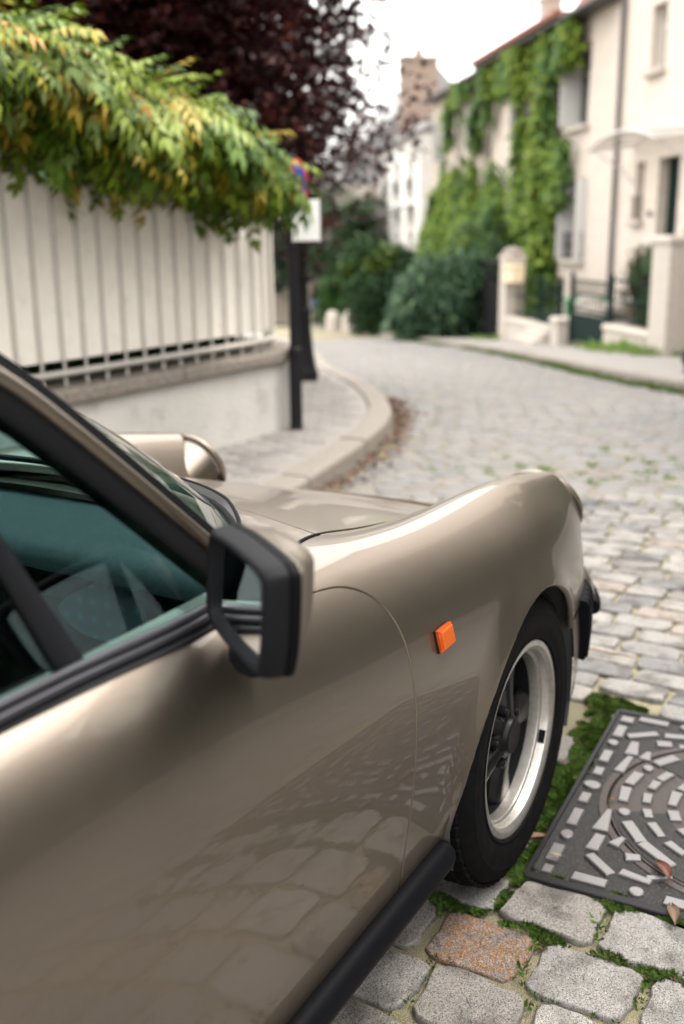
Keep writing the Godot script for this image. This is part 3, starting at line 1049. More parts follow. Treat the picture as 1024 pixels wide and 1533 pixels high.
func build_wheels(car: Node3D) -> void:
	for cx in [0.0, -2.272]:
		for s in [1.0, -1.0]:
			var w := Node3D.new()
			w.name = "wheel"
			car.add_child(w, true)
			w.position = Vector3(cx, 0.31, 0)
			# lathe axis along z: profile height is z
			var tr := Transform3D(Basis(Vector3(1, 0, 0), Vector3(0, 0, s), Vector3(0, -s, 0)), Vector3.ZERO)
			var mb := MB.new()
			mb.lathe([Vector2(0.209, 0.600), Vector2(0.25, 0.592), Vector2(0.285, 0.598), Vector2(0.304, 0.612), Vector2(0.309, 0.64), Vector2(0.310, 0.69), Vector2(0.309, 0.735), Vector2(0.304, 0.757), Vector2(0.295, 0.772), Vector2(0.284, 0.780), Vector2(0.272, 0.7845), Vector2(0.2705, 0.7865), Vector2(0.2665, 0.7865), Vector2(0.265, 0.7855), Vector2(0.247, 0.7865), Vector2(0.230, 0.785), Vector2(0.2175, 0.781), Vector2(0.2165, 0.7835), Vector2(0.2125, 0.7835), Vector2(0.208, 0.777)], 96, tr)
			obj("tyre", mb, M.tyre, w)
			if s > 0 and cx == 0.0:
				mb = MB.new()
				for k in 66:              # tread blocks along the shoulder and the running face
					var a := TAU * k / 66.0
					for lane in 5:
						var zz: float = [0.622, 0.655, 0.69, 0.725, 0.753][lane]
						var rr: float = [0.3075, 0.3105, 0.3115, 0.3105, 0.3065][lane]
						var b := Basis(Vector3(0, 0, 1), a + (0.03 if lane % 2 else 0.0))
						mb.box(b * Vector3(rr, 0, zz), Vector3(0.009, 0.024, 0.027), 0.002, b * Basis(Vector3(1, 0, 0), 0.12 * (1 if lane < 2 else -1)))
				obj("tread", mb, M.tyre, w).set_meta("kind", "stuff")
			mb = MB.new()
			mb.lathe([Vector2(0.1755, 0.730), Vector2(0.1770, 0.752), Vector2(0.1782, 0.7545), Vector2(0.1835, 0.7555), Vector2(0.1845, 0.7575), Vector2(0.1862, 0.770), Vector2(0.188, 0.7735), Vector2(0.1945, 0.7785), Vector2(0.197, 0.7795), Vector2(0.2065, 0.7792), Vector2(0.2092, 0.7775), Vector2(0.2100, 0.774), Vector2(0.2095, 0.768)], 96, tr)
			obj("rim", mb, M.alu, w)
			mb = MB.new()
			mb.lathe([Vector2(0.150, 0.64), Vector2(0.170, 0.66), Vector2(0.1752, 0.7305)], 64, tr)
			obj("rim_well", mb, M.black, w)
			mb = MB.new()
			mb.lathe([Vector2(0.0005, 0.668), Vector2(0.155, 0.668), Vector2(0.172, 0.66)], 48, tr)
			obj("brake_disc", mb, M.dark, w)
			if s < 0 or cx < 0:
				pass
			for k in 5:
				var a := TAU * k / 5.0 + 1.19
				mb = MB.new()
				rows_spoke(mb, a, s)
				obj("spoke", mb, M.spoke, w)
			mb = MB.new()
			mb.lathe([Vector2(0.060, 0.710), Vector2(0.055, 0.742), Vector2(0.044, 0.750), Vector2(0.040, 0.751), Vector2(0.0385, 0.758), Vector2(0.035, 0.762), Vector2(0.030, 0.7605), Vector2(0.0005, 0.7605)], 40, tr)
			obj("hub_cap", mb, M.spoke, w)
			for k in 5:
				var a := TAU * k / 5.0 + 1.19 + TAU / 10.0
				mb = MB.new()
				mb.lathe([Vector2(0.0115, 0.0), Vector2(0.0105, 0.026), Vector2(0.008, 0.029), Vector2(0.0005, 0.030)], 6, Transform3D(tr.basis, Vector3(cos(a) * 0.060, sin(a) * 0.060, 0.722 * s)))
				obj("wheel_nut", mb, M.spoke, w)
			if s > 0 and cx == 0.0:
				var a := -0.42
				var b := Basis(Vector3(0, 0, 1), a)
				mb = MB.new()
				mb.box(b * Vector3(0.1848, 0, 0.7645), Vector3(0.005, 0.030, 0.0145), 0.001, b)
				obj("balance_weight", mb, M.black, w)
			mb = MB.new()
			mb.lathe([Vector2(0.05, 0.40), Vector2(0.345, 0.40), Vector2(0.352, 0.45), Vector2(0.352, 0.772)], 40, Transform3D(tr.basis, Vector3(0, 0, 0)), -0.35 if s > 0 else -0.35, PI + 0.35)
			obj("wheel_housing", mb, M.underseal, car).position = Vector3(cx, 0.31, 0)

func rows_spoke(mb: MB, a: float, s: float) -> void:       # a petal: narrow at the hub, widening to the rim, with a raised crown
	var d := Vector3(cos(a), sin(a), 0)
	var t := Vector3(-sin(a), cos(a), 0)
	var rows := []
	for i in 9:
		var f := i / 8.0
		var r := lerpf(0.035, 0.177, f)
		var half := lerpf(0.024, 0.036, f) + 0.014 * smoothstep(0.5, 1.0, f)
		var z := lerpf(0.752, 0.733, f) - 0.004 * sin(PI * f)
		var row := []
		for j in 11:
			var q := lerpf(-1.0, 1.0, j / 10.0)
			row.append(d * r + t * (half * q) + Vector3(0, 0, (z - 0.026 * pow(absf(q), 4.0) - 0.003 * (1.0 - q * q) * f) * s))
		rows.append(row)
	mb.grid(rows, false, s > 0)

func build_greenhouse(car: Node3D) -> void:
	var mb := MB.new()
	# ---- right and left pillars: seal, painted strip, black window frame
	var line := []      # the pillar's path, in the plane of the windows, carried on to the roof
	for p in [Vector2(-0.865, 0.921), Vector2(-0.912, 0.966), Vector2(-1.003, 1.0565), Vector2(-1.08, 1.131), Vector2(-1.149, 1.191), Vector2(-1.24, 1.245), Vector2(-1.36, 1.277), Vector2(-1.6, 1.292), Vector2(-1.9, 1.272), Vector2(-2.15, 1.215), Vector2(-2.4, 1.10), Vector2(-2.6, 0.97), Vector2(-2.72, 0.87)]:
		line.append(p)
	var sm := smooth_ring(line, false, 5)
	var body := []
	var seal_a := []
	var seal_b := []
	var frame_rows := [[], [], [], [], []]
	for i in sm.size():
		var p := sm[i]
		var d := (sm[mini(i + 1, sm.size() - 1)] - sm[maxi(i - 1, 0)]).normalized()
		var q := Vector2(d.y, -d.x)         # towards the windscreen
		if q.x < 0 and i < 24:
			q = -q
		elif i >= 24:
			q = Vector2(d.y, -d.x)
			if q.y < 0:
				q = -q
		body.append(win(p.x, p.y, 0.004))
		if i <= 30:
			var b0 := p + q * 0.0135
			var b1 := p + q * 0.0235
			seal_a.append(win(b0.x, b0.y, 0.0) + Vector3(0, 0, -0.002))
			seal_b.append(win(b1.x, b1.y, 0.0) + Vector3(0, 0, -0.012))
		if i <= 52:
			for k in 5:
				var f: float = [0.006, 0.010, 0.030, 0.040, 0.042][k]
				var o: float = [0.002, 0.005, 0.004, -0.002, -0.016][k]
				var b := p - q * f
				frame_rows[k].append(win(b.x, b.y, o))
	mb.tube(body, 0.0095, 10, 1.0, Vector3(0, 0.27, 0.963))
	pair("roof_pillar", mb, M.paint, car)
	mb = MB.new()
	mb.tube(seal_a, 0.0068, 8)
	mb.tube(seal_b, 0.0072, 8)
	pair("windscreen_seal", mb, M.rubber, car)
	mb = MB.new()
	mb.grid(frame_rows, false, false)
	pair("window_frame", mb, M.black, car)
	# ---- trims along the foot of the windows
	var cut := [[0.9005, 0.012, 0.0055, M.trim], [0.8945, 0.007, 0.0065, M.black], [0.8895, 0.012, 0.0055, M.trim], [0.8845, 0.013, 0.0045, M.rubber], [0.8785, 0.0105, 0.0055, M.trim], [0.874, 0.008, 0.004, M.rubber]]
	for c in cut:
		mb = MB.new()
		var path := []
		for i in 30:
			var x := lerpf(-0.885, -2.3, i / 29.0)
			var dy := 0.006 * smoothstep(-1.0, -1.2, x) + 0.0
			path.append(Vector3(x, c[0] + dy, window_z(c[0]) + c[1] - 0.010 * smoothstep(-1.0, -0.86, x)))
		mb.tube(path, c[2], 8)
		pair("window_trim", mb, c[3], car)
	# ---- divider bar and the panes on both sides of it
	mb = MB.new()
	var f0 := Vector2(-1.145, 0.893)
	var f1 := Vector2(-1.205, 1.044)
	var r0 := Vector2(-1.180, 0.893)
	var r1 := Vector2(-1.228, 1.044)
	var top := 2.45
	var rows := [[], [], [], [], []]
	for i in 9:
		var t := i / 8.0 * top - 0.02
		var a := f0.lerp(f1, t)
		var b := r0.lerp(r1, t)
		rows[0].append(win(a.x, a.y, -0.008))
		rows[1].append(win(a.x, a.y, 0.006))
		rows[2].append(win(lerpf(a.x, b.x, 0.5), lerpf(a.y, b.y, 0.5), 0.010))
		rows[3].append(win(b.x, b.y, 0.006))
		rows[4].append(win(b.x, b.y, -0.008))
	mb.grid(rows, false, true)
	pair("window_bar", mb, M.plastic, car)
	var tr := Transform3D(Basis(Vector3(-1, 0, 0), Vector3(0, 0.963, -0.27).normalized(), Vector3(0, 0.27, 0.963)), win(0, 0.893, -0.004))
	tr.basis = Basis(Vector3(1, 0, 0), Vector3(0, 0.963, -0.27), Vector3(0, 0.27, 0.963))
	for pane in [[Vector2(-0.86, 0.0), Vector2(-1.15, 0.31), Vector2(-1.2, 0.36), Vector2(-1.30, 0.385), Vector2(-1.185, 0.0)], [Vector2(-1.165, 0.0), Vector2(-1.315, 0.385), Vector2(-1.6, 0.415), Vector2(-1.95, 0.39), Vector2(-1.95, 0.0)]]:
		mb = MB.new()
		var pts: Array = pane.duplicate()
		if Geometry2D.is_polygon_clockwise(PackedVector2Array(pts)):
			pts.reverse()
		mb.prism(pts, 0.004, tr)
		pair("side_window", mb, M.tinted, car)
	mb = MB.new()
	var rq := [[], []]
	for i in 8:
		var x := lerpf(-1.96, -2.55, i / 7.0)
		rq[0].append(win(x, 0.893, -0.004))
		rq[1].append(win(x, lerpf(1.27, 0.98, pow(i / 7.0, 1.4)), -0.004))
	mb.grid(rq, false, true)
	pair("rear_side_window", mb, M.glass_dark, car)
	mb = MB.new()
	mb.box(win(-1.955, 1.08, 0.0), Vector3(0.05, 0.38, 0.02), 0.004, Basis(Vector3(1, 0, 0), -0.273))
	pair("door_pillar", mb, M.black, car)
	# ---- windscreen, roof, tail
	mb = MB.new()
	rows = []
	for i in 13:
		var row := []
		for j in 33:
			var f := lerpf(-1.0, 1.0, j / 32.0)
			var b := screen_base(f) + Vector3(0.0, 0.002, 0)
			b.z *= 1.02
			var t := Vector3(-1.345 + 0.15 * (1.0 - f * f), 1.262 + 0.03 * (1.0 - f * f), 0.585 * f)
			var e := Vector3(-0.832, 0.945, 0.672 * signf(f)).lerp(Vector3(-1.32, 1.266, 0.598 * signf(f)), i / 12.0)
			var p := b.lerp(t, i / 12.0) + Vector3(0.034, 0.03, 0) * sin(PI * i / 12.0)
			if absf(f) > 0.87:
				p = p.lerp(e, smoothstep(0.87, 1.0, absf(f)))
			row.append(p)
		rows.append(row)
	mb.grid(rows, false, false)
	obj("windscreen", mb, M.screen, car)
	mb = MB.new()
	var edge := []
	for j in 33:
		edge.append(rows[0][j] + Vector3(0.002, 0.001, 0))
	mb.tube(edge, 0.006, 8)
	obj("windscreen_lower_seal", mb, M.rubber, car)
	for part in [["roof", -1.30, -2.12, M.paint], ["rear_window", -2.12, -2.66, M.glass_dark], ["engine_lid", -2.66, -3.05, M.paint]]:
		mb = MB.new()
		rows = []
		for i in 13:
			var x := lerpf(part[1], part[2], i / 12.0)
			var yr := roof_y(x)
			var zr := 0.605 if x > -2.15 else lerpf(0.605, 0.45, smoothstep(-2.15, -3.05, x))
			if x < -2.66:
				zr = lerpf(0.56, 0.42, (-2.66 - x) / 0.39)
			var row := []
			for j in 21:
				var f := lerpf(-1.0, 1.0, j / 20.0)
				row.append(Vector3(x + (0.13 * (1.0 - f * f) if part[0] == "roof" and i == 0 else 0.0), yr - 0.045 * pow(absf(f), 3.0), f * zr))
			rows.append(row)
		mb.grid(rows, false, false)
		obj(part[0], mb, part[3], car)
	mb = MB.new()
	rows = []
	for k in 5:
		var row := []
		for j in 17:
			var f := lerpf(-1.0, 1.0, j / 16.0)
			row.append(Vector3(-3.05 - 0.12 * (1.0 - f * f) * (1.0 - 0.3 * absf(k - 2.0)), lerpf(0.28, 0.74, k / 4.0), 0.63 * f))
		rows.append(row)
	mb.grid(rows, false, false)
	obj("tail_panel", mb, M.paint, car)
	# ---- what shows through the glass
	mb = MB.new()
	rows = []
	for i in 13:
		var f := i / 12.0
		var row := []
		for j in 25:
			var z := lerpf(-0.66, 0.66, j / 24.0)
			var xf := screen_base(clampf(z / 0.655, -1.0, 1.0)).x - 0.012
			var xr := -0.735 - 0.03 * absf(z)
			xf = maxf(xf, xr + 0.03)
			if f < 0.7:
				row.append(Vector3(lerpf(xf, xr, f / 0.7), 0.862 + 0.016 * sin(PI * f / 0.7) * 0.6, z))
			else:
				var a := (f - 0.7) / 0.3 * 1.9
				row.append(Vector3(xr - 0.03 * sin(a), 0.862 - 0.03 * (1.0 - cos(a)), z))
		rows.append(row)
	mb.grid(rows, false, true)
	obj("dashboard", mb, M.dash, car)
	mb = MB.new()
	mb.box(Vector3(-0.70, 0.62, 0), Vector3(0.10, 0.34, 1.30), 0.02)
	obj("dash_fascia", mb, M.cabin, car)
	mb = MB.new()
	var dotted_outline := smooth_ring([Vector2(0.261, 0.76), Vector2(0.315, 0.72), Vector2(0.419, 0.726), Vector2(0.438, 0.764), Vector2(0.42, 0.815), Vector2(0.395, 0.834), Vector2(0.353, 0.817)], true, 4)
	var pp: Array = []
	for p in dotted_outline:
		pp.append(Vector2(-p.x, p.y))
	mb.prism(pp, 0.008, Transform3D(Basis(Vector3(0, 0, -1), Vector3.UP, Vector3(-1, 0, 0)), Vector3(-0.750, 0, 0)), 0.003)
	obj("stand_in_dotted_panel", mb, dotted(), car)  # invented panel standing in for a dotted, bluish lit patch
	mb = MB.new()
	var wheel := []
	for k in 37:
		var a := TAU * k / 36.0
		wheel.append(Vector3(-1.00 + 0.07 * sin(a), 0.69 + 0.165 * sin(a), -0.36 + 0.18 * cos(a)))
	mb.tube(wheel, 0.013, 8, 1.0, Vector3(1, 0, 0))
	mb.tube([Vector3(-1.0, 0.69, -0.36), Vector3(-0.72, 0.60, -0.36)], 0.03, 8)
	mb.tube([Vector3(-1.0, 0.69, -0.53), Vector3(-1.0, 0.69, -0.19)], 0.016, 8)
	obj("steering_wheel", mb, M.cabin, car)
	for s in [0.36, -0.36]:
		mb = MB.new()
		var bk := Basis(Vector3(0, 0, 1), 0.28)
		mb.box(Vector3(-1.40, 0.42, s), Vector3(0.52, 0.16, 0.50), 0.06)
		mb.box(Vector3(-1.68, 0.72, s), Vector3(0.14, 0.62, 0.48), 0.06, bk)
		mb.box(Vector3(-1.775, 1.08, s), Vector3(0.10, 0.18, 0.30), 0.045, bk)
		obj("seat", mb, M.cabin, car)
	for s in [1.0, -1.0]:
		mb = MB.new()
		mb.box(Vector3(-1.38, 0.54, 0.665 * s), Vector3(1.06, 0.60, 0.03), 0.01)
		obj("door_lining", mb, M.cabin, car)
	mb = MB.new()
	mb.box(Vector3(-2.3, 0.60, 0), Vector3(0.06, 0.7, 1.3), 0.01)
	obj("rear_bulkhead", mb, M.cabin, car)

func roof_y(x: float) -> float:
	var xs := [1.30, 1.6, 1.9, 2.2, 2.5, 2.75, 3.05]
	var ys := [1.295, 1.325, 1.305, 1.235, 1.10, 0.955, 0.785]
	return spline(xs, ys, moments(xs, ys), -x)

func dotted() -> StandardMaterial3D:
	var im := Image.create(64, 64, false, Image.FORMAT_RGB8)
	var ground := lin(0.035, 0.050, 0.062)
	var dot := lin(0.05, 0.095, 0.125)
	for y in 64:
		for x in 64:
			var d := Vector2(fposmod(x, 32) - 16, fposmod(y, 32) - 16).length()
			im.set_pixel(x, y, ground.lerp(dot, clampf((10.0 - d) / 8.0, 0.0, 1.0)))
	var m := tri_mat(ImageTexture.create_from_image(im), 17.0, 0.8)
	m.uv1_world_triplanar = false
	return m

func build_mirror(door: Node3D) -> void:
	var a := Vector3(-0.96311, 0.0, 0.72358)
	var h := Vector3(-0.56757, 0, 0.82333)
	var n := Vector3(-0.82333, 0, -0.56757)      # the way the glass faces
	var root := Node3D.new()
	root.name = "door_mirror"
	door.add_child(root)
	var at := func(p: Vector2, depth: float) -> Vector3: return a + h * p.x + Vector3(0, p.y, 0) - n * depth
	var glass := smooth_ring([Vector2(0.040, 0.996), Vector2(0.066, 1.0015), Vector2(0.105, 1.0035), Vector2(0.165, 1.0015), Vector2(0.187, 0.997), Vector2(0.1925, 0.985), Vector2(0.1855, 0.933), Vector2(0.1735, 0.9015), Vector2(0.163, 0.8945), Vector2(0.126, 0.8935), Vector2(0.074, 0.8945), Vector2(0.036, 0.9005), Vector2(0.0195, 0.912), Vector2(0.026, 0.95)], true, 4)
	var mid := Vector2(0.105, 0.948)
	var ring := func(scale: Vector2, depth: float, shift := Vector2.ZERO) -> Array:
		var out := []
		for p in glass:
			var q: Vector2 = mid + shift + (p - mid) * scale
			out.append(at.call(q, depth))
		return out
	var mb := MB.new()
	var pts: Array = ring.call(Vector2(1.0, 1.0), 0.006)
	pts.reverse()
	mb.poly(pts)
	obj("mirror_glass", mb, M.mirror, root)
	var s1 := Vector2(1.19, 1.20)
	mb = MB.new()
	var rows := [ring.call(Vector2(0.985, 0.985), 0.007), ring.call(Vector2(0.99, 0.99), 0.001), ring.call(Vector2(1.03, 1.03), -0.003), ring.call(Vector2(1.10, 1.105), -0.003), ring.call(Vector2(1.165, 1.17), 0.0005), ring.call(s1, 0.006), ring.call(s1 * 1.01, 0.013), ring.call(s1 * 1.015, 0.0205), ring.call(s1 * 1.01, 0.023), ring.call(s1 * 0.985, 0.0235), ring.call(s1 * 0.98, 0.027)]
	mb.grid(rows, true, false)
	obj("mirror_rim", mb, M.plastic, root)
	mb = MB.new()
	rows = [ring.call(s1 * 0.98, 0.024), ring.call(s1 * 1.01, 0.0245), ring.call(s1 * 1.025, 0.027), ring.call(s1 * 1.025, 0.0325), ring.call(s1 * 1.015, 0.0345), ring.call(s1 * 0.97, 0.035)]
	mb.grid(rows, true, false)
	obj("mirror_gasket", mb, M.rubber, root)
	mb = MB.new()
	var back := func(sc: float, d: float) -> Array: return ring.call(s1 * sc, d, Vector2(-0.10 * (1.0 - sc), 0.03 * (1.0 - sc)))
	rows = [ring.call(s1 * 0.98, 0.0345), ring.call(s1 * 1.018, 0.0348), ring.call(s1 * 1.016, 0.0362), back.call(0.985, 0.0395), back.call(0.92, 0.046), back.call(0.83, 0.055), back.call(0.70, 0.076), back.call(0.5, 0.085), back.call(0.25, 0.091), back.call(0.01, 0.093)]
	mb.grid(rows, true, false)
	obj("mirror_shell", mb, M.paint, root)
	mb = MB.new()
	var foot := []
	for f in [[0.050, 0.885, 0.040, 0.03], [0.045, 0.868, 0.045, 0.028], [0.030, 0.850, 0.05, 0.03]]:
		foot.append(at.call(Vector2(f[0], f[1]), f[2]))
	mb.tube(foot, [0.030, 0.024, 0.034], 12, 1.0, Vector3(1, 0, 0))
	obj("mirror_foot", mb, M.plastic, root)

# ---------------------------------------------------------------- the lane
const LEFT_KERB := [Vector2(-9.0, -1.05), Vector2(-4.0, -1.12), Vector2(0.0, -1.2), Vector2(1.4, -1.25), Vector2(2.34, -1.33), Vector2(2.95, -1.45), Vector2(3.6, -1.60), Vector2(4.29, -1.80), Vector2(4.9, -2.06), Vector2(5.5, -2.40), Vector2(6.55, -3.11), Vector2(8.04, -4.25), Vector2(9.3, -5.2), Vector2(14.5, -8.75), Vector2(19.0, -12.2), Vector2(26.0, -18.3), Vector2(34.0, -25.9), Vector2(44.0, -37.0)]
const RIGHT_KERB := [Vector2(-9.0, 11.5), Vector2(-4.0, 8.4), Vector2(0.0, 5.7), Vector2(3.0, 3.5), Vector2(6.0, 1.18), Vector2(8.09, -0.55), Vector2(8.83, -1.15), Vector2(9.9, -1.92), Vector2(11.22, -2.74), Vector2(12.78, -3.76), Vector2(14.86, -5.15), Vector2(16.84, -6.62), Vector2(18.8, -8.2), Vector2(22.01, -10.75), Vector2(26.11, -13.9), Vector2(31.1, -18.0), Vector2(35.7, -22.2), Vector2(40.1, -27.0), Vector2(47.0, -36.0)]
var left_line := PackedVector2Array()
var right_line := PackedVector2Array()
var footprints := []       # of the near setts: [transform, half sizes]

func side_of(line: PackedVector2Array, p: Vector2) -> float:     # distance from a line, positive to its right seen along it
	var best := 1e9
	var sgn := 1.0
	for i in line.size() - 1:
		var q := Geometry2D.get_closest_point_to_segment(p, line[i], line[i + 1])
		var d := p.distance_squared_to(q)
		if d < best:
			best = d
			sgn = signf((line[i + 1] - line[i]).cross(p - line[i]))
	return sqrt(best) * sgn

func sett_mesh(sx: float, sz: float, seed_: int, per: int) -> MB:
	rng.seed = seed_
	var mb := MB.new()
	var rad := []
	var ph := rng.randf() * TAU
	for k in per:
		var a := TAU * k / per
		var c := cos(a)
		var s := sin(a)
		var r := pow(pow(absf(c), 9.0) + pow(absf(s), 9.0), -0.1111)
		rad.append(Vector2(c, s) * r * (1.0 + 0.03 * sin(3.0 * a + ph) + 0.018 * sin(7.0 * a - ph) + rng.randf_range(-0.035, 0.022)))
	var skew := rng.randf_range(-0.07, 0.07)
	var rows := []
	for ring in [[1.0, -0.05], [1.0, -0.010], [0.992, -0.0035], [0.965, 0.0], [0.94, 0.0006], [0.6, 0.0012], [0.25, 0.0015], [0.02, 0.0016]]:
		var row := []
		for p in rad:
			var inset: float = (1.0 - ring[0])
			var q := Vector2(p.x * sx, p.y * sz)
			q = q.limit_length(maxf(q.length() - inset * 0.09, 0.001)) if ring[0] > 0.9 else q * (ring[0] * 0.93)
			var y: float = ring[1] + (0.0022 * sin(q.x * 55.0 + ph) * cos(q.y * 43.0 + ph * 2.0) + rng.randf_range(-0.0012, 0.0012) if ring[1] > -0.011 else 0.0)
			row.append(Vector3(q.x + skew * q.y, y, q.y + skew * 0.6 * q.x))
		rows.append(row)
	mb.grid(rows, true, true)
	# the winding follows the outline, so turn the faces up
	if mb.n[per * 5].y < 0:
		for i in mb.n.size():
			mb.n[i] = -mb.n[i]
		for i in range(0, mb.ix.size(), 3):
			var t := mb.ix[i]
			mb.ix[i] = mb.ix[i + 1]
			mb.ix[i + 1] = t
	return mb

func in_view(p: Vector3, cam: Transform3D, slack := 0.06) -> float:    # distance along the view, or -1 outside the picture
	var q := cam.affine_inverse() * p
	if q.z > -0.2:
		return -1.0
	var half := tan(deg_to_rad(53.07 / 2.0))
	if absf(q.x / -q.z) > half * 0.668 + slack or absf(q.y / -q.z) > half + slack:
		return -1.0
	return -q.z

func build_road(cam: Transform3D) -> void:
	left_line = smooth_ring(LEFT_KERB, false, 4)
	right_line = smooth_ring(RIGHT_KERB, false, 4)
	# ---- the land under everything
	var mb := MB.new()
	var rows := []
	for i in 61:
		var s := -70.0 + 400.0 * pow(i / 60.0, 1.7) - 10.0
		if i == 0:
			s = -300.0
		var row := []
		for j in 31:
			var f := lerpf(-1.0, 1.0, j / 30.0)
			var p := st(s, signf(f) * (absf(f) * 12.0 + pow(absf(f), 4.0) * 300.0))
			row.append(p + Vector3(0, -0.06, 0))
		rows.append(row)
	mb.grid(rows, false, false)
	tag(obj("ground", mb, M.soil), "bare brown ground under and around the lane", "", "", "structure")
	# ---- sandy, mossy joints
	var road := thing("road", "cobbled lane of worn pale granite setts bending past the car", "", Vector3.ZERO, 0.0, "", "structure")
	mb = MB.new()
	rows = []
	for i in 141:
		var s := lerpf(-5.0, 60.0, pow(i / 140.0, 1.6))
		var row := []
		for j in 49:
			var p := st(s, lerpf(-9.0, 10.0, j / 48.0))
			row.append(p + Vector3(0, -0.016, 0))
		rows.append(row)
	mb.grid(rows, false, false)
	mb.col = Color(1, 1, 1)
	obj("joint_bed", mb, M.bed, road)
	# damp soil, half overgrown, in the wide joints beside the car
	mb = MB.new()
	rows = [[], []]
	for k in 41:
		var x := lerpf(-3.0, 0.93, k / 40.0)
		rows[0].append(Vector3(x, -0.0145, -1.1))
		rows[1].append(Vector3(x, -0.0145, (0.84 if x > 0.02 else 2.6) + 0.03 * sin(x * 9.0)))
	mb.grid(rows, false, true)
	fix_up(mb)
	obj("soil_bed", mb, M.damp, road)
	# ---- rows of setts, fanning round the bend
	var stones := []      # [centre, turn, half x, half z, distance or -1]
	rng.seed = 77
	var pos := Vector2(-2.02, 0.4)
	var head := 0.0       # heading to the left
	while true:
		var near_row := pos.x < 0.86 and head == 0.0
		var pitch := 0.1675 if near_row else 0.112
		if near_row and pos.x > 0.75:
			pitch = 0.88 - pos.x
		var s := (Vector3(pos.x, 0, pos.y) - EYE).dot(LANE)
		if s > 27.0:
			break
		var bend := 0.0
		if pos.x > 1.3 and head < deg_to_rad(30.2):
			bend = 1.0 / 8.4
		elif s > 19.0:
			bend = 1.0 / 26.0
		var dir := Vector2(cos(head), -sin(head))
		var right := Vector2(-dir.y, dir.x)
		var centre := pos + dir * pitch * 0.5
		var w := -7.0 + rng.randf() * 0.2
		var wide := 0.205 if near_row else 0.182
		if near_row and absf(centre.x + 0.09) < 0.03:
			w = 0.79 - 0.4 - 0.205 * 35
		elif near_row and absf(centre.x + 0.258) < 0.03:
			w = 0.672 - 0.4 - 0.21 * 35
		while w < 8.0:
			var len := wide * rng.randf_range(0.84, 1.18)
			if near_row and centre.x < 0.0 and centre.x > -0.4:
				len = 0.205
			var mid := w + len * 0.5
			w += len
			var c := centre + right * mid + Vector2(rng.randf_range(-0.004, 0.004), rng.randf_range(-0.004, 0.004))
			if bend > 0.0 and mid < -5.0:
				continue
			var hx := 0.5 * pitch * clampf(1.0 + mid * bend, 0.3, 1.6) - (0.0085 if near_row else 0.0055) + rng.randf_range(-0.003, 0.002)
			var hz := len * 0.5 - (0.0085 if near_row else 0.0065)
			if near_row and centre.x > 0.0:
				if c.y > 0.66 and c.y < 1.72:
					continue
				if c.y > 0.45 and c.y < 0.67:
					hz = minf(hz, 0.722 - c.y)
			if not near_row and c.x < 0.95 and c.y > 0.70 and c.y < 0.84:
				continue
			if side_of(left_line, c) < hz + 0.01 or side_of(right_line, c) > -hz - 0.01:
				continue
			var p := Vector3(c.x, gy(c.x, c.y) + rng.randf_range(-0.004, 0.003), c.y)
			var d := in_view(p, cam)
			if absf(c.y) < 0.5 and c.x < 0.8 and c.x > -3.0:
				d = -1.0
			stones.append([p, -atan2(right.x, right.y) * -1.0, hx, hz, d])
		pos += dir * pitch
		head += bend * pitch
	var order := []
	for q in stones:
		if q[4] > 0:
			order.append(q)
	order.sort_custom(func(a, b): return a[4] < b[4])
	var single := {}
	for i in mini(300, order.size()):
		single[order[i]] = true
	var big := []
	var small := []
	for k in 8:
		big.append(sett_mesh(0.0715, 0.0905, 100 + k, 28).mesh())
		small.append(sett_mesh(0.0475, 0.0815, 200 + k, 22).mesh())
	rng.seed = 5
	mb = MB.new()
	var done := 0
	for i in mini(300, order.size()):
		var q: Array = order[i]
		var is_big: bool = q[2] > 0.058
		var pick := rng.randi() % 8
		var m: Material = M.granites[[0, 1, 1, 0, 4, 2, 3, 5, 1, 4][rng.randi() % 10]]
		if (q[0] as Vector3).distance_to(Vector3(-0.25, 0, 0.78)) < 0.06:
			m = M.rusty
		elif is_big:
			m = M.granites[[0, 1, 0, 5][rng.randi() % 4]]
		var o := obj("paving_sett", big[pick] if is_big else small[pick], m, road) if i < 300 else null
		var b := Basis(Vector3.UP, q[1]) * Basis.from_euler(Vector3(rng.randf_range(-0.02, 0.02), 0, rng.randf_range(-0.02, 0.02)))
		if rng.randf() < 0.5:
			b = b * Basis(Vector3.UP, PI)
		var sc := Vector3(q[2] / (0.0715 if is_big else 0.0475), 1, q[3] / (0.0905 if is_big else 0.0815))
		o.transform = Transform3D(b * Basis.from_scale(sc), q[0])
		footprints.append([o.transform.affine_inverse(), 0.073 if is_big else 0.049, 0.092 if is_big else 0.083])
		done += 1
	for q in stones:
		if single.has(q):
			continue
		var tone := rng.randf_range(0.62, 0.78)
		var tint := Color(0.43, 0.415, 0.40)
		var kind := rng.randf()
		if kind < 0.16:
			tint = Color(0.45, 0.405, 0.38)
		elif kind < 0.34:
			tint = Color(0.39, 0.385, 0.39)
		elif kind < 0.42:
			tint = Color(0.47, 0.43, 0.36)
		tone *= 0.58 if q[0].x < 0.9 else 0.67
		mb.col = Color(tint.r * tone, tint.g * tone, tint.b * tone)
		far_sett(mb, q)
	obj("far_setts", mb, M.sett_far, road).set_meta("kind", "stuff")

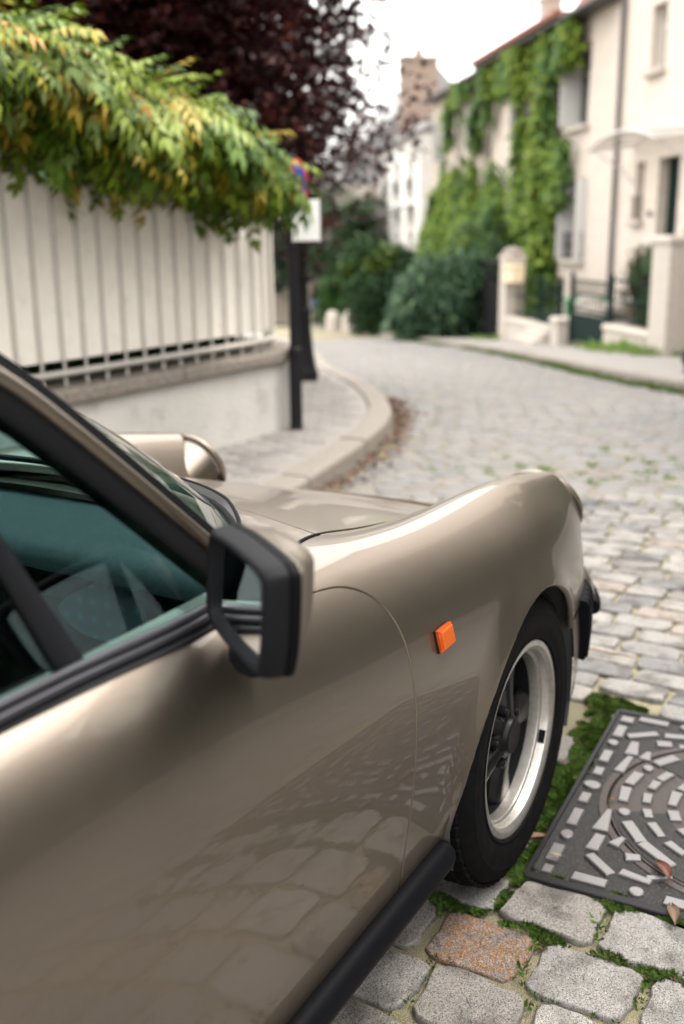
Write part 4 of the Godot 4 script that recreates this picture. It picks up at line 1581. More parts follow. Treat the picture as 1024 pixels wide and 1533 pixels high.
func far_sett(mb: MB, q: Array) -> void:
	var b := Basis(Vector3.UP, q[1])
	var slope := Vector3(0, 0, 0)
	var at: Vector3 = q[0]
	var hx: float = q[2]
	var hz: float = q[3]
	var k := mb.v.size()
	for ring in 2:
		var y := -0.03 if ring == 0 else 0.0
		var inset := 0.0 if ring == 0 else 0.007
		for e in [[-1, -0.75], [-0.8, -1], [0.8, -1], [1, -0.75], [1, 0.75], [0.8, 1], [-0.8, 1], [-1, 0.75]]:
			var l := Vector3(e[0] * (hx - inset) * rng.randf_range(0.95, 1.03), y, e[1] * (hz - inset) * rng.randf_range(0.97, 1.02))
			var nn := Vector3(e[0] * 0.5, 1.2, e[1] * 0.5) if ring == 1 else Vector3(e[0], 0.1, e[1])
			var p := at + b * l
			p.y = gy(p.x, p.z) + (at.y - gy(at.x, at.z)) + y
			mb.put(p, (b * nn).normalized())
	mb.put(at + Vector3(0, 0.003, 0), Vector3.UP)
	for i in 8:
		var j := (i + 1) % 8
		# outline runs clockwise seen from above in x, z
		mb.tri(k + i, k + 8 + i, k + j)
		mb.tri(k + j, k + 8 + i, k + 8 + j)
		mb.tri(k + 8 + i, k + 16, k + 8 + j)

func offset_line(line: PackedVector2Array, d: float) -> PackedVector2Array:      # moved to its right by d
	var out := PackedVector2Array()
	for i in line.size():
		var t := (line[mini(i + 1, line.size() - 1)] - line[maxi(i - 1, 0)]).normalized()
		out.append(line[i] + Vector2(-t.y, t.x) * d)
	return out

func along(line: PackedVector2Array, step: float) -> PackedVector2Array:
	var out := PackedVector2Array([line[0]])
	var left := step
	for i in line.size() - 1:
		var a := line[i]
		var b := line[i + 1]
		var l := a.distance_to(b)
		var at := 0.0
		while l - at >= left:
			at += left
			left = step
			out.append(a.lerp(b, at / l))
		left -= l - at
	return out

func build_pavements() -> void:
	# left pavement: kerb stones, then small paving blocks up to the garden wall
	var kerb := thing("kerb", "worn kerb of long granite blocks along the left pavement", "", Vector3.ZERO, 0.0, "", "structure")
	kerb_stones(kerb, left_line, -1.0, 0.18, 0.115, 40.0)
	var kerb2 := thing("kerb", "low grey kerb along the right pavement before the gardens", "", Vector3.ZERO, 0.0, "", "structure")
	kerb_stones(kerb2, right_line, 1.0, 0.18, 0.10, 44.0)
	for sd in [-1.0, 1.0]:
		var line: PackedVector2Array = left_line if sd < 0 else right_line
		var inner := offset_line(line, sd * (0.185 if sd < 0 else 0.185))
		var outer := offset_line(line, sd * (2.6 if sd < 0 else 1.9))
		var mb := MB.new()
		var rows := [[], []]
		for i in inner.size():
			var y := 0.10 if sd < 0 else 0.09
			rows[0].append(Vector3(inner[i].x, gy(inner[i].x, inner[i].y) + y, inner[i].y))
			rows[1].append(Vector3(outer[i].x, gy(outer[i].x, outer[i].y) + y, outer[i].y))
		mb.grid(rows, false, sd > 0)
		for i in mb.n.size():
			if mb.n[i].y < 0:
				mb.n[i] = -mb.n[i]
		var o := obj("pavement", mb, M.tarmac)
		tag(o, "left pavement of grey blocks between the kerb and the garden wall" if sd < 0 else "right pavement before the garden gates", "", "", "structure")
		if sd < 0:
			mb = MB.new()
			rng.seed = 91
			for i in range(-4, 110):
				for j in range(-28, 6):
					var p := st(4.0 + i * 0.118, j * 0.172 + (0.086 if i % 2 else 0.0))
					var c := Vector2(p.x, p.z)
					var d := side_of(left_line, c)
					if d > -0.28 or d < -1.6:
						continue
					var tone := rng.randf_range(0.75, 1.15)
					mb.col = Color(0.25 * tone, 0.235 * tone, 0.225 * tone)
					far_sett(mb, [Vector3(p.x, p.y + 0.108 + rng.randf_range(-0.002, 0.002), p.z), -atan2(ACROSS.x, ACROSS.z) * -1.0, 0.055, 0.081, -1.0])
			obj("paving_blocks", mb, M.sett_far, o).set_meta("kind", "stuff")

func kerb_stones(parent: Node3D, line: PackedVector2Array, sd: float, wide: float, high: float, reach: float) -> void:
	var pts := along(line, 0.22)
	var i := 0
	rng.seed = 17
	while i < pts.size() - 6:
		var n := 4 + rng.randi() % 2
		if (Vector3(pts[i].x, 0, pts[i].y) - EYE).dot(LANE) > reach:
			break
		var rows := []
		var lift := rng.randf_range(-0.006, 0.006)
		for k in n + 1:
			var idx := mini(i + k, pts.size() - 1)
			var t := (pts[mini(idx + 1, pts.size() - 1)] - pts[maxi(idx - 1, 0)]).normalized()
			var o := Vector2(-t.y, t.x) * sd
			var p := pts[idx] + t * (0.008 if k == 0 else (-0.008 if k == n else 0.0))
			var row := []
			for c in [[0.0, -0.06], [0.004, high - 0.03], [0.012, high - 0.008], [0.034, high], [wide - 0.012, high + 0.004], [wide, high - 0.004], [wide, -0.05]]:
				var q: Vector2 = p + o * c[0]
				row.append(Vector3(q.x, gy(q.x, q.y) + c[1] + lift, q.y))
			rows.append(row)
		var mb := MB.new()
		mb.grid(rows, false, sd < 0)
		for e in [0, n]:
			mb.poly(rows[e] if (e == 0) == (sd > 0) else Array(rows[e]).duplicate().map(func(x): return x))
		obj("kerb_stone", mb, M.kerb, parent)
		i += n

# ---------------------------------------------------------------- the cast iron cover
func build_cover() -> void:
	var tilt := deg_to_rad(2.6)
	var g := 0.435
	var c := Vector3(0.439, 0.0, 1.2182)
	var root := thing("manhole_cover", "square cast iron manhole frame with round studded lid beside the front wheel", "manhole cover", c + Vector3(0, 0.0, 0), 0.0)
	# local axes: a along z (to the right), b along x (forwards)
	var f := Basis(Vector3.UP, tilt)
	var at := func(a: float, b: float, y: float) -> Vector3: return f * Vector3(b - g, y, a - g)
	var mb := MB.new()
	# outer iron edge
	for e in [[0.0, g, 0.012, 0.87], [0.87, g, 0.012, 0.87], [g, 0.0, 0.87, 0.012], [g, 0.87, 0.87, 0.012]]:
		mb.box(at.call(e[0], e[1], -0.02), Vector3(e[3] + 0.01, 0.056, e[2]), 0.002, f)
	obj("frame_edge", mb, M.iron, root)
	# asphalt filling with a round hole
	mb = MB.new()
	var rows := [[], []]
	for k in 73:
		var a := TAU * k / 72.0
		var d := Vector2(cos(a), sin(a))
		var sq := 0.431 / maxf(absf(d.x), absf(d.y))
		rows[0].append(f * Vector3(d.x * 0.375, 0.003, d.y * 0.375))
		rows[1].append(f * Vector3(d.x * sq, 0.003, d.y * sq))
	mb.grid(rows, false, true)
	fix_up(mb)
	obj("frame_filling", mb, M.asphalt, root)
	mb = MB.new()
	mb.lathe([Vector2(0.3765, -0.02), Vector2(0.3765, 0.004), Vector2(0.374, 0.006), Vector2(0.359, 0.006), Vector2(0.357, 0.004), Vector2(0.357, -0.03)], 72)
	obj("frame_ring", mb, M.cast, root)
	mb = MB.new()
	mb.lathe([Vector2(0.351, -0.03), Vector2(0.351, 0.002), Vector2(0.349, 0.004), Vector2(0.340, 0.004), Vector2(0.0005, 0.0045)], 72)
	var lid := obj("lid", mb, M.cast, root)
	# asphalt pockets in the lid
	for s in [[200.0, 262.0, 0.215, 0.345], [120.0, 152.0, 0.225, 0.31], [300.0, 352.0, 0.215, 0.345], [20.0, 80.0, 0.215, 0.345], [0.0, 359.9, 0.10, 0.15]]:
		mb = MB.new()
		rows = [[], []]
		for k in 19:
			var a := deg_to_rad(lerpf(s[0], s[1], k / 18.0))
			rows[0].append(Vector3(sin(a) * s[2], 0.0065, cos(a) * s[2]))
			rows[1].append(Vector3(sin(a) * s[3], 0.0065, cos(a) * s[3]))
		mb.grid(rows, false, false)
		fix_up(mb)
		obj("lid_filling", mb, M.asphalt, lid)
	# studs of the frame: [a, b, half along a, half along b, turn, top narrowing]
	rng.seed = 3
	var studs := [[0.036, 0.815, 0.018, 0.016, 0, 1], [0.033, 0.737, 0.014, 0.034, 0, 1], [0.031, 0.664, -0.015, 0.015, 0, 1], [0.032, 0.581, 0.013, 0.032, 0, 1], [0.034, 0.495, 0.0125, 0.020, 0, 1], [0.036, 0.422, -0.022, 0.018, 0, 1], [0.035, 0.354, 0.0125, 0.022, 0, 1], [0.037, 0.261, 0.0125, 0.036, 0, 1], [0.039, 0.181, -0.015, 0.017, 0, 1], [0.036, 0.100, 0.014, 0.033, 0, 1], [0.038, 0.034, 0.011, 0.014, 0, 1],
		[0.128, 0.034, 0.036, 0.0135, 0, 1], [0.225, 0.036, -0.016, 0.015, 0, 1], [0.318, 0.034, 0.036, 0.0135, 0, 1], [0.405, 0.034, 0.020, 0.0135, 0, 1], [0.48, 0.036, -0.015, 0.015, 0, 1], [0.56, 0.034, 0.036, 0.0135, 0, 1], [0.65, 0.034, 0.02, 0.0135, 0, 1], [0.73, 0.034, 0.036, 0.0135, 0, 1], [0.81, 0.036, -0.015, 0.015, 0, 1],
		[0.105, 0.835, 0.040, 0.0125, 0, 1], [0.19, 0.835, -0.016, 0.014, 0, 1], [0.28, 0.835, 0.040, 0.0125, 0, 1], [0.39, 0.835, 0.03, 0.0125, 0, 1], [0.49, 0.835, -0.016, 0.014, 0, 1], [0.60, 0.835, 0.04, 0.0125, 0, 1], [0.72, 0.835, 0.035, 0.0125, 0, 1], [0.82, 0.835, 0.02, 0.0125, 0, 1],
		[0.836, 0.13, 0.0125, 0.034, 0, 1], [0.836, 0.25, -0.016, 0.016, 0, 1], [0.836, 0.37, 0.0125, 0.036, 0, 1], [0.836, 0.48, 0.0125, 0.022, 0, 1], [0.836, 0.60, 0.0125, 0.036, 0, 1], [0.836, 0.72, -0.016, 0.016, 0, 1],
		[0.092, 0.742, 0.044, 0.0105, 0.62, 1], [0.085, 0.655, 0.018, 0.036, 0.1, 0.5], [0.125, 0.628, 0.016, 0.022, 0.0, 0.2], [0.084, 0.56, 0.014, 0.046, -0.1, 0.45], [0.100, 0.278, 0.019, 0.048, 0.05, 0.1], [0.106, 0.178, 0.015, 0.033, -0.05, 0.8], [0.149, 0.202, 0.014, 0.022, -0.3, 0.3], [0.134, 0.098, 0.040, 0.012, -0.72, 1], [0.192, 0.155, 0.017, 0.013, 0.3, 0.7], [0.213, 0.085, 0.034, 0.0115, -0.18, 0.7], [0.258, 0.105, 0.028, 0.007, 0.45, 0.3],
		[0.19, 0.775, 0.045, 0.0115, 0.25, 0.8], [0.155, 0.715, 0.02, 0.014, 0.3, 0.9], [0.22, 0.725, 0.03, 0.010, 0.3, 0.4], [0.66, 0.105, 0.04, 0.012, 0.4, 1], [0.72, 0.16, 0.03, 0.012, 0.8, 0.6], [0.77, 0.22, 0.015, 0.035, 0, 0.5], [0.765, 0.64, 0.015, 0.04, 0.1, 0.5], [0.70, 0.76, 0.04, 0.012, -0.3, 0.8], [0.62, 0.78, 0.03, 0.012, 0.1, 0.6], [0.78, 0.10, 0.03, 0.012, -0.6, 1], [0.78, 0.76, 0.03, 0.012, 0.7, 1]]
	for s in studs:
		mb = MB.new()
		stud_shape(mb, s[2], s[3], s[5])
		var o := obj("stud", mb, M.stud, root)
		o.transform = Transform3D(f * Basis(Vector3.UP, s[4]), at.call(s[0], s[1], 0.003))
	# studs of the lid: rings of rectangles and discs
	for ring in [[0.318, [147, 159, 172, 187, 202, 217, 234, 254, 268, 285, 305, 325, 345, 3, 20, 38, 56, 75, 94, 112, 130], [0.036, -0.014, 0.034, 0.034, -0.015, 0.042, 0.05, -0.015, 0.03, 0.04, 0.04, -0.015, 0.035], 0.0145], [0.265, [160, 172, 187, 202, 217, 234, 253, 272, 292, 312, 332, 352, 12, 32, 52, 72, 92, 112, 136], [0.026, 0.022, 0.021, 0.017, 0.028, 0.028, -0.014, 0.025, 0.03], 0.0125], [0.205, [181, 203, 226, 250, 275, 300, 325, 350, 15, 40, 65, 90, 115, 140, 160], [0.033, 0.020, 0.028, -0.014, 0.03], 0.0145], [0.075, [180, 240, 300, 0, 60, 120], [0.02, -0.014], 0.013]]:
		for k in ring[1].size():
			var a := deg_to_rad(float(ring[1][k]))
			var sz: float = ring[2][k % ring[2].size()]
			mb = MB.new()
			if sz < 0:
				stud_shape(mb, sz, absf(sz), 1.0)
			else:
				stud_shape(mb, sz, ring[3], rng.randf_range(0.65, 1.0))
			var o := obj("stud", mb, M.stud, lid)
			o.transform = Transform3D(Basis(Vector3.UP, a + PI / 2.0), Vector3(sin(a) * ring[0], 0.0045, cos(a) * ring[0]))
			o.position = Vector3(sin(a) * ring[0], 0.0045, cos(a) * ring[0])

func fix_up(mb: MB) -> void:
	if mb.n[0].y < 0:
		for i in mb.n.size():
			mb.n[i] = -mb.n[i]
		for i in range(0, mb.ix.size(), 3):
			var t := mb.ix[i]
			mb.ix[i] = mb.ix[i + 1]
			mb.ix[i + 1] = t

func stud_shape(mb: MB, ha: float, hb: float, taper: float) -> void:     # local z: half length ha, local x: half hb; taper narrows the far end
	var pts := []
	if ha < 0:
		for k in 14:
			var a := TAU * k / 14.0
			pts.append(Vector2(cos(a) * -ha, sin(a) * hb))
	else:
		var w := 1.0 if ha > hb else taper
		var w2 := taper if ha > hb else 1.0
		var j := func() -> float: return rng.randf_range(-0.001, 0.001)
		if ha > hb:
			pts = [Vector2(-ha + j.call(), -hb), Vector2(ha, -hb * w2), Vector2(ha + j.call(), hb * lerpf(1.0, w2, 0.5)), Vector2(-ha, hb)]
		else:
			pts = [Vector2(-ha, -hb + j.call()), Vector2(ha, -hb), Vector2(ha * lerpf(1.0, w, 0.5), hb + j.call()), Vector2(-ha * w, hb)]
	mb.prism(pts, 0.0095, Transform3D(Basis(Vector3(0, 0, 1), Vector3(1, 0, 0), Vector3(0, 1, 0)), Vector3(0, -0.001, 0)), 0.0022)

# ---------------------------------------------------------------- left side: garden wall, railing, climbing shrub, tree
var wall_path := PackedVector2Array()       # front face of the garden wall, in x and z

func make_wall_path() -> void:
	wall_path.append(Vector2(-7.0, -2.30))
	wall_path.append(Vector2(3.62, -2.32))
	var c := Vector2(3.62, -3.22)
	for k in range(1, 17):
		var a := deg_to_rad(k * 5.0)
		wall_path.append(c + Vector2(sin(a), cos(a)) * 0.9)
	var e := wall_path[wall_path.size() - 1]
	wall_path.append(e + Vector2(cos(deg_to_rad(80)), -sin(deg_to_rad(80))) * 5.0)

func frame_on(line: PackedVector2Array, d: float) -> Array:     # point, direction at distance d along
	for i in line.size() - 1:
		var l := line[i].distance_to(line[i + 1])
		if d <= l or i == line.size() - 2:
			var t := (line[i + 1] - line[i]) / l
			return [line[i] + t * d, t]
		d -= l
	return []

func smoothed_frame(line: PackedVector2Array, d: float) -> Array:
	var a: Array = frame_on(line, maxf(0.0, d - 0.09))
	var b: Array = frame_on(line, d + 0.09)
	return [frame_on(line, d)[0], ((b[0] as Vector2) - (a[0] as Vector2)).normalized()]

func build_left_side() -> void:
	make_wall_path()
	var inner := offset_line(wall_path, -0.26)
	var wall := thing("garden_wall", "low grey rendered garden wall with stone coping curving round the corner", "wall")
	var mb := MB.new()
	var fine := along(wall_path, 0.1)
	var fin := offset_line(fine, -0.26)
	var rows := [[], [], [], []]
	for i in fine.size():
		var y0 := gy(fine[i].x, fine[i].y)
		rows[0].append(Vector3(fine[i].x, y0 - 0.1, fine[i].y))
		rows[1].append(Vector3(fine[i].x, 0.53, fine[i].y))
		rows[2].append(Vector3(fin[i].x, 0.53, fin[i].y))
		rows[3].append(Vector3(fin[i].x, y0 - 0.1, fin[i].y))
	for k in 3:
		mb.grid([rows[k], rows[k + 1]], false, true)
	for i in mb.n.size():
		pass
	obj("wall_face", mb, M.wall_grey, wall)
	var d := 0.3
	rng.seed = 21
	while d < 15.5:
		var l := rng.randf_range(0.85, 1.15)
		mb = MB.new()
		rows = []
		for k in 7:
			var fr := smoothed_frame(wall_path, d + 0.006 + (l - 0.012) * k / 6.0)
			var o := Vector2(-fr[1].y, fr[1].x)
			var row := []
			for c in [[-0.29, 0.540], [-0.29, 0.602], [0.03, 0.608], [0.042, 0.604], [0.045, 0.597], [0.045, 0.548], [0.040, 0.540], [-0.29, 0.540]]:
				var q: Vector2 = fr[0] + o * c[0]
				row.append(Vector3(q.x, c[1], q.y))
			rows.append(row)
		mb.grid(rows, false, false)
		for e in [0, 6]:
			mb.polyo(rows[e].slice(0, 7), rows[3][0])
		obj("coping_stone", mb, M.coping, wall)
		d += l
	var pier := smoothed_frame(wall_path, 10.62 + 0.36)
	mb = MB.new()
	mb.box(Vector3(pier[0].x, 0.26, pier[0].y), Vector3(0.16, 0.535, 0.08), 0.006, Basis(Vector3.UP, atan2(-pier[1].y, pier[1].x)))
	obj("pilaster", mb, M.wall_grey, wall)
	# ---- railing of bars with sheet metal boards behind
	var fence := thing("metal_fence", "off-white metal railing backed with round-topped sheet boards on the low wall", "fence")
	var bar := MB.new()
	bar.box(Vector3(0, 1.27, 0), Vector3(0.014, 1.34, 0.014), 0.003)
	var bar_mesh := bar.mesh()
	var tip := MB.new()
	tip.lathe([Vector2(0.012, 0.0), Vector2(0.010, 0.02), Vector2(0.001, 0.055)], 8)
	var pts := [Vector2(-0.074, 0.735), Vector2(0.074, 0.735)]
	for k in 13:
		var a := PI * k / 12.0
		pts.append(Vector2(cos(a) * 0.074, 1.585 + 0.052 * sin(a)))
	var board := MB.new()
	board.prism(pts, 0.006, Transform3D.IDENTITY, 0.001)
	var board_mesh := board.mesh()
	d = 4.0
	var post_d := 10.62 + 0.66
	while d < post_d:
		var fr := smoothed_frame(wall_path, d)
		var o := Vector2(-fr[1].y, fr[1].x)
		var yaw := atan2(-fr[1].y, fr[1].x)
		var q: Vector2 = fr[0] - o * 0.10
		obj("bar", bar_mesh, M.fence_bar, fence).transform = Transform3D(Basis(Vector3.UP, yaw), Vector3(q.x, 0, q.y))
		var fr2 := smoothed_frame(wall_path, d + 0.0775)
		var o2 := Vector2(-fr2[1].y, fr2[1].x)
		var q2: Vector2 = fr2[0] - o2 * 0.125
		obj("board", board_mesh, M.fence, fence).transform = Transform3D(Basis(Vector3.UP, atan2(-fr2[1].y, fr2[1].x)), Vector3(q2.x, 0, q2.y))
		d += 0.155
	for r in [[0.672, 0.020], [1.79, 0.018]]:
		mb = MB.new()
		var path := []
		for k in 80:
			var fr := smoothed_frame(wall_path, lerpf(3.9, post_d + 0.1, k / 79.0))
			var o := Vector2(-fr[1].y, fr[1].x)
			var q: Vector2 = fr[0] - o * 0.094
			path.append(Vector3(q.x, r[0], q.y))
		mb.tube(path, r[1], 4, 1.0)
		obj("rail", mb, M.fence_bar, fence)
	mb = MB.new()
	var pf := smoothed_frame(wall_path, post_d + 0.08)
	mb.box(Vector3(pf[0].x, 1.2, pf[0].y) + Vector3(pf[1].y, 0, -pf[1].x) * 0.1, Vector3(0.07, 1.3, 0.07), 0.006, Basis(Vector3.UP, atan2(-pf[1].y, pf[1].x)))
	obj("post", mb, M.fence, fence)
	build_wisteria()
	var hroot := thing("privet_hedge", "dark green hedge growing close behind the off-white railing", "hedge")
	var core := MB.new()
	var hleaf := MB.new()
	rng.seed = 29
	for k in 6:
		var hd := Vector3(rng.randf_range(-1, 1), rng.randf_range(-0.6, 0.6), rng.randf_range(-1, 1)).normalized()
		leaf_blade(hleaf, hd * 0.03, hd, Vector3(0.1, 1, 0.1), 0.075, 0.026)
	var hp := []
	var ht := []
	d = 4.2
	while d < 11.2:
		var fr := smoothed_frame(wall_path, d)
		var o := Vector2(-fr[1].y, fr[1].x)
		var q: Vector2 = fr[0] - o * 0.62
		core.box(Vector3(q.x, 0.85, q.y), Vector3(0.55, 1.7, 0.5), 0.15, Basis(Vector3.UP, atan2(-fr[1].y, fr[1].x)))
		for k in 70:
			var w: Vector2 = fr[0] - o * (0.62 - rng.randf_range(0.18, 0.36)) + fr[1] * rng.randf_range(-0.25, 0.25)
			hp.append(Transform3D(Basis.from_euler(Vector3(rng.randf(), rng.randf() * TAU, rng.randf())), Vector3(w.x, rng.randf_range(0.1, 1.8), w.y)))
			ht.append([Color(0.03, 0.065, 0.02), Color(0.045, 0.09, 0.025), Color(0.06, 0.11, 0.03)][rng.randi() % 3])
		d += 0.45
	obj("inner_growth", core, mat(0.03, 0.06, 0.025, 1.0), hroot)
	many("foliage", hleaf.mesh(), M.leaf, hp, ht, hroot)
	# ---- sign pole
	var p := Vector3(3.89, 0.085, -2.262)
	var pole := thing("sign_pole", "black metal pole with no parking sign half hidden by leaves at the wall's corner", "sign pole", p)
	mb = MB.new()
	mb.lathe([Vector2(0.034, 0.5), Vector2(0.034, 1.73), Vector2(0.03, 1.745), Vector2(0.001, 1.75)], 20)
	obj("pole", mb, M.iron, pole)
	mb = MB.new()
	mb.lathe([Vector2(0.050, 0.0), Vector2(0.046, 0.012), Vector2(0.0415, 0.02), Vector2(0.0415, 0.50), Vector2(0.046, 0.505), Vector2(0.046, 0.53), Vector2(0.041, 0.54), Vector2(0.034, 0.545)], 20)
	obj("sleeve", mb, M.iron, pole)
	var face := Basis(Vector3.UP, atan2(-0.87, 0.50) + 0.25)
	var side := Basis(Vector3.UP, atan2(ACROSS.x, ACROSS.z) - 0.42)
	mb = MB.new()
	mb.lathe([Vector2(0.150, -0.003), Vector2(0.150, 0.003), Vector2(0.1485, 0.004), Vector2(0.001, 0.0042)], 36, Transform3D(side * Basis(Vector3(1, 0, 0), PI / 2), side * Vector3(0, 1.575, 0.045)))
	var sign := obj("sign_disc", mb, mat(0.55, 0.02, 0.02, 0.4), pole)
	mb = MB.new()
	mb.lathe([Vector2(0.118, 0.0), Vector2(0.118, 0.0055), Vector2(0.001, 0.0057)], 36, Transform3D(side * Basis(Vector3(1, 0, 0), PI / 2), side * Vector3(0, 1.575, 0.045)))
	obj("blue_field", mb, mat(0.01, 0.03, 0.30, 0.4), sign)
	mb = MB.new()
	mb.box(side * Vector3(0, 1.575, 0.051), Vector3(0.236, 0.028, 0.003), 0.0, side * Basis(Vector3(0, 0, 1), -PI / 4))
	obj("red_bar", mb, mat(0.55, 0.02, 0.02, 0.4), sign)
	mb = MB.new()
	var pl := smooth_ring([Vector2(-0.09, -0.115), Vector2(-0.078, -0.127), Vector2(0.078, -0.127), Vector2(0.09, -0.115), Vector2(0.09, 0.115), Vector2(0.078, 0.127), Vector2(-0.078, 0.127), Vector2(-0.09, 0.115)], true, 2)
	var pa: Array = []
	for q in pl:
		pa.append(q)
	mb.prism(pa, 0.004, Transform3D(face, face * Vector3(0.085, 1.35, 0.038)), 0.001)
	obj("white_plate", mb, mat(0.72, 0.72, 0.70, 0.4), pole)
	# ---- street lamp behind
	var lp := st(10.28, -0.36)
	lp.y += 0.10
	var lamp := thing("street_lamp", "black cast iron street lamp with flared base behind the sign pole", "street lamp", lp)
	mb = MB.new()
	mb.lathe([Vector2(0.145, 0.0), Vector2(0.145, 0.10), Vector2(0.132, 0.115), Vector2(0.124, 0.15), Vector2(0.100, 0.30), Vector2(0.082, 0.50), Vector2(0.074, 0.66), Vector2(0.088, 0.68), Vector2(0.088, 0.71), Vector2(0.068, 0.73)], 8)
	obj("base", mb, M.iron, lamp)
	mb = MB.new()
	mb.lathe([Vector2(0.068, 0.72), Vector2(0.056, 0.80), Vector2(0.050, 0.95), Vector2(0.074, 0.98), Vector2(0.074, 1.02), Vector2(0.050, 1.06), Vector2(0.044, 1.6), Vector2(0.038, 2.9), Vector2(0.055, 2.93), Vector2(0.03, 2.97)], 16)
	obj("shaft", mb, M.iron, lamp)
	mb = MB.new()
	mb.lathe([Vector2(0.06, 2.97), Vector2(0.10, 3.0), Vector2(0.17, 3.38), Vector2(0.18, 3.40)], 6)
	obj("lantern_glass", mb, M.screen, lamp)
	mb = MB.new()
	mb.lathe([Vector2(0.19, 3.40), Vector2(0.16, 3.45), Vector2(0.06, 3.52), Vector2(0.02, 3.60), Vector2(0.001, 3.64)], 6)
	obj("lantern_hood", mb, M.iron, lamp)

func leaf_blade(mb: MB, at: Vector3, dir: Vector3, up: Vector3, l: float, w: float, droop := 0.2) -> void:   # one pointed leaf of two folded halves
	var s := dir.cross(up).normalized()
	var n := s.cross(dir).normalized()
	var mid := at + dir * l * 0.45 + n * l * 0.03
	var tip := at + dir * l - n * l * droop
	var k := mb.v.size()
	mb.put(at, n)
	mb.put(mid + s * w + n * w * 0.25, (n - s * 0.3).normalized())
	mb.put(mid - s * w + n * w * 0.25, (n + s * 0.3).normalized())
	mb.put(tip, (n + dir * 0.4).normalized())
	mb.put(mid - n * w * 0.05, n)
	mb.tri(k, k + 1, k + 4)
	mb.tri(k, k + 4, k + 2)
	mb.tri(k + 1, k + 3, k + 4)
	mb.tri(k + 4, k + 3, k + 2)

func pinnate(seed_: int, length: float, pairs: int) -> MB:      # a compound leaf, hanging along -y and +z
	rng.seed = seed_
	var mb := MB.new()
	for i in pairs:
		var f := (i + 1.0) / pairs
		var p := Vector3(0, -length * f * f * 0.55, length * f * 0.85)
		var d := Vector3(0, -1.1 * f, 0.85).normalized()
		for s in [-1.0, 1.0]:
			var dir := (Vector3(s * 0.85, -0.25 - 0.2 * f, 0) + d * 0.75 + Vector3(rng.randf_range(-0.15, 0.15), rng.randf_range(-0.15, 0.15), rng.randf_range(-0.15, 0.15))).normalized()
			leaf_blade(mb, p, dir, Vector3(0, 0.8, 0.5), length * rng.randf_range(0.20, 0.34), length * rng.randf_range(0.034, 0.05))
	leaf_blade(mb, Vector3(0, -length * 0.55, length * 0.85), Vector3(0, -0.85, 0.5).normalized(), Vector3(0, 0.6, 0.8), length * 0.32, length * 0.055)
	var path := []
	for i in 5:
		var f := i / 4.0
		path.append(Vector3(0, -length * f * f * 0.55, length * f * 0.85))
	mb.tube(path, length * 0.006, 3)
	return mb

func hedge_point(d: float, a: float, r: float) -> Array:       # on the climbing shrub: d along the wall, a round its section
	var fr := smoothed_frame(wall_path, d)
	var o := Vector2(-fr[1].y, fr[1].x)
	var x: float = d - 7.0
	var top := 2.16 - 0.35 * smoothstep(1.9, 3.3, x) - 0.34 * smoothstep(3.0, 4.6, x)
	var low := 2.03 - 0.20 * smoothstep(1.2, 2.2, x) - 0.14 * smoothstep(2.4, 3.6, x) - 0.05 * smoothstep(3.6, 4.4, x)
	top += 0.05 * sin(x * 5.1) + 0.04 * sin(x * 11.3 + 1.0)
	low += 0.05 * sin(x * 4.3 + 2.0) + 0.045 * sin(x * 13.0)
	var cy := (top + low) * 0.5
	var hy := (top - low) * 0.5
	var out := -0.05 + cos(a) * 0.36 * r
	var q: Vector2 = fr[0] + o * out
	var p := Vector3(q.x, cy + sin(a) * hy * r, q.y)
	return [p, Vector3(o.x * cos(a), sin(a) * 0.8, o.y * cos(a)).normalized()]

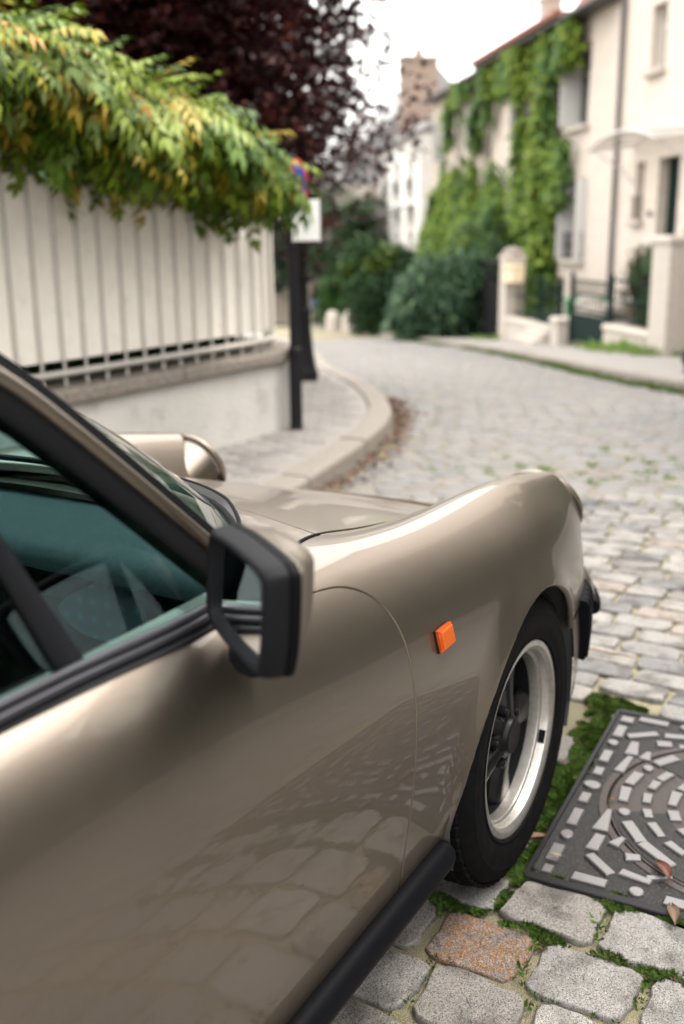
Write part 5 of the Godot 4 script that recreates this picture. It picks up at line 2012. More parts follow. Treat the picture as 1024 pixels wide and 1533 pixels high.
func build_wisteria() -> void:
	var bush := thing("climbing_shrub", "yellow and green leafy climber spilling over the white railing", "shrub")
	var tones := [Color(0.05, 0.11, 0.006), Color(0.085, 0.16, 0.008), Color(0.155, 0.215, 0.010), Color(0.03, 0.07, 0.008), Color(0.30, 0.22, 0.015), Color(0.34, 0.17, 0.018), Color(0.12, 0.18, 0.04)]
	var mats := []
	for t in tones:
		var m := mat(t.r, t.g, t.b, 0.5)
		m.backlight_enabled = true
		m.backlight = Color(0.5, 0.55, 0.25)
		m.cull_mode = BaseMaterial3D.CULL_DISABLED
		mats.append(m)
	var meshes := []
	var mbs := []
	for k in 5:
		var mb := pinnate(300 + k, [0.27, 0.24, 0.30, 0.22, 0.26][k], [6, 5, 7, 5, 6][k])
		mbs.append(mb)
		meshes.append(mb.mesh())
	rng.seed = 8
	var places := []
	var tints := []
	for i in 5200:
		var d := rng.randf_range(5.2, 10.4)
		var a := rng.randf_range(-1.9, 2.6)
		var single := i < 300
		if single:
			d = rng.randf_range(8.0, 10.4)
			a = rng.randf_range(-1.1, 1.7)
		var r := rng.randf_range(0.93, 1.1) if single else sqrt(rng.randf_range(0.12, 1.1))
		var hp := hedge_point(d, a, r)
		var n: Vector3 = hp[1]
		var f := (n + Vector3(rng.randf_range(-0.7, 0.7), rng.randf_range(-0.5, 0.3), rng.randf_range(-0.7, 0.7))).normalized()
		f.y *= 0.5
		f = f.normalized()
		var b := Basis.looking_at(-f, Vector3.UP) * Basis(Vector3(0, 0, 1), rng.randf_range(-0.5, 0.5))
		b = b.scaled(Vector3.ONE * rng.randf_range(0.7, 1.2))
		# the left end turns yellow, the corner stays green
		var age := clampf(0.95 - (d - 8.0) * 0.24 + 0.35 * sin(d * 3.7) * cos(a * 3.0) + rng.randf_range(-0.25, 0.25), 0.0, 1.0)
		var pick := 0
		var q := rng.randf()
		if age > 0.72:
			pick = 4 if q < 0.24 else (5 if q < 0.275 else (2 if q < 0.75 else 6))
		elif age > 0.4:
			pick = 2 if q < 0.40 else (1 if q < 0.75 else (4 if q < 0.83 else 0))
		else:
			pick = 1 if q < 0.34 else (0 if q < 0.72 else (3 if q < 0.9 else 2))
		if single:
			var o := obj("leaf", meshes[rng.randi() % 5], mats[pick], bush)
			o.transform = Transform3D(b, hp[0])
		else:
			places.append(Transform3D(b, hp[0]))
			tints.append(tones[pick])
	for k in 5:
		var pk := []
		var tk := []
		for i in range(k, places.size(), 5):
			pk.append(places[i])
			tk.append(tints[i])
		many("foliage" if k == 0 else "foliage_%03d" % k, meshes[k], M.leaf, pk, tk, bush)
	rng.seed = 9
	for k in 9:
		var mb := MB.new()
		var path := []
		var d0 := 4.8 + k * 0.75
		for i in 7:
			var hp := hedge_point(d0 + i * 0.16, 1.2 - i * 0.35 + rng.randf_range(-0.3, 0.3), 0.4)
			path.append(hp[0])
		mb.tube(path, 0.012, 5)
		obj("stem", mb, M.bark, bush)

func limb(mb: MB, a: Vector3, b: Vector3, r0: float, r1: float, bend: float) -> Array:
	var path := []
	var rad := []
	var side := (b - a).cross(Vector3(rng.randf_range(-1, 1), 0.3, rng.randf_range(-1, 1))).normalized()
	for i in 7:
		var f := i / 6.0
		path.append(a.lerp(b, f) + side * sin(PI * f) * bend * a.distance_to(b))
		rad.append(lerpf(r0, r1, f))
	mb.tube(path, rad, 7)
	return path

func tree(called: String, label: String, at: Vector3, height: float, crown: Vector3, crown_y: float, n: int, size: float, tones: Array, m: Material, seed_: int, group := "", clumps := 60) -> Node3D:
	var root := thing(called, label, "tree", at, 0.0, group)
	rng.seed = seed_
	var mb := MB.new()
	var fork := Vector3(0, crown_y - crown.y * 0.75, 0)
	mb.tube([Vector3(0, -0.1, 0), fork * 0.3 + Vector3(0.03, 0, 0.02), fork * 0.7, fork], [height * 0.032, height * 0.024, height * 0.02, height * 0.018], 9)
	obj("trunk", mb, M.bark, root)
	mb = MB.new()
	var tips := []
	for k in clumps:
		var d := Vector3(rng.randfn(), rng.randfn(), rng.randfn()).normalized() * pow(rng.randf(), 0.4)
		var tip := Vector3(0, crown_y, 0) + d * crown * Vector3(1, 1, 1)
		tips.append(tip)
	for k in mini(12, clumps):
		var path := limb(mb, fork, tips[k], height * 0.011, height * 0.002, 0.12)
		for j in 3:
			limb(mb, path[3 + j], path[3 + j] + Vector3(rng.randf_range(-1, 1), rng.randf_range(-0.2, 0.9), rng.randf_range(-1, 1)) * crown.x * 0.35, height * 0.004, height * 0.0012, 0.1)
	obj("limb", mb, M.bark, root)
	var leaf := MB.new()
	for k in 4:
		var d := Vector3(rng.randf_range(-1, 1), rng.randf_range(-0.7, 0.5), rng.randf_range(-1, 1)).normalized()
		leaf_blade(leaf, d * size * 0.25, d, Vector3(0.1, 1, 0.1), size, size * 0.3)
	var places := []
	var tints := []
	for i in n:
		var c: Vector3 = tips[rng.randi() % tips.size()]
		var p := c + Vector3(rng.randfn(), rng.randfn() * 0.8, rng.randfn()) * crown.x * 0.16
		var b := Basis.from_euler(Vector3(rng.randf() * 0.9 - 0.45, rng.randf() * TAU, rng.randf() * 0.9 - 0.45)).scaled(Vector3.ONE * rng.randf_range(0.7, 1.25))
		places.append(Transform3D(b, p))
		tints.append(tones[rng.randi() % tones.size()])
	many("crown", leaf.mesh(), m, places, tints, root)
	return root

func shrub(called: String, label: String, at: Vector3, size: Vector3, n: int, leaf_l: float, leaf_w: float, tones: Array, seed_: int, hang := 0.0, group := "") -> Node3D:
	var root := thing(called, label, "shrub", at, 0.0, group)
	rng.seed = seed_
	var lobes := [[Vector3(0, size.y * 0.42, 0), size * Vector3(0.74, 0.46, 0.74)]]
	for k in 8:
		var a := TAU * k / 8.0 + rng.randf()
		var up := rng.randf_range(0.12, 0.85)
		var out := sqrt(1.0 - up * up * 0.8) * rng.randf_range(0.42, 0.72)
		lobes.append([Vector3(cos(a) * size.x * out, size.y * up, sin(a) * size.z * out), size * Vector3(rng.randf_range(0.26, 0.42), rng.randf_range(0.14, 0.24), rng.randf_range(0.26, 0.42))])
	var mb := MB.new()
	for l in lobes:
		var rows := []
		for i in 7:
			var row := []
			for j in 12:
				var a := TAU * j / 12.0
				var e := lerpf(-PI / 2, PI / 2, i / 6.0)
				row.append(l[0] + Vector3(cos(a) * cos(e), sin(e), -sin(a) * cos(e)) * (l[1] as Vector3) * 0.80)
			rows.append(row)
		mb.grid(rows, true, false)
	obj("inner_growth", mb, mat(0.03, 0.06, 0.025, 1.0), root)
	var leaf := MB.new()
	for k in 6:
		var d := Vector3(rng.randf_range(-1, 1), rng.randf_range(-0.8, 0.6) - hang, rng.randf_range(-1, 1)).normalized()
		leaf_blade(leaf, Vector3(rng.randf_range(-1, 1), rng.randf_range(-1, 1), rng.randf_range(-1, 1)) * leaf_l * 0.7, d, Vector3(0.1, 1, 0.2), leaf_l * rng.randf_range(0.6, 1.2), leaf_w)
	var places := []
	var tints := []
	for i in n:
		var l: Array = lobes[0 if rng.randf() < 0.3 else 1 + rng.randi() % 8]
		var d := Vector3(rng.randfn(), rng.randfn(), rng.randfn()).normalized()
		var p: Vector3 = l[0] + d * (l[1] as Vector3) * rng.randf_range(0.78, 1.18)
		if p.y < 0.03:
			continue
		if hang > 0.3 and rng.randf() < 0.35:
			p.y = maxf(0.05, p.y - rng.randf() * 0.35)
		places.append(Transform3D(Basis.from_euler(Vector3(rng.randf() * 0.8 - 0.4, rng.randf() * TAU, rng.randf() * 0.8 - 0.4)).scaled(Vector3.ONE * rng.randf_range(0.6, 1.4)), p))
		tints.append(tones[rng.randi() % tones.size()])
	many("foliage", leaf.mesh(), M.leaf, places, tints, root)
	return root

# ---------------------------------------------------------------- right side: a row of houses along one line
const ROW := Vector3(0.78043, 0, -0.62524)        # along the fronts, away from the eye
const OUT := Vector3(-0.62524, 0, -0.78043)       # out of the fronts, towards the lane
const FRONT := Vector3(18.68, 0, -3.0)

func front_at(a: float, y: float, out := 0.0) -> Vector3:
	return FRONT + ROW * a + OUT * out + Vector3(0, y, 0)

func front_basis() -> Transform3D:       # x against the row (to the right seen from the lane), y up, z out of the wall
	return Transform3D(Basis(-ROW, Vector3.UP, OUT), FRONT)

func house(called: String, label: String, a0: float, a1: float, y0: float, y1: float, out: float, deep: float, m: Material, holes: Array) -> Node3D:
	# holes: [a from, a to, y from, y to, kind]
	var root := thing(called, label, "house")
	var tr := front_basis()
	tr.origin += OUT * out
	root.transform = tr
	var mb := MB.new()
	var xs := [-a1, -a0]
	var ys := [y0, y1]
	for h in holes:
		xs.append_array([-h[1], -h[0]])
		ys.append_array([h[2], h[3]])
	xs.sort()
	ys.sort()
	for i in xs.size() - 1:
		for j in ys.size() - 1:
			if xs[i + 1] - xs[i] < 1e-4 or ys[j + 1] - ys[j] < 1e-4:
				continue
			var cx: float = (xs[i] + xs[i + 1]) * 0.5
			var cy: float = (ys[j] + ys[j + 1]) * 0.5
			var open := false
			for h in holes:
				if cx > -h[1] and cx < -h[0] and cy > h[2] and cy < h[3]:
					open = true
			if not open:
				mb.poly([Vector3(xs[i], ys[j], 0), Vector3(xs[i + 1], ys[j], 0), Vector3(xs[i + 1], ys[j + 1], 0), Vector3(xs[i], ys[j + 1], 0)])
	var rd := 0.26
	for h in holes:
		var x0: float = -h[1]
		var x1: float = -h[0]
		mb.poly([Vector3(x0, h[2], 0), Vector3(x0, h[3], 0), Vector3(x0, h[3], -rd), Vector3(x0, h[2], -rd)])
		mb.poly([Vector3(x1, h[2], 0), Vector3(x1, h[2], -rd), Vector3(x1, h[3], -rd), Vector3(x1, h[3], 0)])
		mb.poly([Vector3(x0, h[2], 0), Vector3(x0, h[2], -rd), Vector3(x1, h[2], -rd), Vector3(x1, h[2], 0)])
		mb.poly([Vector3(x0, h[3], 0), Vector3(x1, h[3], 0), Vector3(x1, h[3], -rd), Vector3(x0, h[3], -rd)])
	mb.poly([Vector3(-a1, y0, 0), Vector3(-a1, y1, 0), Vector3(-a1, y1, -deep), Vector3(-a1, y0, -deep)])
	mb.poly([Vector3(-a0, y0, 0), Vector3(-a0, y0, -deep), Vector3(-a0, y1, -deep), Vector3(-a0, y1, 0)])
	mb.poly([Vector3(-a1, y0, -deep), Vector3(-a1, y1, -deep), Vector3(-a0, y1, -deep), Vector3(-a0, y0, -deep)])
	mb.poly([Vector3(-a1, y1, 0), Vector3(-a0, y1, 0), Vector3(-a0, y1, -deep), Vector3(-a1, y1, -deep)])
	obj("wall", mb, m, root)
	for h in holes:
		var w: float = h[1] - h[0]
		var t: float = h[3] - h[2]
		var c := Vector3(-(h[0] + h[1]) * 0.5, (h[2] + h[3]) * 0.5, -rd + 0.02)
		if h[4] == "door":
			mb = MB.new()
			mb.box(c, Vector3(w, t, 0.05), 0.004)
			for q in [-0.24, 0.24]:
				for e in [-0.22, 0.22]:
					mb.box(c + Vector3(q * w, e * t, 0.03), Vector3(w * 0.36, t * 0.36, 0.02), 0.008)
			obj("door", mb, M.gate_green, root)
			continue
		mb = MB.new()
		for s in [-1, 1]:
			mb.box(c + Vector3(s * (w * 0.5 - 0.035), 0, 0), Vector3(0.07, t, 0.06), 0.006)
			mb.box(c + Vector3(0, s * (t * 0.5 - 0.035), 0), Vector3(w - 0.14, 0.07, 0.058), 0.006)
		mb.box(c, Vector3(0.06, t - 0.14, 0.055), 0.006)
		mb.box(c + Vector3(0, t * 0.18, 0), Vector3(w - 0.14, 0.035, 0.05), 0.004)
		var fr := obj("window", mb, M.frame_white, root)
		for s in [-1, 1]:
			mb = MB.new()
			mb.box(c + Vector3(s * w * 0.25, 0, -0.01), Vector3(w * 0.5 - 0.09, t - 0.13, 0.008))
			obj("pane", mb, M.glass_dark, fr)
		mb = MB.new()
		mb.box(Vector3(c.x, h[2] - 0.05, 0.03), Vector3(w + 0.16, 0.10, 0.22), 0.015)
		obj("sill", mb, M.stone_pale, root)
		if h[4] == "rail" or h[4] == "shutter":
			mb = MB.new()
			var top: float = h[2] + minf(0.62, t * 0.4)
			for yy in [h[2] + 0.06, top]:
				mb.box(Vector3(c.x, yy, 0.07), Vector3(w + 0.06, 0.03, 0.03), 0.004)
			var nb := int(w / 0.11)
			for k in nb + 1:
				mb.box(Vector3(c.x - w * 0.5 + w * k / nb, (h[2] + top) * 0.5 + 0.03, 0.07), Vector3(0.014, top - h[2] - 0.06, 0.014))
			for k in maxi(1, nb / 3):
				var ring := []
				for q in 13:
					var an := TAU * q / 12.0
					ring.append(Vector3(c.x - w * 0.5 + w * (k * 3.0 + 1.5) / nb + cos(an) * 0.1, (h[2] + top) * 0.5 + 0.03 + sin(an) * 0.13, 0.07))
				mb.tube(ring, 0.009, 4, 1.0, Vector3(0, 0, 1))
			obj("window_railing", mb, M.iron, root)
		if h[4] == "shutter" or h[4] == "leaf":
			for s in ([1, -1] if h[4] == "shutter" else [-1]):
				mb = MB.new()
				# shutters folded back into the reveal
				var sx: float = c.x + s * (w * 0.5 - 0.03)
				var sw := 0.46 if h[4] == "leaf" else 0.42
				mb.box(Vector3(sx - s * 0.02, c.y, -rd + 0.08 + sw * 0.5), Vector3(0.035, t - 0.06, sw), 0.004)
				for k in 9:
					mb.box(Vector3(sx - s * 0.042, c.y - t * 0.42 + t * 0.84 * k / 8.0, -rd + 0.08 + sw * 0.5), Vector3(0.012, t * 0.06, sw - 0.08), 0.003)
				obj("shutter", mb, M.shutter, root)
	return root

func on_house(root: Node3D, called: String, m: Material, boxes: Array) -> MeshInstance3D:      # boxes in the row's own axes: [a, y, out, size a, size y, size out]
	var mb := MB.new()
	for b in boxes:
		mb.box(Vector3(-b[0], b[1], b[2]), Vector3(b[3], b[4], b[5]), 0.012)
	return obj(called, mb, m, root)

func gable_roof(root: Node3D, a0: float, a1: float, y: float, deep: float, rise: float, m: Material, over := 0.35, called := "roof") -> MeshInstance3D:
	var mb := MB.new()
	var n := 14
	for side in 2:
		for k in n:           # courses of tiles lying over one another
			var f0 := float(k) / n
			var f1 := float(k + 1) / n
			var z0 := lerpf(over, -deep * 0.5, f0) if side == 0 else lerpf(-deep - over, -deep * 0.5, f0)
			var z1 := lerpf(over, -deep * 0.5, f1) if side == 0 else lerpf(-deep - over, -deep * 0.5, f1)
			var y0 := y + rise * f0 + 0.03
			var y1 := y + rise * f1
			var p := [Vector3(-a1, y0, z0), Vector3(-a0, y0, z0), Vector3(-a0, y1, z1), Vector3(-a1, y1, z1)]
			mb.polyo(p, Vector3(-(a0 + a1) * 0.5, y - 5.0, -deep * 0.5))
			mb.polyo([Vector3(-a1, y0 - 0.045, z0), Vector3(-a0, y0 - 0.045, z0), Vector3(-a0, y0, z0), Vector3(-a1, y0, z0)], Vector3(-(a0 + a1) * 0.5, y0, -deep * 0.5))
	mb.polyo([Vector3(-a1, y, over), Vector3(-a0, y, over), Vector3(-a0, y, -deep - over), Vector3(-a1, y, -deep - over)], Vector3(-(a0 + a1) * 0.5, y + 1.0, -deep * 0.5))
	for e in [a0, a1]:
		mb.polyo([Vector3(-e, y, over), Vector3(-e, y, -deep - over), Vector3(-e, y + rise, -deep * 0.5)], Vector3(-(a0 + a1) * 0.5, y, -deep * 0.5))
	return obj(called, mb, m, root)

func chimney(root: Node3D, a: float, y0: float, y1: float, out: float, wide: float, thick: float, m: Material, pots: int) -> void:
	var ch := on_house(root, "chimney", m, [[a, (y0 + y1) * 0.5, out, wide, y1 - y0, thick], [a, y1 - 0.06, out, wide + 0.12, 0.12, thick + 0.12], [a, y1 - 0.30, out, wide + 0.05, 0.06, thick + 0.05]])
	for k in pots:
		var mb := MB.new()
		mb.lathe([Vector2(0.12, 0), Vector2(0.10, 0.3), Vector2(0.12, 0.34), Vector2(0.09, 0.36)], 12, Transform3D(Basis.IDENTITY, Vector3(-(a + (k - (pots - 1) * 0.5) * wide / pots), y1, out)))
		obj("chimney_pot", mb, M.brick, ch)

func build_houses() -> void:
	# the cream house with the glass canopy
	var a := house("cream_house", "tall cream rendered house with slit windows and a glass canopy over its door", -9.0, 3.3, -1.5, 8.6, 0.0, 9.0, M.render_cream, [[1.30, 1.95, 4.42, 5.62, "plain"], [1.87, 2.31, 1.60, 2.74, "rail"], [0.36, 1.25, -0.35, 2.76, "door"], [-2.4, -1.2, 4.2, 5.8, "rail"], [-2.6, -1.2, 1.2, 2.8, "rail"], [-6.6, -5.4, 4.2, 5.8, "rail"], [-6.6, -5.4, 1.2, 2.8, "rail"]])
	gable_roof(a, -9.0, 3.3, 8.6, 9.0, 2.4, M.slate)
	var mb := MB.new()
	mb.tube([Vector3(-3.18, -1.0, 0.09), Vector3(-3.18, 6.25, 0.09), Vector3(-3.3, 6.45, 0.2)], 0.055, 10)
	obj("downpipe", mb, M.slate, a)
	# canopy: an iron fan with glass
	mb = MB.new()
	var rows := []
	for i in 9:
		var row := []
		var t := lerpf(0.0, 1.0, i / 8.0)
		for j in 13:
			var f := lerpf(-1.0, 1.0, j / 12.0)
			row.append(Vector3(-0.95 + f * 1.55, 2.98 + 0.24 * (1.0 - f * f) + 0.10 * (1.0 - t), t * 1.0))
		rows.append(row)
	mb.grid(rows, false, true)
	obj("canopy_glass", mb, M.canopy, a)
	mb = MB.new()
	for j in [0, 3, 6, 9, 12]:
		var path := []
		for i in 9:
			path.append(rows[i][j] + Vector3(0, -0.01, 0))
		mb.tube(path, 0.018, 5)
	mb.tube(rows[8], 0.024, 5)
	mb.tube(rows[0], 0.024, 5)
	for s in [-1.45, 1.45]:
		mb.tube([Vector3(-0.95 + s, 2.35, 0.02), Vector3(-0.95 + s, 2.6, 0.25), Vector3(-0.95 + s, 2.95, 0.85)], 0.018, 5)
	obj("canopy_frame", mb, M.shutter, a)
	mb = MB.new()
	for k in 5:
		mb.box(Vector3(-0.8, -0.43 - k * 0.14, 0.3 + k * 0.28), Vector3(1.5, 0.14, 0.6 + k * 0.06), 0.01)
	obj("door_steps", mb, M.stone_pale, a)
	mb = MB.new()
	mb.box(Vector3(-1.50, 1.72, 0.03), Vector3(0.16, 0.12, 0.02), 0.004)
	obj("house_number_plate", mb, M.slate, a)
	# the ivy house
	var b := house("ivy_house", "long cream house half covered with green creeper and a red tiled roof", 3.3, 20.3, -2.6, 6.1, -0.012, 8.5, M.render_pink, [[5.09, 6.3, 3.78, 5.55, "leaf"], [5.0, 6.3, 0.74, 2.6, "shutter"], [9.3, 10.4, 3.8, 5.2, "shutter"], [9.3, 10.4, 0.6, 2.4, "shutter"], [13.7, 15.0, 3.9, 5.45, "shutter"], [13.7, 15.0, 0.4, 2.3, "plain"], [18.2, 19.3, 3.9, 5.3, "shutter"]])
	gable_roof(b, 3.5, 13.0, 6.22, 8.5, 2.3, M.roof_red)
	gable_roof(b, 13.0, 20.3, 6.1, 8.5, 2.1, M.slate)
	on_house(b, "gutter", M.slate, [[8.2, 6.12, 0.30, 9.6, 0.09, 0.50]])
	on_house(b, "tile_edge", M.roof_red, [[9.4, 6.24, 0.36, 7.2, 0.13, 0.62]])
	on_house(b, "cornice", M.slate, [[16.7, 6.05, 0.24, 7.3, 0.10, 0.45]])
	on_house(b, "corner_pilaster", M.render_pink, [[3.62, 2.2, 0.02, 0.5, 7.6, 0.05]])
	chimney(b, 11.4, 6.2, 7.75, -1.2, 0.5, 0.5, M.stone_pale, 1)
	# a pointed turret roof on the red tiles
	mb = MB.new()
	mb.lathe([Vector2(1.3, 6.5), Vector2(0.6, 7.4), Vector2(0.12, 8.1), Vector2(0.06, 8.15), Vector2(0.045, 9.4), Vector2(0.001, 9.8)], 10, Transform3D(Basis.IDENTITY, Vector3(-10.4, 0, -2.2)))
	obj("turret_roof", mb, M.roof_red, b)
	# the white house beyond
	var c := house("white_house", "narrow white house beyond the ivy with dark awnings and grey roof", 20.3, 29.0, -3.4, 5.0, 0.35, 8.0, M.render_white, [[22.0, 22.9, 3.0, 4.3, "rail"], [24.6, 25.6, 3.0, 4.3, "rail"], [27.0, 28.0, 3.0, 4.3, "rail"], [22.0, 22.9, 0.0, 1.5, "plain"], [24.6, 25.6, 0.0, 1.5, "plain"], [27.0, 28.0, 0.0, 1.5, "plain"]])
	gable_roof(c, 20.3, 29.0, 5.05, 8.0, 2.6, M.roof_grey, 0.25)
	chimney(c, 27.4, 4.6, 8.7, -1.4, 0.9, 1.5, M.brick, 4)
	on_house(c, "corner_pipe", M.frame_white, [[20.5, 1.0, 0.06, 0.2, 8.0, 0.1]])
	for k in 3:
		mb = MB.new()
		var ax := 22.4 + k * 2.6
		mb.polyo([Vector3(-ax - 0.7, 2.55, 0.02), Vector3(-ax + 0.7, 2.55, 0.02), Vector3(-ax + 0.7, 2.2, 0.8), Vector3(-ax - 0.7, 2.2, 0.8)], Vector3(-ax, 0, 0))
		mb.box(Vector3(-ax, 2.17, 0.8), Vector3(1.42, 0.10, 0.03), 0.004)
		obj("awning", mb, M.slate, c)
	# the grey roofed houses that close the lane
	var e := house("far_house", "far pale house with steep grey roof and white dormers closing the lane", 29.0, 40.0, -4.0, 3.6, 2.2, 9.0, M.render_pink, [[30.5, 31.6, 0.6, 2.2, "plain"], [33.5, 34.6, 0.6, 2.2, "plain"], [36.5, 37.6, 0.6, 2.2, "plain"]])
	gable_roof(e, 29.0, 40.0, 3.6, 9.0, 5.0, M.roof_grey, 0.3)
	for k in 3:
		on_house(e, "dormer", M.frame_white, [[31.0 + k * 3.2, 4.9, -1.5, 0.9, 1.3, 1.4]])
	on_house(e, "red_awning", mat(0.30, 0.08, 0.05, 0.7), [[30.6, 1.9, 0.5, 1.4, 0.25, 0.9]])
	# two more fronts of the row, beside and behind the parked car, which its doors mirror
	var h := house("row_house", "plain pale house of the row across from the car, outside the picture", -21.0, -9.0, -0.6, 7.6, 0.1, 9.0, M.render_pink, [[-12.4, -11.2, 3.9, 5.6, "rail"], [-12.4, -11.2, 0.9, 2.6, "rail"], [-15.6, -14.4, 3.9, 5.6, "rail"], [-15.6, -14.4, -0.3, 2.3, "door"], [-18.8, -17.6, 3.9, 5.6, "rail"], [-18.8, -17.6, 0.9, 2.6, "rail"]])
	gable_roof(h, -21.0, -9.0, 7.6, 9.0, 2.2, M.slate)
	var h2 := house("row_house", "brick coloured house of the row behind the car, outside the picture", -36.0, -21.0, -0.4, 8.4, 0.0, 9.0, M.brick, [[-24.2, -23.0, 3.9, 5.6, "rail"], [-24.2, -23.0, 0.9, 2.6, "rail"], [-28.0, -26.8, 3.9, 5.6, "rail"], [-28.0, -26.8, 0.9, 2.6, "rail"]])
	gable_roof(h2, -36.0, -21.0, 8.4, 9.0, 2.2, M.roof_red)
	build_creeper()

func build_creeper() -> void:
	var root := thing("creeper", "bright green creeper hanging in long strands over the ivy house front", "climbing plant")
	root.transform = Transform3D(front_basis().basis, FRONT)
	rng.seed = 31
	var leaf := MB.new()
	for k in 6:
		var d := Vector3(rng.randf_range(-0.6, 0.6), -1.0, rng.randf_range(0.1, 0.9)).normalized()
		leaf_blade(leaf, Vector3(rng.randf_range(-0.16, 0.16), rng.randf_range(-0.16, 0.16), rng.randf_range(0, 0.10)), d, Vector3(0.1, 0.4, 1), 0.17, 0.065)
	var places := []
	var tints := []
	var tones := [Color(0.12, 0.21, 0.02), Color(0.165, 0.255, 0.026), Color(0.21, 0.29, 0.035), Color(0.09, 0.17, 0.02)]
	var darks := [Color(0.075, 0.15, 0.035), Color(0.09, 0.175, 0.04), Color(0.11, 0.20, 0.045)]
	var f := noise(0.9, FastNoiseLite.TYPE_SIMPLEX_SMOOTH, 6, 2)
	var f2 := noise(0.35, FastNoiseLite.TYPE_SIMPLEX_SMOOTH, 7, 2)
	var n := 0
	while n < 8000:
		var a := rng.randf_range(4.9, 20.0)
		var y := rng.randf_range(-1.2, 6.1)
		# bare wall round the window at the near end, and the panes kept free
		var edge := 6.75 + 0.35 * f.get_noise_2d(y * 0.6, 3.0)
		if y > 5.15:
			edge = 5.4
		elif y < 3.55 and y > 2.15:
			edge = 5.75 + 0.3 * f.get_noise_2d(y * 2.0, 9.0)
		if a < edge:
			continue
		if a > 17.0 + 2.2 * clampf((4.8 - y) / 3.0, 0.0, 1.0):
			continue
		var skip := false
		for w in [[9.3, 10.5, 3.6, 5.1], [9.4, 10.4, -0.2, 1.3], [13.5, 15.25, 3.75, 5.6], [18.1, 19.4, 3.8, 5.4]]:
			if a > w[0] and a < w[1] and y > w[2] and y < w[3]:
				skip = true
		if skip:
			continue
		var strand := f.get_noise_2d(a * 1.15, y * 0.22)
		strand += 0.25 * f.get_noise_2d(a * 3.1 + 40.0, y * 0.35)
		if strand < lerpf(-0.5, 0.11, clampf((y - 1.4) / 2.0, 0.0, 1.0)) and a > 7.6:
			continue
		if strand < -0.2 and y > 1.5:
			continue
		n += 1
		var deep := 0.06 + 0.30 * clampf(strand + 0.4, 0.0, 1.0) + rng.randf_range(-0.05, 0.08)
		if y < 2.2 and a > 11.0:
			deep += 0.5 * (2.2 - y) * rng.randf()
		var evergreen := f2.get_noise_2d(a * 3.4, 0.0)      # two plants climb side by side: a bright creeper and a dark leaved ivy
		places.append(Transform3D(Basis.from_euler(Vector3(rng.randf_range(-0.4, 0.4), rng.randf_range(-0.7, 0.7), rng.randf_range(-0.5, 0.5))).scaled(Vector3.ONE * rng.randf_range(0.8, 1.35)), Vector3(-a, y, deep)))
		tints.append(darks[rng.randi() % 3] if evergreen > 0.20 + rng.randf_range(-0.12, 0.12) else tones[rng.randi() % 4])
	many("foliage", leaf.mesh(), M.leaf, places, tints, root)
	var mb := MB.new()
	for k in 14:
		var a := rng.randf_range(6.8, 17.0)
		mb.tube([Vector3(-a, -2.0, 0.1), Vector3(-a + 0.15, 0.5, 0.07), Vector3(-a - 0.2, 3.0, 0.07), Vector3(-a + 0.1, 5.8, 0.05)], [0.05, 0.035, 0.025, 0.012], 6)
	obj("stem", mb, M.bark, root)

# the garden fronts in their own line
const G0 := Vector3(15.4, 0, -3.7)

func garden(a: float, y: float, out := 0.0) -> Vector3:
	return G0 + ROW * a + OUT * out + Vector3(0, y, 0)

func ground_under(p: Vector3) -> float:
	return gy(p.x, p.z) + 0.09

func wall_piece(called: String, label: String, category: String, a: float, out: float, w: float, d: float, top: float, m: Material, cap: float, group := "") -> Node3D:
	var p := garden(a, 0, out)
	var y0 := ground_under(p)
	var o := thing(called, label, category, Vector3(p.x, y0, p.z), 0.0, group)
	o.basis = front_basis().basis
	var mb := MB.new()
	mb.box(Vector3(0, (top - y0) * 0.5 - 0.1, 0), Vector3(w, top - y0 + 0.2 - cap, d), 0.015)
	obj("body", mb, m, o)
	mb = MB.new()
	mb.box(Vector3(0, top - y0 - cap * 0.5, 0), Vector3(w + 0.06, cap, d + 0.06), 0.03)
	obj("coping", mb, m, o)
	return o

func gate(label: String, a0: float, a1: float, top: float, panel: float, m: Material) -> void:
	var p := garden((a0 + a1) * 0.5, 0)
	var y0 := ground_under(p)
	var o := thing("garden_gate", label, "gate", Vector3(p.x, y0, p.z))
	o.basis = front_basis().basis
	var w := a1 - a0
	var mb := MB.new()
	mb.box(Vector3(0, (panel - y0 + 0.06) * 0.5, 0), Vector3(w - 0.06, panel - y0 - 0.06, 0.03), 0.004)
	obj("lower_panel", mb, m, o)
	for s in [-1, 1]:
		mb = MB.new()
		mb.box(Vector3(s * w * 0.5, (top - y0) * 0.5, 0), Vector3(0.07, top - y0, 0.07), 0.006)
		mb.lathe([Vector2(0.03, 0), Vector2(0.045, 0.04), Vector2(0.03, 0.08), Vector2(0.001, 0.09)], 10, Transform3D(Basis.IDENTITY, Vector3(s * w * 0.5, top - y0, 0)))
		obj("gate_post", mb, m, o)
	for y in [top - 0.06, lerpf(panel, top, 0.55), panel + 0.05]:
		mb = MB.new()
		mb.box(Vector3(0, y - y0, 0), Vector3(w - 0.07, 0.035, 0.03), 0.004)
		obj("rail", mb, m, o)
	var n := int(w / 0.13)
	for k in range(1, n):
		mb = MB.new()
		mb.box(Vector3(-w * 0.5 + w * k / n, (top + panel) * 0.5 - y0 - 0.01, 0), Vector3(0.016, top - panel - 0.10, 0.016))
		obj("bar", mb, m, o)

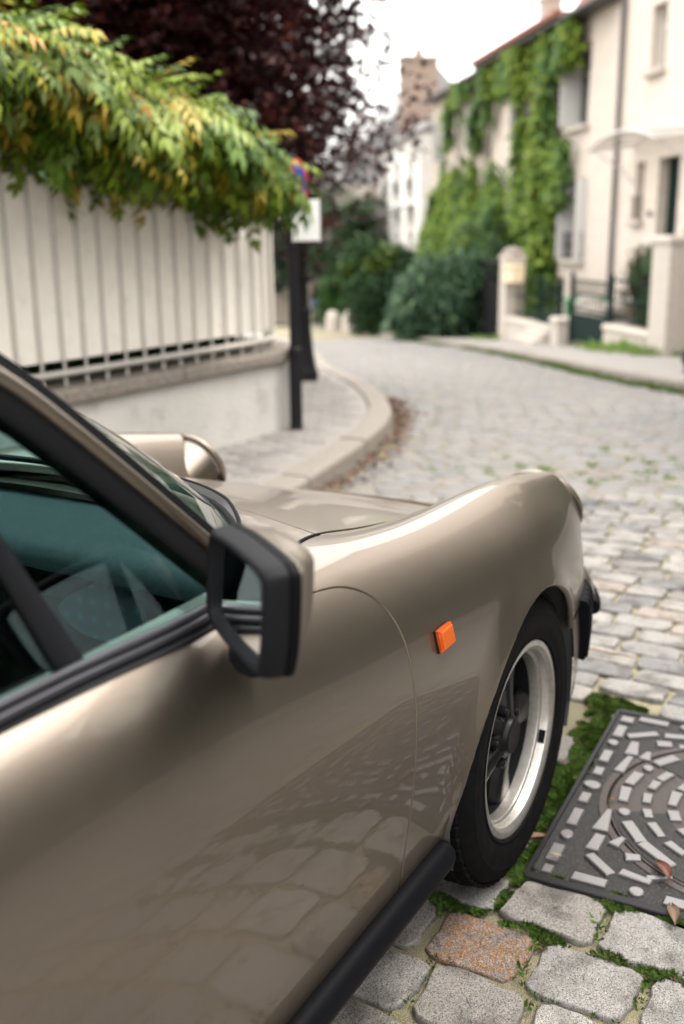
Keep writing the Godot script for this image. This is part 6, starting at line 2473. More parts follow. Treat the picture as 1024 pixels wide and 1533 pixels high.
func build_gardens() -> void:
	var pg := "pale stone gate pillars"
	var o := wall_piece("gate_pillar", "pale stone gate pillar with rounded top and a box on its side", "pillar", 4.4, 0.0, 0.42, 0.42, 0.93, M.stone_pale, 0.08)
	var mb := MB.new()
	var h: float = 0.93 - o.position.y
	mb.lathe([Vector2(0.24, 0), Vector2(0.23, 0.06), Vector2(0.16, 0.14), Vector2(0.001, 0.18)], 14, Transform3D(Basis.IDENTITY, Vector3(0, h, 0)))
	obj("cap", mb, M.coping, o)
	var bp := garden(3.95, 0.40, 0.12)
	var bx := thing("letter_box", "beige metal letter box fixed beside the rounded gate pillar", "letter box", bp)
	bx.basis = front_basis().basis
	mb = MB.new()
	mb.box(Vector3(0, 0.16, 0), Vector3(0.62, 0.32, 0.26), 0.012)
	mb.box(Vector3(0, 0.335, 0), Vector3(0.66, 0.03, 0.30), 0.008)
	obj("box", mb, mat(0.62, 0.50, 0.34, 0.6), bx)
	mb = MB.new()
	mb.box(Vector3(0, 0.24, 0.132), Vector3(0.34, 0.03, 0.006), 0.002)
	obj("slot", mb, M.iron, bx)
	wall_piece("low_wall", "short low cream wall between the rounded pillar and the narrow green gate", "wall", 3.45, 0.02, 1.7, 0.30, -0.30, M.stone_pale, 0.12)
	wall_piece("gate_post", "low cream post between the two green gates", "post", 1.22, 0.05, 0.34, 0.34, -0.10, M.stone_pale, 0.12)
	wall_piece("low_wall", "low cream wall right of the wide green gate with weeds at its foot", "wall", -1.78, 0.0, 1.86, 0.30, -0.06, M.stone_pale, 0.10)
	wall_piece("gate_pillar", "tall grey beige pillar at the right edge before the cream house", "pillar", -3.0, 0.0, 0.55, 0.55, 1.30, M.stone_pale, 0.12)
	gate("narrow dark green gate behind the stone steps", 1.5, 2.6, 0.50, -0.06, M.gate_green)
	gate("wide dark green gate with solid lower panel", -0.75, 0.95, 0.62, 0.0, M.gate_green)
	# railings above the walls
	for r in [["thin dark railing on the low wall beside the rounded pillar", 2.65, 4.2, -0.30, 0.50], ["thin dark railing on the low wall right of the wide gate", -2.7, -0.85, -0.06, 0.62]]:
		var p := garden((r[1] + r[2]) * 0.5, r[3])
		var f := thing("wall_railing", r[0], "railing", p)
		f.basis = front_basis().basis
		var w: float = r[2] - r[1]
		var t: float = r[4] - r[3]
		for y in [t, t * 0.55, 0.10]:
			mb = MB.new()
			mb.box(Vector3(0, y, 0), Vector3(w, 0.03, 0.03), 0.003)
			obj("rail", mb, M.gate_green, f)
		for k in int(w / 0.14) + 1:
			mb = MB.new()
			mb.box(Vector3(-w * 0.5 + k * 0.14, t * 0.5, 0), Vector3(0.015, t, 0.015))
			obj("bar", mb, M.gate_green, f)
	var sp := garden(2.05, 0.0, 0.05)
	var steps := thing("stone_steps", "worn pale stone steps below the narrow green gate", "steps", Vector3(sp.x, ground_under(sp), sp.z))
	steps.basis = front_basis().basis
	for k in 3:
		mb = MB.new()
		mb.box(Vector3(0, 0.06 + k * 0.12, 0.25 - k * 0.15), Vector3(1.0, 0.12, 0.4), 0.012)
		obj("step", mb, M.stone_pale, steps)
	# pale flank of the house stairs behind the gate
	var fp := garden(2.9, 0.0, -1.9)
	var flank := thing("stair_wall", "pale sloping stair wall behind the wide green gate", "wall", Vector3(fp.x, -0.85, fp.z))
	flank.basis = front_basis().basis
	mb = MB.new()
	mb.prism([Vector2(-1.6, 0), Vector2(1.5, 0), Vector2(1.5, 1.25), Vector2(1.2, 1.25), Vector2(-1.6, 0.45)], 0.22, Transform3D.IDENTITY, 0.01)
	obj("flank", mb, M.stone_pale, flank)
	rng.seed = 12
	var rp := garden(1.6, 0.0, -0.9)
	for k in 5:
		var rk := thing("garden_rock", ["large pale rock behind the low wall, topmost of the heap", "rounded pale rock lowest in the heap behind the wall", "pale rock at the left of the heap", "flat pale rock at the right of the heap", "small pale rock at the back of the heap"][k], "rock", Vector3(rp.x, -0.15, rp.z) + ROW * [0.0, 0.3, 0.75, -0.6, -0.2][k] + Vector3(0, [0.45, 0.02, 0.15, 0.2, 0.3][k], 0) + OUT * [-0.3, 0.1, 0.0, 0.0, -0.5][k], k * 1.1)
		mb = MB.new()
		var rows := []
		for i in 8:
			var row := []
			for j in 10:
				var a := TAU * j / 10.0
				var e := lerpf(-PI / 2, PI / 2, i / 7.0)
				var r := 0.26 + 0.05 * sin(a * 2.0 + k) * cos(e * 3.0) + rng.randf_range(-0.012, 0.012)
				row.append(Vector3(cos(a) * cos(e) * r * 1.25, sin(e) * r * 0.8, -sin(a) * cos(e) * r))
			rows.append(row)
		mb.grid(rows, true)
		obj("stone", mb, M.stone_pale, rk)
	# dark fence and gate further down
	var bp2 := garden(6.4, 0.0, 0.0)
	var y0 := ground_under(bp2)
	var bf := thing("dark_gate", "black boarded gate between the drooping bush and the rounded pillar", "gate", Vector3(bp2.x, y0, bp2.z))
	bf.basis = front_basis().basis
	for k in 13:
		mb = MB.new()
		mb.box(Vector3(-1.26 + k * 0.21, 0.56, 0), Vector3(0.2, 1.12, 0.03), 0.004)
		obj("board", mb, M.iron, bf)
	for y in [1.18, 1.72]:
		mb = MB.new()
		mb.box(Vector3(0, y, 0), Vector3(2.75, 0.05, 0.045), 0.006)
		obj("rail", mb, M.iron, bf)
	for k in 22:
		mb = MB.new()
		mb.box(Vector3(-1.3 + k * 0.124, 1.45, 0), Vector3(0.018, 0.55, 0.018))
		obj("bar", mb, M.iron, bf)
	# green wheelie bin behind the gate
	var np := garden(3.2, 0.0, -1.15)
	var bin := thing("wheelie_bin", "bright green plastic bin behind the wide gate", "bin", Vector3(np.x, -0.85, np.z))
	bin.basis = front_basis().basis
	mb = MB.new()
	mb.grid([0.0, 1.0].map(func(t): return [Vector3(-0.24 - 0.05 * t, 0.05 + 0.8 * t, -0.26 - 0.06 * t), Vector3(0.24 + 0.05 * t, 0.05 + 0.8 * t, -0.26 - 0.06 * t), Vector3(0.24 + 0.05 * t, 0.05 + 0.8 * t, 0.26 + 0.06 * t), Vector3(-0.24 - 0.05 * t, 0.05 + 0.8 * t, 0.26 + 0.06 * t)]), true, true)
	obj("body", mb, M.bin_green, bin)
	mb = MB.new()
	mb.box(Vector3(0, 0.92, 0), Vector3(0.64, 0.08, 0.72), 0.03)
	mb.box(Vector3(0, 0.93, -0.40), Vector3(0.5, 0.04, 0.08), 0.015)
	obj("lid", mb, M.bin_green, bin)
	for s in [-0.22, 0.22]:
		mb = MB.new()
		mb.lathe([Vector2(0.001, -0.03), Vector2(0.10, -0.03), Vector2(0.10, 0.03), Vector2(0.001, 0.03)], 14, Transform3D(Basis(Vector3(0, 1, 0), Vector3(1, 0, 0), Vector3(0, 0, -1)), Vector3(s, 0.10, -0.28)))
		obj("wheel", mb, M.black, bin)
	# black ball bollard at the right edge
	var kp := st(10.9, 3.74)
	var ball := thing("ball_bollard", "squat black iron ball bollard on the kerb at the right edge", "bollard", Vector3(kp.x, kp.y + 0.09, kp.z))
	mb = MB.new()
	mb.lathe([Vector2(0.10, 0), Vector2(0.09, 0.03), Vector2(0.07, 0.045), Vector2(0.105, 0.10), Vector2(0.12, 0.17), Vector2(0.10, 0.245), Vector2(0.05, 0.285), Vector2(0.001, 0.29)], 24)
	obj("ball", mb, M.iron, ball)
	# ground of the gardens, and the land beyond the pavement
	mb = MB.new()
	var rows := []
	for i in 30:
		var a := lerpf(-22.0, 45.0, i / 29.0)
		var row := []
		for out in [0.1, -6.0]:
			var p := garden(a, 0, out)
			row.append(Vector3(p.x, gy(p.x, p.z) + 0.105, p.z))
		rows.append(row)
	mb.grid(rows, false, true)
	fix_up(mb)
	tag(obj("garden_soil", mb, M.soil), "dark soil of the front gardens behind the walls", "", "", "structure")
	# shrubs
	var green := [Color(0.03, 0.075, 0.03), Color(0.045, 0.10, 0.035), Color(0.06, 0.13, 0.04), Color(0.025, 0.06, 0.03)]
	var blue := [Color(0.03, 0.075, 0.035), Color(0.055, 0.115, 0.055), Color(0.095, 0.17, 0.085), Color(0.025, 0.055, 0.03)]
	var lime := [Color(0.10, 0.17, 0.03), Color(0.15, 0.21, 0.035), Color(0.06, 0.12, 0.03)]
	var p := st(25.0, 2.55)
	shrub("drooping_bush", "large drooping grey green bush left of the black gate", p, Vector3(1.45, 2.35, 1.4), 2600, 0.26, 0.04, blue, 41, 0.8)
	p = st(30.5, 1.25)
	shrub("round_bush", "dense dark green bush overhanging the kerb between the drooping bush and the small one", p, Vector3(1.35, 2.75, 1.4), 2600, 0.14, 0.05, green, 42, 0.2)
	p = st(30.4, 1.0) + Vector3(0, 1.7, 0)
	shrub("yellowish_bush", "yellow green top growing over the dark round bush", p, Vector3(0.85, 1.0, 0.9), 900, 0.13, 0.045, lime, 43, 0.1)
	p = st(38.0, -0.25)
	shrub("small_bush", "small light green bush furthest down the right side", p, Vector3(0.7, 1.9, 0.8), 1000, 0.12, 0.05, [Color(0.06, 0.14, 0.04), Color(0.09, 0.18, 0.05)], 44)
	p = st(28.5, 4.0)
	shrub("hedge_bush", "olive green shrub behind the drooping bush below the creeper", p, Vector3(1.7, 3.3, 1.2), 1500, 0.15, 0.055, lime + green, 45)
	p = garden(-0.85, 0, -0.7)
	shrub("wispy_shrub", "brownish wispy shrub before the cream house door", Vector3(p.x, -0.35, p.z), Vector3(0.6, 1.65, 0.6), 420, 0.12, 0.02, [Color(0.10, 0.08, 0.04), Color(0.08, 0.10, 0.04), Color(0.16, 0.12, 0.07)], 46)
	p = garden(7.3, 0, 0.5)
	shrub("leafy_plant", "blue green leafy plant leaning out through the black gate", Vector3(p.x, gy(p.x, p.z) + 0.6, p.z), Vector3(0.5, 0.9, 0.5), 350, 0.16, 0.05, blue, 47)
	# weeds along the foot of the low wall
	for k in 7:
		var wp := garden(-0.95 - k * 0.36, 0.0, 0.32)
		weed("wall_weed", "green weeds at the foot of the low wall right of the gate", Vector3(wp.x, ground_under(wp), wp.z), 0.16 + 0.05 * (k % 3), 26, 60 + k, "weeds along the low wall", 0.35)
	var wq := garden(4.5, 0.0, 0.5)
	weed("wall_weed", "green tuft of weeds at the foot of the rounded pillar", Vector3(wq.x, ground_under(wq), wq.z), 0.18, 26, 71, "", 0.3)

func weed(called: String, label: String, at: Vector3, h: float, n: int, seed_: int, group := "", spread := 0.03) -> void:
	var o := thing(called, label, "weed", at, 0.0, group)
	rng.seed = seed_
	var mb := MB.new()
	for i in n:
		var a := rng.randf() * TAU
		var r := rng.randf() * spread
		var d := Vector3(cos(a) * 0.6, rng.randf_range(0.5, 1.2), sin(a) * 0.6).normalized()
		leaf_blade(mb, Vector3(cos(a) * r, 0, sin(a) * r), d, Vector3(d.z, 0.5, -d.x), h * rng.randf_range(0.6, 1.2), h * 0.14, 0.3)
	obj("leaves", mb, M.weed, o)

func build_far_end() -> void:
	var dark := [Color(0.012, 0.035, 0.018), Color(0.02, 0.055, 0.026), Color(0.035, 0.08, 0.035), Color(0.05, 0.10, 0.045)]
	tree("dark_tree", "dark green tree at the far bend of the lane, left of its neighbours", st(50.0, -1.9), 7.0, Vector3(2.2, 2.9, 2.2), 4.3, 2600, 0.20, dark, M.leaf, 51)
	tree("dark_tree", "mid green tree at the far bend before the white house", st(47.0, 0.7), 6.4, Vector3(1.7, 2.5, 1.7), 3.8, 2200, 0.18, [Color(0.03, 0.075, 0.035), Color(0.05, 0.11, 0.05), Color(0.07, 0.13, 0.06)], M.leaf, 52)
	tree("dark_tree", "blackish green tree behind the street lamp at the lane's end", st(56.0, -4.4), 7.5, Vector3(2.8, 3.1, 2.6), 4.6, 2600, 0.22, dark, M.leaf, 53)
	var hroot := thing("garden_hedge", "tall dark clipped hedge across the lane from the car, outside the picture", "hedge")
	var hm := MB.new()
	var hp := []
	var ht := []
	rng.seed = 83
	var hleaf := MB.new()
	for k in 5:
		var hd := Vector3(rng.randf_range(-1, 1), rng.randf_range(-0.6, 0.6), rng.randf_range(-1, 1)).normalized()
		leaf_blade(hleaf, hd * 0.03, hd, Vector3(0.1, 1, 0.1), 0.13, 0.045)
	for k in 24:
		var hc := garden(-5.2 - k * 0.95, 0.0, -0.15)
		hm.box(Vector3(hc.x, gy(hc.x, hc.z) + 1.5, hc.z), Vector3(1.0, 3.0, 0.7), 0.2, front_basis().basis)
		for q in 160:
			var o := Vector3(rng.randf_range(-0.5, 0.5), rng.randf_range(0.05, 1.25), rng.randf_range(0.33, 0.48)) if q < 130 else Vector3(rng.randf_range(-0.5, 0.5), 1.25, rng.randf_range(-0.4, 0.45))
			o.y = o.y * 2.5
			hp.append(Transform3D(Basis.from_euler(Vector3(rng.randf(), rng.randf() * TAU, rng.randf())), Vector3(hc.x, gy(hc.x, hc.z) - 0.05, hc.z) + front_basis().basis * o))
			ht.append(dark[rng.randi() % 4])
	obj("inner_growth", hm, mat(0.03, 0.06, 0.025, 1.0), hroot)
	many("foliage", hleaf.mesh(), M.leaf, hp, ht, hroot)
	# garden trees across the lane, outside the picture: they shade the near ground and darken what the car's flank mirrors
	for k in 5:
		var gp := garden([-10.5, -14.0, -17.5, -21.5, -25.5][k], 0.0, [-0.9, -0.5, -0.7, -0.5, -0.6][k])
		tree("garden_tree", ["leafy garden tree across the lane ahead of the car's mirror", "leafy garden tree across the lane level with the front wheel", "leafy garden tree across the lane level with the car's door", "leafy garden tree across the lane level with the car's tail", "leafy garden tree across the lane behind the car"][k], Vector3(gp.x, gy(gp.x, gp.z), gp.z), 7.0, Vector3(2.2, 2.2, 2.2), 3.6, 3600, 0.26, dark, M.leaf, 70 + k, "")
	var wall := thing("far_wall", "pale rendered garden wall far down the lane behind the trees", "wall", st(58.0, -2.0))
	wall.rotation.y = atan2(ACROSS.x, ACROSS.z) + PI / 2
	var mb := MB.new()
	mb.box(Vector3(0, 1.1, 0), Vector3(14.0, 2.2, 0.3), 0.02)
	obj("wall_face", mb, M.render_pink, wall)
	mb = MB.new()
	mb.box(Vector3(0, 2.26, 0), Vector3(14.1, 0.12, 0.42), 0.02)
	obj("coping", mb, M.stone_pale, wall)
	for k in 2:
		var bp := st(37.0 - k * 2.5, -0.25 + k * 0.55)
		var b := thing("kerb_stone_post", ["pale stone guard post farther down the right kerb", "pale stone guard post nearer on the right kerb by the dark bush"][k], "post", bp)
		mb = MB.new()
		mb.lathe([Vector2(0.26, 0), Vector2(0.24, 0.45), Vector2(0.17, 0.66), Vector2(0.001, 0.72)], 14)
		obj("stone", mb, M.stone_pale, b)
	build_person(st(43.5, -1.02))
	# purple leaved tree behind the left railing
	var tp := st(9.2, -1.42)
	rng.seed = 1
	var purple := [Color(0.030, 0.011, 0.013), Color(0.045, 0.015, 0.017), Color(0.07, 0.022, 0.020), Color(0.04, 0.015, 0.020), Color(0.11, 0.032, 0.024)]
	tree("purple_tree", "large dark purple leaved tree rising behind the white railing", tp + Vector3(0, 0.1, 0), 5.6, Vector3(2.2, 1.45, 1.45), 2.70, 28000, 0.085, purple, M.leaf_dark, 61, "", 190)

# ---------------------------------------------------------------- a person far down the lane: one continuous surface from smoothly joined limbs
func build_person(at: Vector3) -> void:
	var o := thing("person", "person in white top and dark blue trousers standing far down the lane", "person", Vector3(at.x, at.y + 0.02, at.z), 0.6)
	var bones := [[Vector3(0.09, 0.05, 0.0), Vector3(0.095, 0.48, 0.02), 0.048, 0.062], [Vector3(0.095, 0.48, 0.02), Vector3(0.085, 0.90, 0.0), 0.064, 0.088], [Vector3(-0.09, 0.05, 0.06), Vector3(-0.095, 0.48, 0.05), 0.048, 0.062], [Vector3(-0.095, 0.48, 0.05), Vector3(-0.085, 0.90, 0.0), 0.064, 0.088],
		[Vector3(0.09, 0.03, 0.0), Vector3(0.10, 0.03, 0.16), 0.04, 0.032], [Vector3(-0.09, 0.03, 0.06), Vector3(-0.10, 0.03, 0.22), 0.04, 0.032], [Vector3(0.0, 0.93, 0.0), Vector3(0.0, 1.30, -0.01), 0.135, 0.15], [Vector3(0.12, 1.38, 0), Vector3(-0.12, 1.38, 0), 0.075, 0.075],
		[Vector3(0.19, 1.38, 0), Vector3(0.24, 1.10, -0.02), 0.052, 0.043], [Vector3(0.24, 1.10, -0.02), Vector3(0.22, 0.86, 0.06), 0.042, 0.03], [Vector3(-0.19, 1.38, 0), Vector3(-0.24, 1.10, -0.02), 0.052, 0.043], [Vector3(-0.24, 1.10, -0.02), Vector3(-0.20, 0.90, 0.10), 0.042, 0.03],
		[Vector3(0.22, 0.86, 0.06), Vector3(0.215, 0.77, 0.08), 0.028, 0.018], [Vector3(-0.20, 0.90, 0.10), Vector3(-0.195, 0.81, 0.14), 0.028, 0.018], [Vector3(0, 1.42, 0), Vector3(0, 1.54, 0.01), 0.055, 0.05], [Vector3(0, 1.58, 0.02), Vector3(0, 1.66, 0.01), 0.082, 0.092], [Vector3(0, 1.585, 0.09), Vector3(0, 1.57, 0.11), 0.02, 0.012]]
	var field := func(p: Vector3) -> float:
		var acc := 0.0
		for b in bones:
			var ab: Vector3 = b[1] - b[0]
			var t := clampf((p - b[0]).dot(ab) / ab.length_squared(), 0.0, 1.0)
			var d: float = p.distance_to(b[0] + ab * t) - lerpf(b[2], b[3], t)
			if d < 0.2:
				acc += exp(-d * 45.0)
		return -log(maxf(acc, 1e-9)) / 45.0
	var cell := 0.022
	var lo := Vector3(-0.36, -0.05, -0.22)
	var nx := 33
	var ny := 83
	var nz := 23
	var vals := PackedFloat32Array()
	vals.resize(nx * ny * nz)
	for i in nx:
		for j in ny:
			for k in nz:
				vals[(i * ny + j) * nz + k] = field.call(lo + Vector3(i, j, k) * cell)
	var mb := MB.new()
	var ids := {}
	for i in nx - 1:
		for j in ny - 1:
			for k in nz - 1:
				var sum := Vector3.ZERO
				var cnt := 0
				var cs := []
				for e in 8:
					cs.append(vals[((i + (e & 1)) * ny + j + ((e >> 1) & 1)) * nz + k + (e >> 2)])
				for e in [[0, 1], [2, 3], [4, 5], [6, 7], [0, 2], [1, 3], [4, 6], [5, 7], [0, 4], [1, 5], [2, 6], [3, 7]]:
					var a: float = cs[e[0]]
					var b: float = cs[e[1]]
					if (a < 0) != (b < 0):
						var t := a / (a - b)
						var pa := Vector3(e[0] & 1, (e[0] >> 1) & 1, e[0] >> 2)
						var pb := Vector3(e[1] & 1, (e[1] >> 1) & 1, e[1] >> 2)
						sum += pa.lerp(pb, t)
						cnt += 1
				if cnt:
					var p := lo + (Vector3(i, j, k) + sum / cnt) * cell
					var g := Vector3(field.call(p + Vector3(0.01, 0, 0)) - field.call(p - Vector3(0.01, 0, 0)), field.call(p + Vector3(0, 0.01, 0)) - field.call(p - Vector3(0, 0.01, 0)), field.call(p + Vector3(0, 0, 0.01)) - field.call(p - Vector3(0, 0, 0.01)))
					mb.col = Color(0.70, 0.70, 0.72) if p.y > 0.97 and p.y < 1.45 else (Color(0.02, 0.03, 0.09) if p.y > 0.1 else Color(0.05, 0.05, 0.05))
					if (p.y > 1.45 and p.y < 1.64 and p.z > -0.04) or (absf(p.x) > 0.17 and p.y < 0.92 and p.y > 0.74):
						mb.col = Color(0.45, 0.29, 0.21)
					elif p.y >= 1.45:
						mb.col = Color(0.05, 0.035, 0.025)
					ids[(i * ny + j) * nz + k] = mb.put(p, g.normalized())
	for i in range(1, nx - 1):
		for j in range(1, ny - 1):
			for k in range(1, nz - 1):
				var a := vals[(i * ny + j) * nz + k]
				for ax in 3:
					var b := vals[((i + (1 if ax == 0 else 0)) * ny + j + (1 if ax == 1 else 0)) * nz + k + (1 if ax == 2 else 0)]
					if (a < 0) == (b < 0):
						continue
					var u := [Vector3i(0, 1, 0), Vector3i(0, 0, 1), Vector3i(1, 0, 0)][ax] as Vector3i
					var w := [Vector3i(0, 0, 1), Vector3i(1, 0, 0), Vector3i(0, 1, 0)][ax] as Vector3i
					var c := Vector3i(i, j, k)
					var q := []
					for s in [c, c - u, c - u - w, c - w]:
						q.append(ids.get((s.x * ny + s.y) * nz + s.z, -1))
					if q.has(-1):
						continue
					if a > 0:
						q.reverse()
					mb.tri(q[0], q[2], q[1])
					mb.tri(q[0], q[3], q[2])
	var m := mat(1, 1, 1, 0.8)
	m.vertex_color_use_as_albedo = true
	obj("body", mb, m, o)
	mb = MB.new()
	mb.box(Vector3(-0.24, 0.98, -0.02), Vector3(0.10, 0.30, 0.26), 0.04)
	obj("shoulder_bag", mb, mat(0.02, 0.05, 0.16, 0.7), o)

# ---------------------------------------------------------------- small growth and litter
func build_small_things(cam: Transform3D) -> void:
	# moss in the joints round the cover
	rng.seed = 14
	var tuft := MB.new()
	for k in 7:
		var a := rng.randf() * TAU
		var d := Vector3(cos(a) * 0.7, rng.randf_range(0.4, 1.1), sin(a) * 0.7).normalized()
		leaf_blade(tuft, Vector3(cos(a), 0, sin(a)) * 0.0025, d, Vector3(d.z, 0.4, -d.x), 0.009, 0.0018, 0.3)
	var tm := tuft.mesh()
	var places := []
	var tints := []
	var f := noise(6.0, FastNoiseLite.TYPE_SIMPLEX_SMOOTH, 15, 2)
	var zones := [[-0.05, 0.92, 0.685, 0.785, 1.0], [-0.06, 0.012, 0.70, 1.7, 1.0], [0.885, 0.95, 0.66, 0.86, 0.7], [-0.20, 0.0, 0.60, 0.83, 0.85], [-0.22, -0.14, 0.66, 1.7, 0.8], [-0.38, -0.05, 0.6, 1.7, 0.5], [-0.95, -0.36, 0.55, 1.5, 0.22]]
	var n := 0
	var tries := 0
	while n < 15000 and tries < 200000:
		tries += 1
		var z: Array = zones[rng.randi() % 7 if rng.randf() < 0.6 else rng.randi() % 2]
		if rng.randf() > z[4] * 0.9:
			continue
		var p := Vector3(rng.randf_range(z[0], z[1]), 0, rng.randf_range(z[2], z[3]))
		if p.x > 0.008 and p.x < 0.872 and p.z > 0.79 - 0.045 * (p.x - 0.44) - 0.004:
			continue
		var clump := f.get_noise_2d(p.x * 1.4, p.z * 1.4)
		if clump < -0.12:
			continue
		var inside := false
		for q in footprints:
			var l: Vector3 = q[0] * Vector3(p.x, 0, p.z)
			var e := pow(absf(l.x / q[1]), 5.0) + pow(absf(l.z / q[2]), 5.0)
			if e < 0.96:
				inside = true
				break
		if inside:
			continue
		n += 1
		var lift := -0.012 + 0.014 * clampf(clump + 0.3, 0.0, 1.0)
		places.append(Transform3D(Basis(Vector3.UP, rng.randf() * TAU).scaled(Vector3.ONE * rng.randf_range(0.7, 1.5)), Vector3(p.x, lift, p.z)))
		var g := rng.randf()
		tints.append(Color(0.035, 0.075, 0.012).lerp(Color(0.10, 0.19, 0.025), g * g) if rng.randf() < 0.92 else Color(0.16, 0.12, 0.05))
	var moss := many("moss", tm, M.leaf, places, tints)
	tag(moss, "bright green moss filling the joints round the manhole cover", "moss", "", "stuff")
	# green tufts between the far setts
	var spots := [Vector2(3.86, -0.47), Vector2(3.89, -0.29), Vector2(3.75, -0.29), Vector2(4.11, -0.30), Vector2(3.99, -0.17), Vector2(3.75, -0.10), Vector2(3.64, -0.15), Vector2(3.84, -0.07), Vector2(4.00, 0.01), Vector2(4.07, 0.07), Vector2(3.76, 0.09), Vector2(3.85, 0.12), Vector2(3.94, 0.20), Vector2(3.73, 0.28), Vector2(4.41, -0.14), Vector2(4.32, -0.02), Vector2(4.50, 0.09), Vector2(4.31, 0.17), Vector2(3.87, -0.66), Vector2(3.75, -0.80), Vector2(3.61, -0.76), Vector2(3.89, -0.52), Vector2(3.69, -0.97), Vector2(3.61, -1.12), Vector2(4.62, -0.37), Vector2(4.87, -0.28), Vector2(4.11, -0.83)]
	for i in spots.size():
		var s: Vector2 = spots[i]
		weed("grass_tuft", "small green tuft growing between pale setts past the front wing", Vector3(s.x, gy(s.x, s.y) - 0.01, s.y), 0.032 if i % 3 else 0.045, 16, 400 + i, "green tufts between the far setts", 0.022)
	var cw := [Vector2(-0.075, 0.991), Vector2(-0.02, 1.02)]
	for i in 2:
		weed("clover_sprig", ["broad leaved green sprig in the moss between two near setts", "second green sprig in the moss close to the cover's edge"][i], Vector3(cw[i].x, -0.012, cw[i].y), 0.022, 12, 450 + i, "", 0.018)
	# grass along the right gutter
	places = []
	tints = []
	var blade := MB.new()
	rng.seed = 18
	for k in 5:
		var a := rng.randf() * TAU
		var d := Vector3(cos(a) * 0.6, 1.0, sin(a) * 0.6).normalized()
		leaf_blade(blade, Vector3(cos(a), 0, sin(a)) * 0.03, d, Vector3(d.z, 0.3, -d.x), 0.09, 0.012, 0.3)
	var rl := along(right_line, 0.05)
	for i in rl.size():
		var s := (Vector3(rl[i].x, 0, rl[i].y) - EYE).dot(LANE)
		if s < 9.0 or s > 24.0:
			continue
		var dens := f.get_noise_2d(s * 0.12, 4.0) + (0.35 if s < 17.5 and s > 11.0 else -0.05)
		for k in 7:
			if rng.randf() > dens + 0.3:
				continue
			var t := rng.randf_range(-0.22, 0.0)
			var p := rl[i] + Vector2(0.5, 0.864) * t
			places.append(Transform3D(Basis(Vector3.UP, rng.randf() * TAU).scaled(Vector3.ONE * rng.randf_range(0.4, 1.0)), Vector3(p.x, gy(p.x, p.y) - 0.01, p.y)))
			tints.append(Color(0.06, 0.12, 0.02).lerp(Color(0.14, 0.20, 0.04), rng.randf()))
	tag(many("gutter_grass", blade.mesh(), M.leaf, places, tints), "strip of green grass along the right gutter", "grass", "", "stuff")
	# brown leaves lying in the left gutter
	places = []
	tints = []
	var lm := dry_leaf(1, 0.06)
	for i in 430:
		var s := rng.randf_range(0.0, 1.0)
		var fr := frame_on(left_line, 11.2 + 4.4 * s)
		var o := Vector2(-fr[1].y, fr[1].x)
		var spread := absf(rng.randfn()) * 0.085 + 0.02
		if spread > 0.4:
			continue
		var p: Vector2 = fr[0] + o * spread
		places.append(Transform3D(Basis.from_euler(Vector3(rng.randf_range(-0.5, 0.5), rng.randf() * TAU, rng.randf_range(-0.5, 0.5))).scaled(Vector3.ONE * rng.randf_range(0.6, 1.2)), Vector3(p.x, gy(p.x, p.y) + 0.012 + rng.randf() * 0.02, p.y)))
		tints.append([Color(0.11, 0.05, 0.035), Color(0.15, 0.075, 0.05), Color(0.08, 0.042, 0.032), Color(0.18, 0.11, 0.075)][rng.randi() % 4])
	tag(many("leaf_litter", lm.mesh(), M.litter, places, tints), "drift of dry brown leaves along the left kerb", "leaves", "", "stuff")
	var fl := [[Vector3(0.098, 0.022, 0.786), 0.9, 0.055, Color(0.10, 0.04, 0.018), "small orange brown dry leaf by the tyre and the cover's corner"], [Vector3(0.118, 0.018, 1.06), 2.15, 0.075, Color(0.085, 0.028, 0.016), "long red brown dry leaf lying on the manhole lid"], [Vector3(-0.012, 0.012, 1.11), 1.9, 0.07, Color(0.10, 0.06, 0.038), "curled pale brown leaf below the cover's edge"], [Vector3(0.06, 0.018, 0.845), 0.3, 0.028, Color(0.16, 0.12, 0.08), "tiny beige leaf scrap on the frame's corner stud"], [Vector3(0.36, 0.012, 0.885), 1.2, 0.022, Color(0.09, 0.03, 0.02), "tiny red leaf scrap in the lid's groove"]]
	for l in fl:
		var o := thing("fallen_leaf", l[4], "leaf", l[0], l[1])
		var m := mat(l[3].r, l[3].g, l[3].b, 0.6)
		m.cull_mode = BaseMaterial3D.CULL_DISABLED
		obj("blade", dry_leaf(int(l[1] * 10), l[2]), m, o)
	var tw := thing("twig", "thin reddish twig lying across the setts past the front wheel", "twig", Vector3(1.256, 0.006, 0.56))
	var mb := MB.new()
	mb.tube([Vector3(0.03, 0, -0.16), Vector3(0.005, 0.004, -0.06), Vector3(-0.01, 0.003, 0.05), Vector3(0.0, 0.002, 0.15)], [0.002, 0.003, 0.0035, 0.002], 6)
	obj("stem", mb, mat(0.15, 0.085, 0.055, 0.8), tw)

func dry_leaf(seed_: int, l: float) -> MB:
	rng.seed = 900 + seed_
	var mb := MB.new()
	var rows := []
	for i in 7:
		var f := i / 6.0
		var w := l * 0.17 * pow(sin(PI * clampf(f * 0.94 + 0.03, 0, 1)), 0.8)
		var row := []
		for j in 5:
			var q := lerpf(-1.0, 1.0, j / 4.0)
			row.append(Vector3(q * w, l * 0.10 * q * q + l * 0.08 * sin(f * 4.0), (f - 0.5) * l))
		rows.append(row)
	mb.grid(rows, false, true)
	return mb

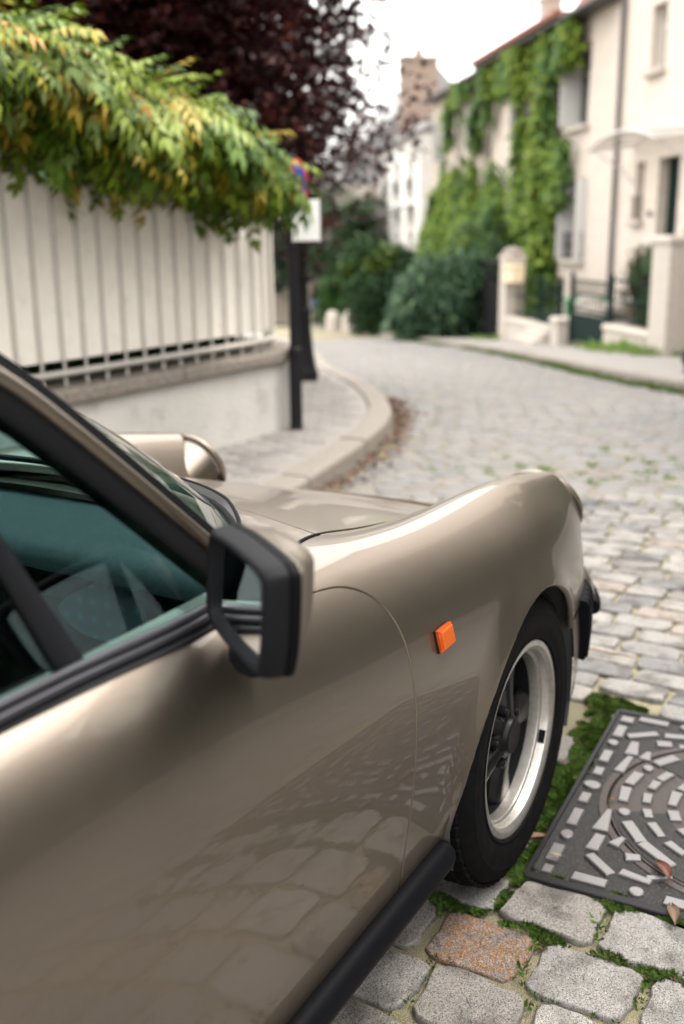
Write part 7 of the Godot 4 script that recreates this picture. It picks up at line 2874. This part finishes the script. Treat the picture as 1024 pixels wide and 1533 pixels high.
func cloudy_sky() -> PanoramaSkyMaterial:
	var w := 512
	var h := 256
	var im := Image.create(w, h, false, Image.FORMAT_RGBF)
	var f := noise(0.010, FastNoiseLite.TYPE_SIMPLEX_SMOOTH, 2, 5)
	for y in h:
		var e := PI * (0.5 - (y + 0.5) / h)
		for x in w:
			var a := TAU * x / w
			var d := Vector3(cos(a) * cos(e), sin(e), sin(a) * cos(e)) * 90.0
			var n := f.get_noise_3dv(d)
			var v := 0.92 + 0.14 * n + 0.95 * pow(maxf(0.0, sin(e)), 1.1)
			if e < 0:
				v = 0.35
			im.set_pixel(x, y, Color(v * 1.01, v * 0.985, v * 0.945))
	var m := PanoramaSkyMaterial.new()
	m.panorama = ImageTexture.create_from_image(im)
	return m
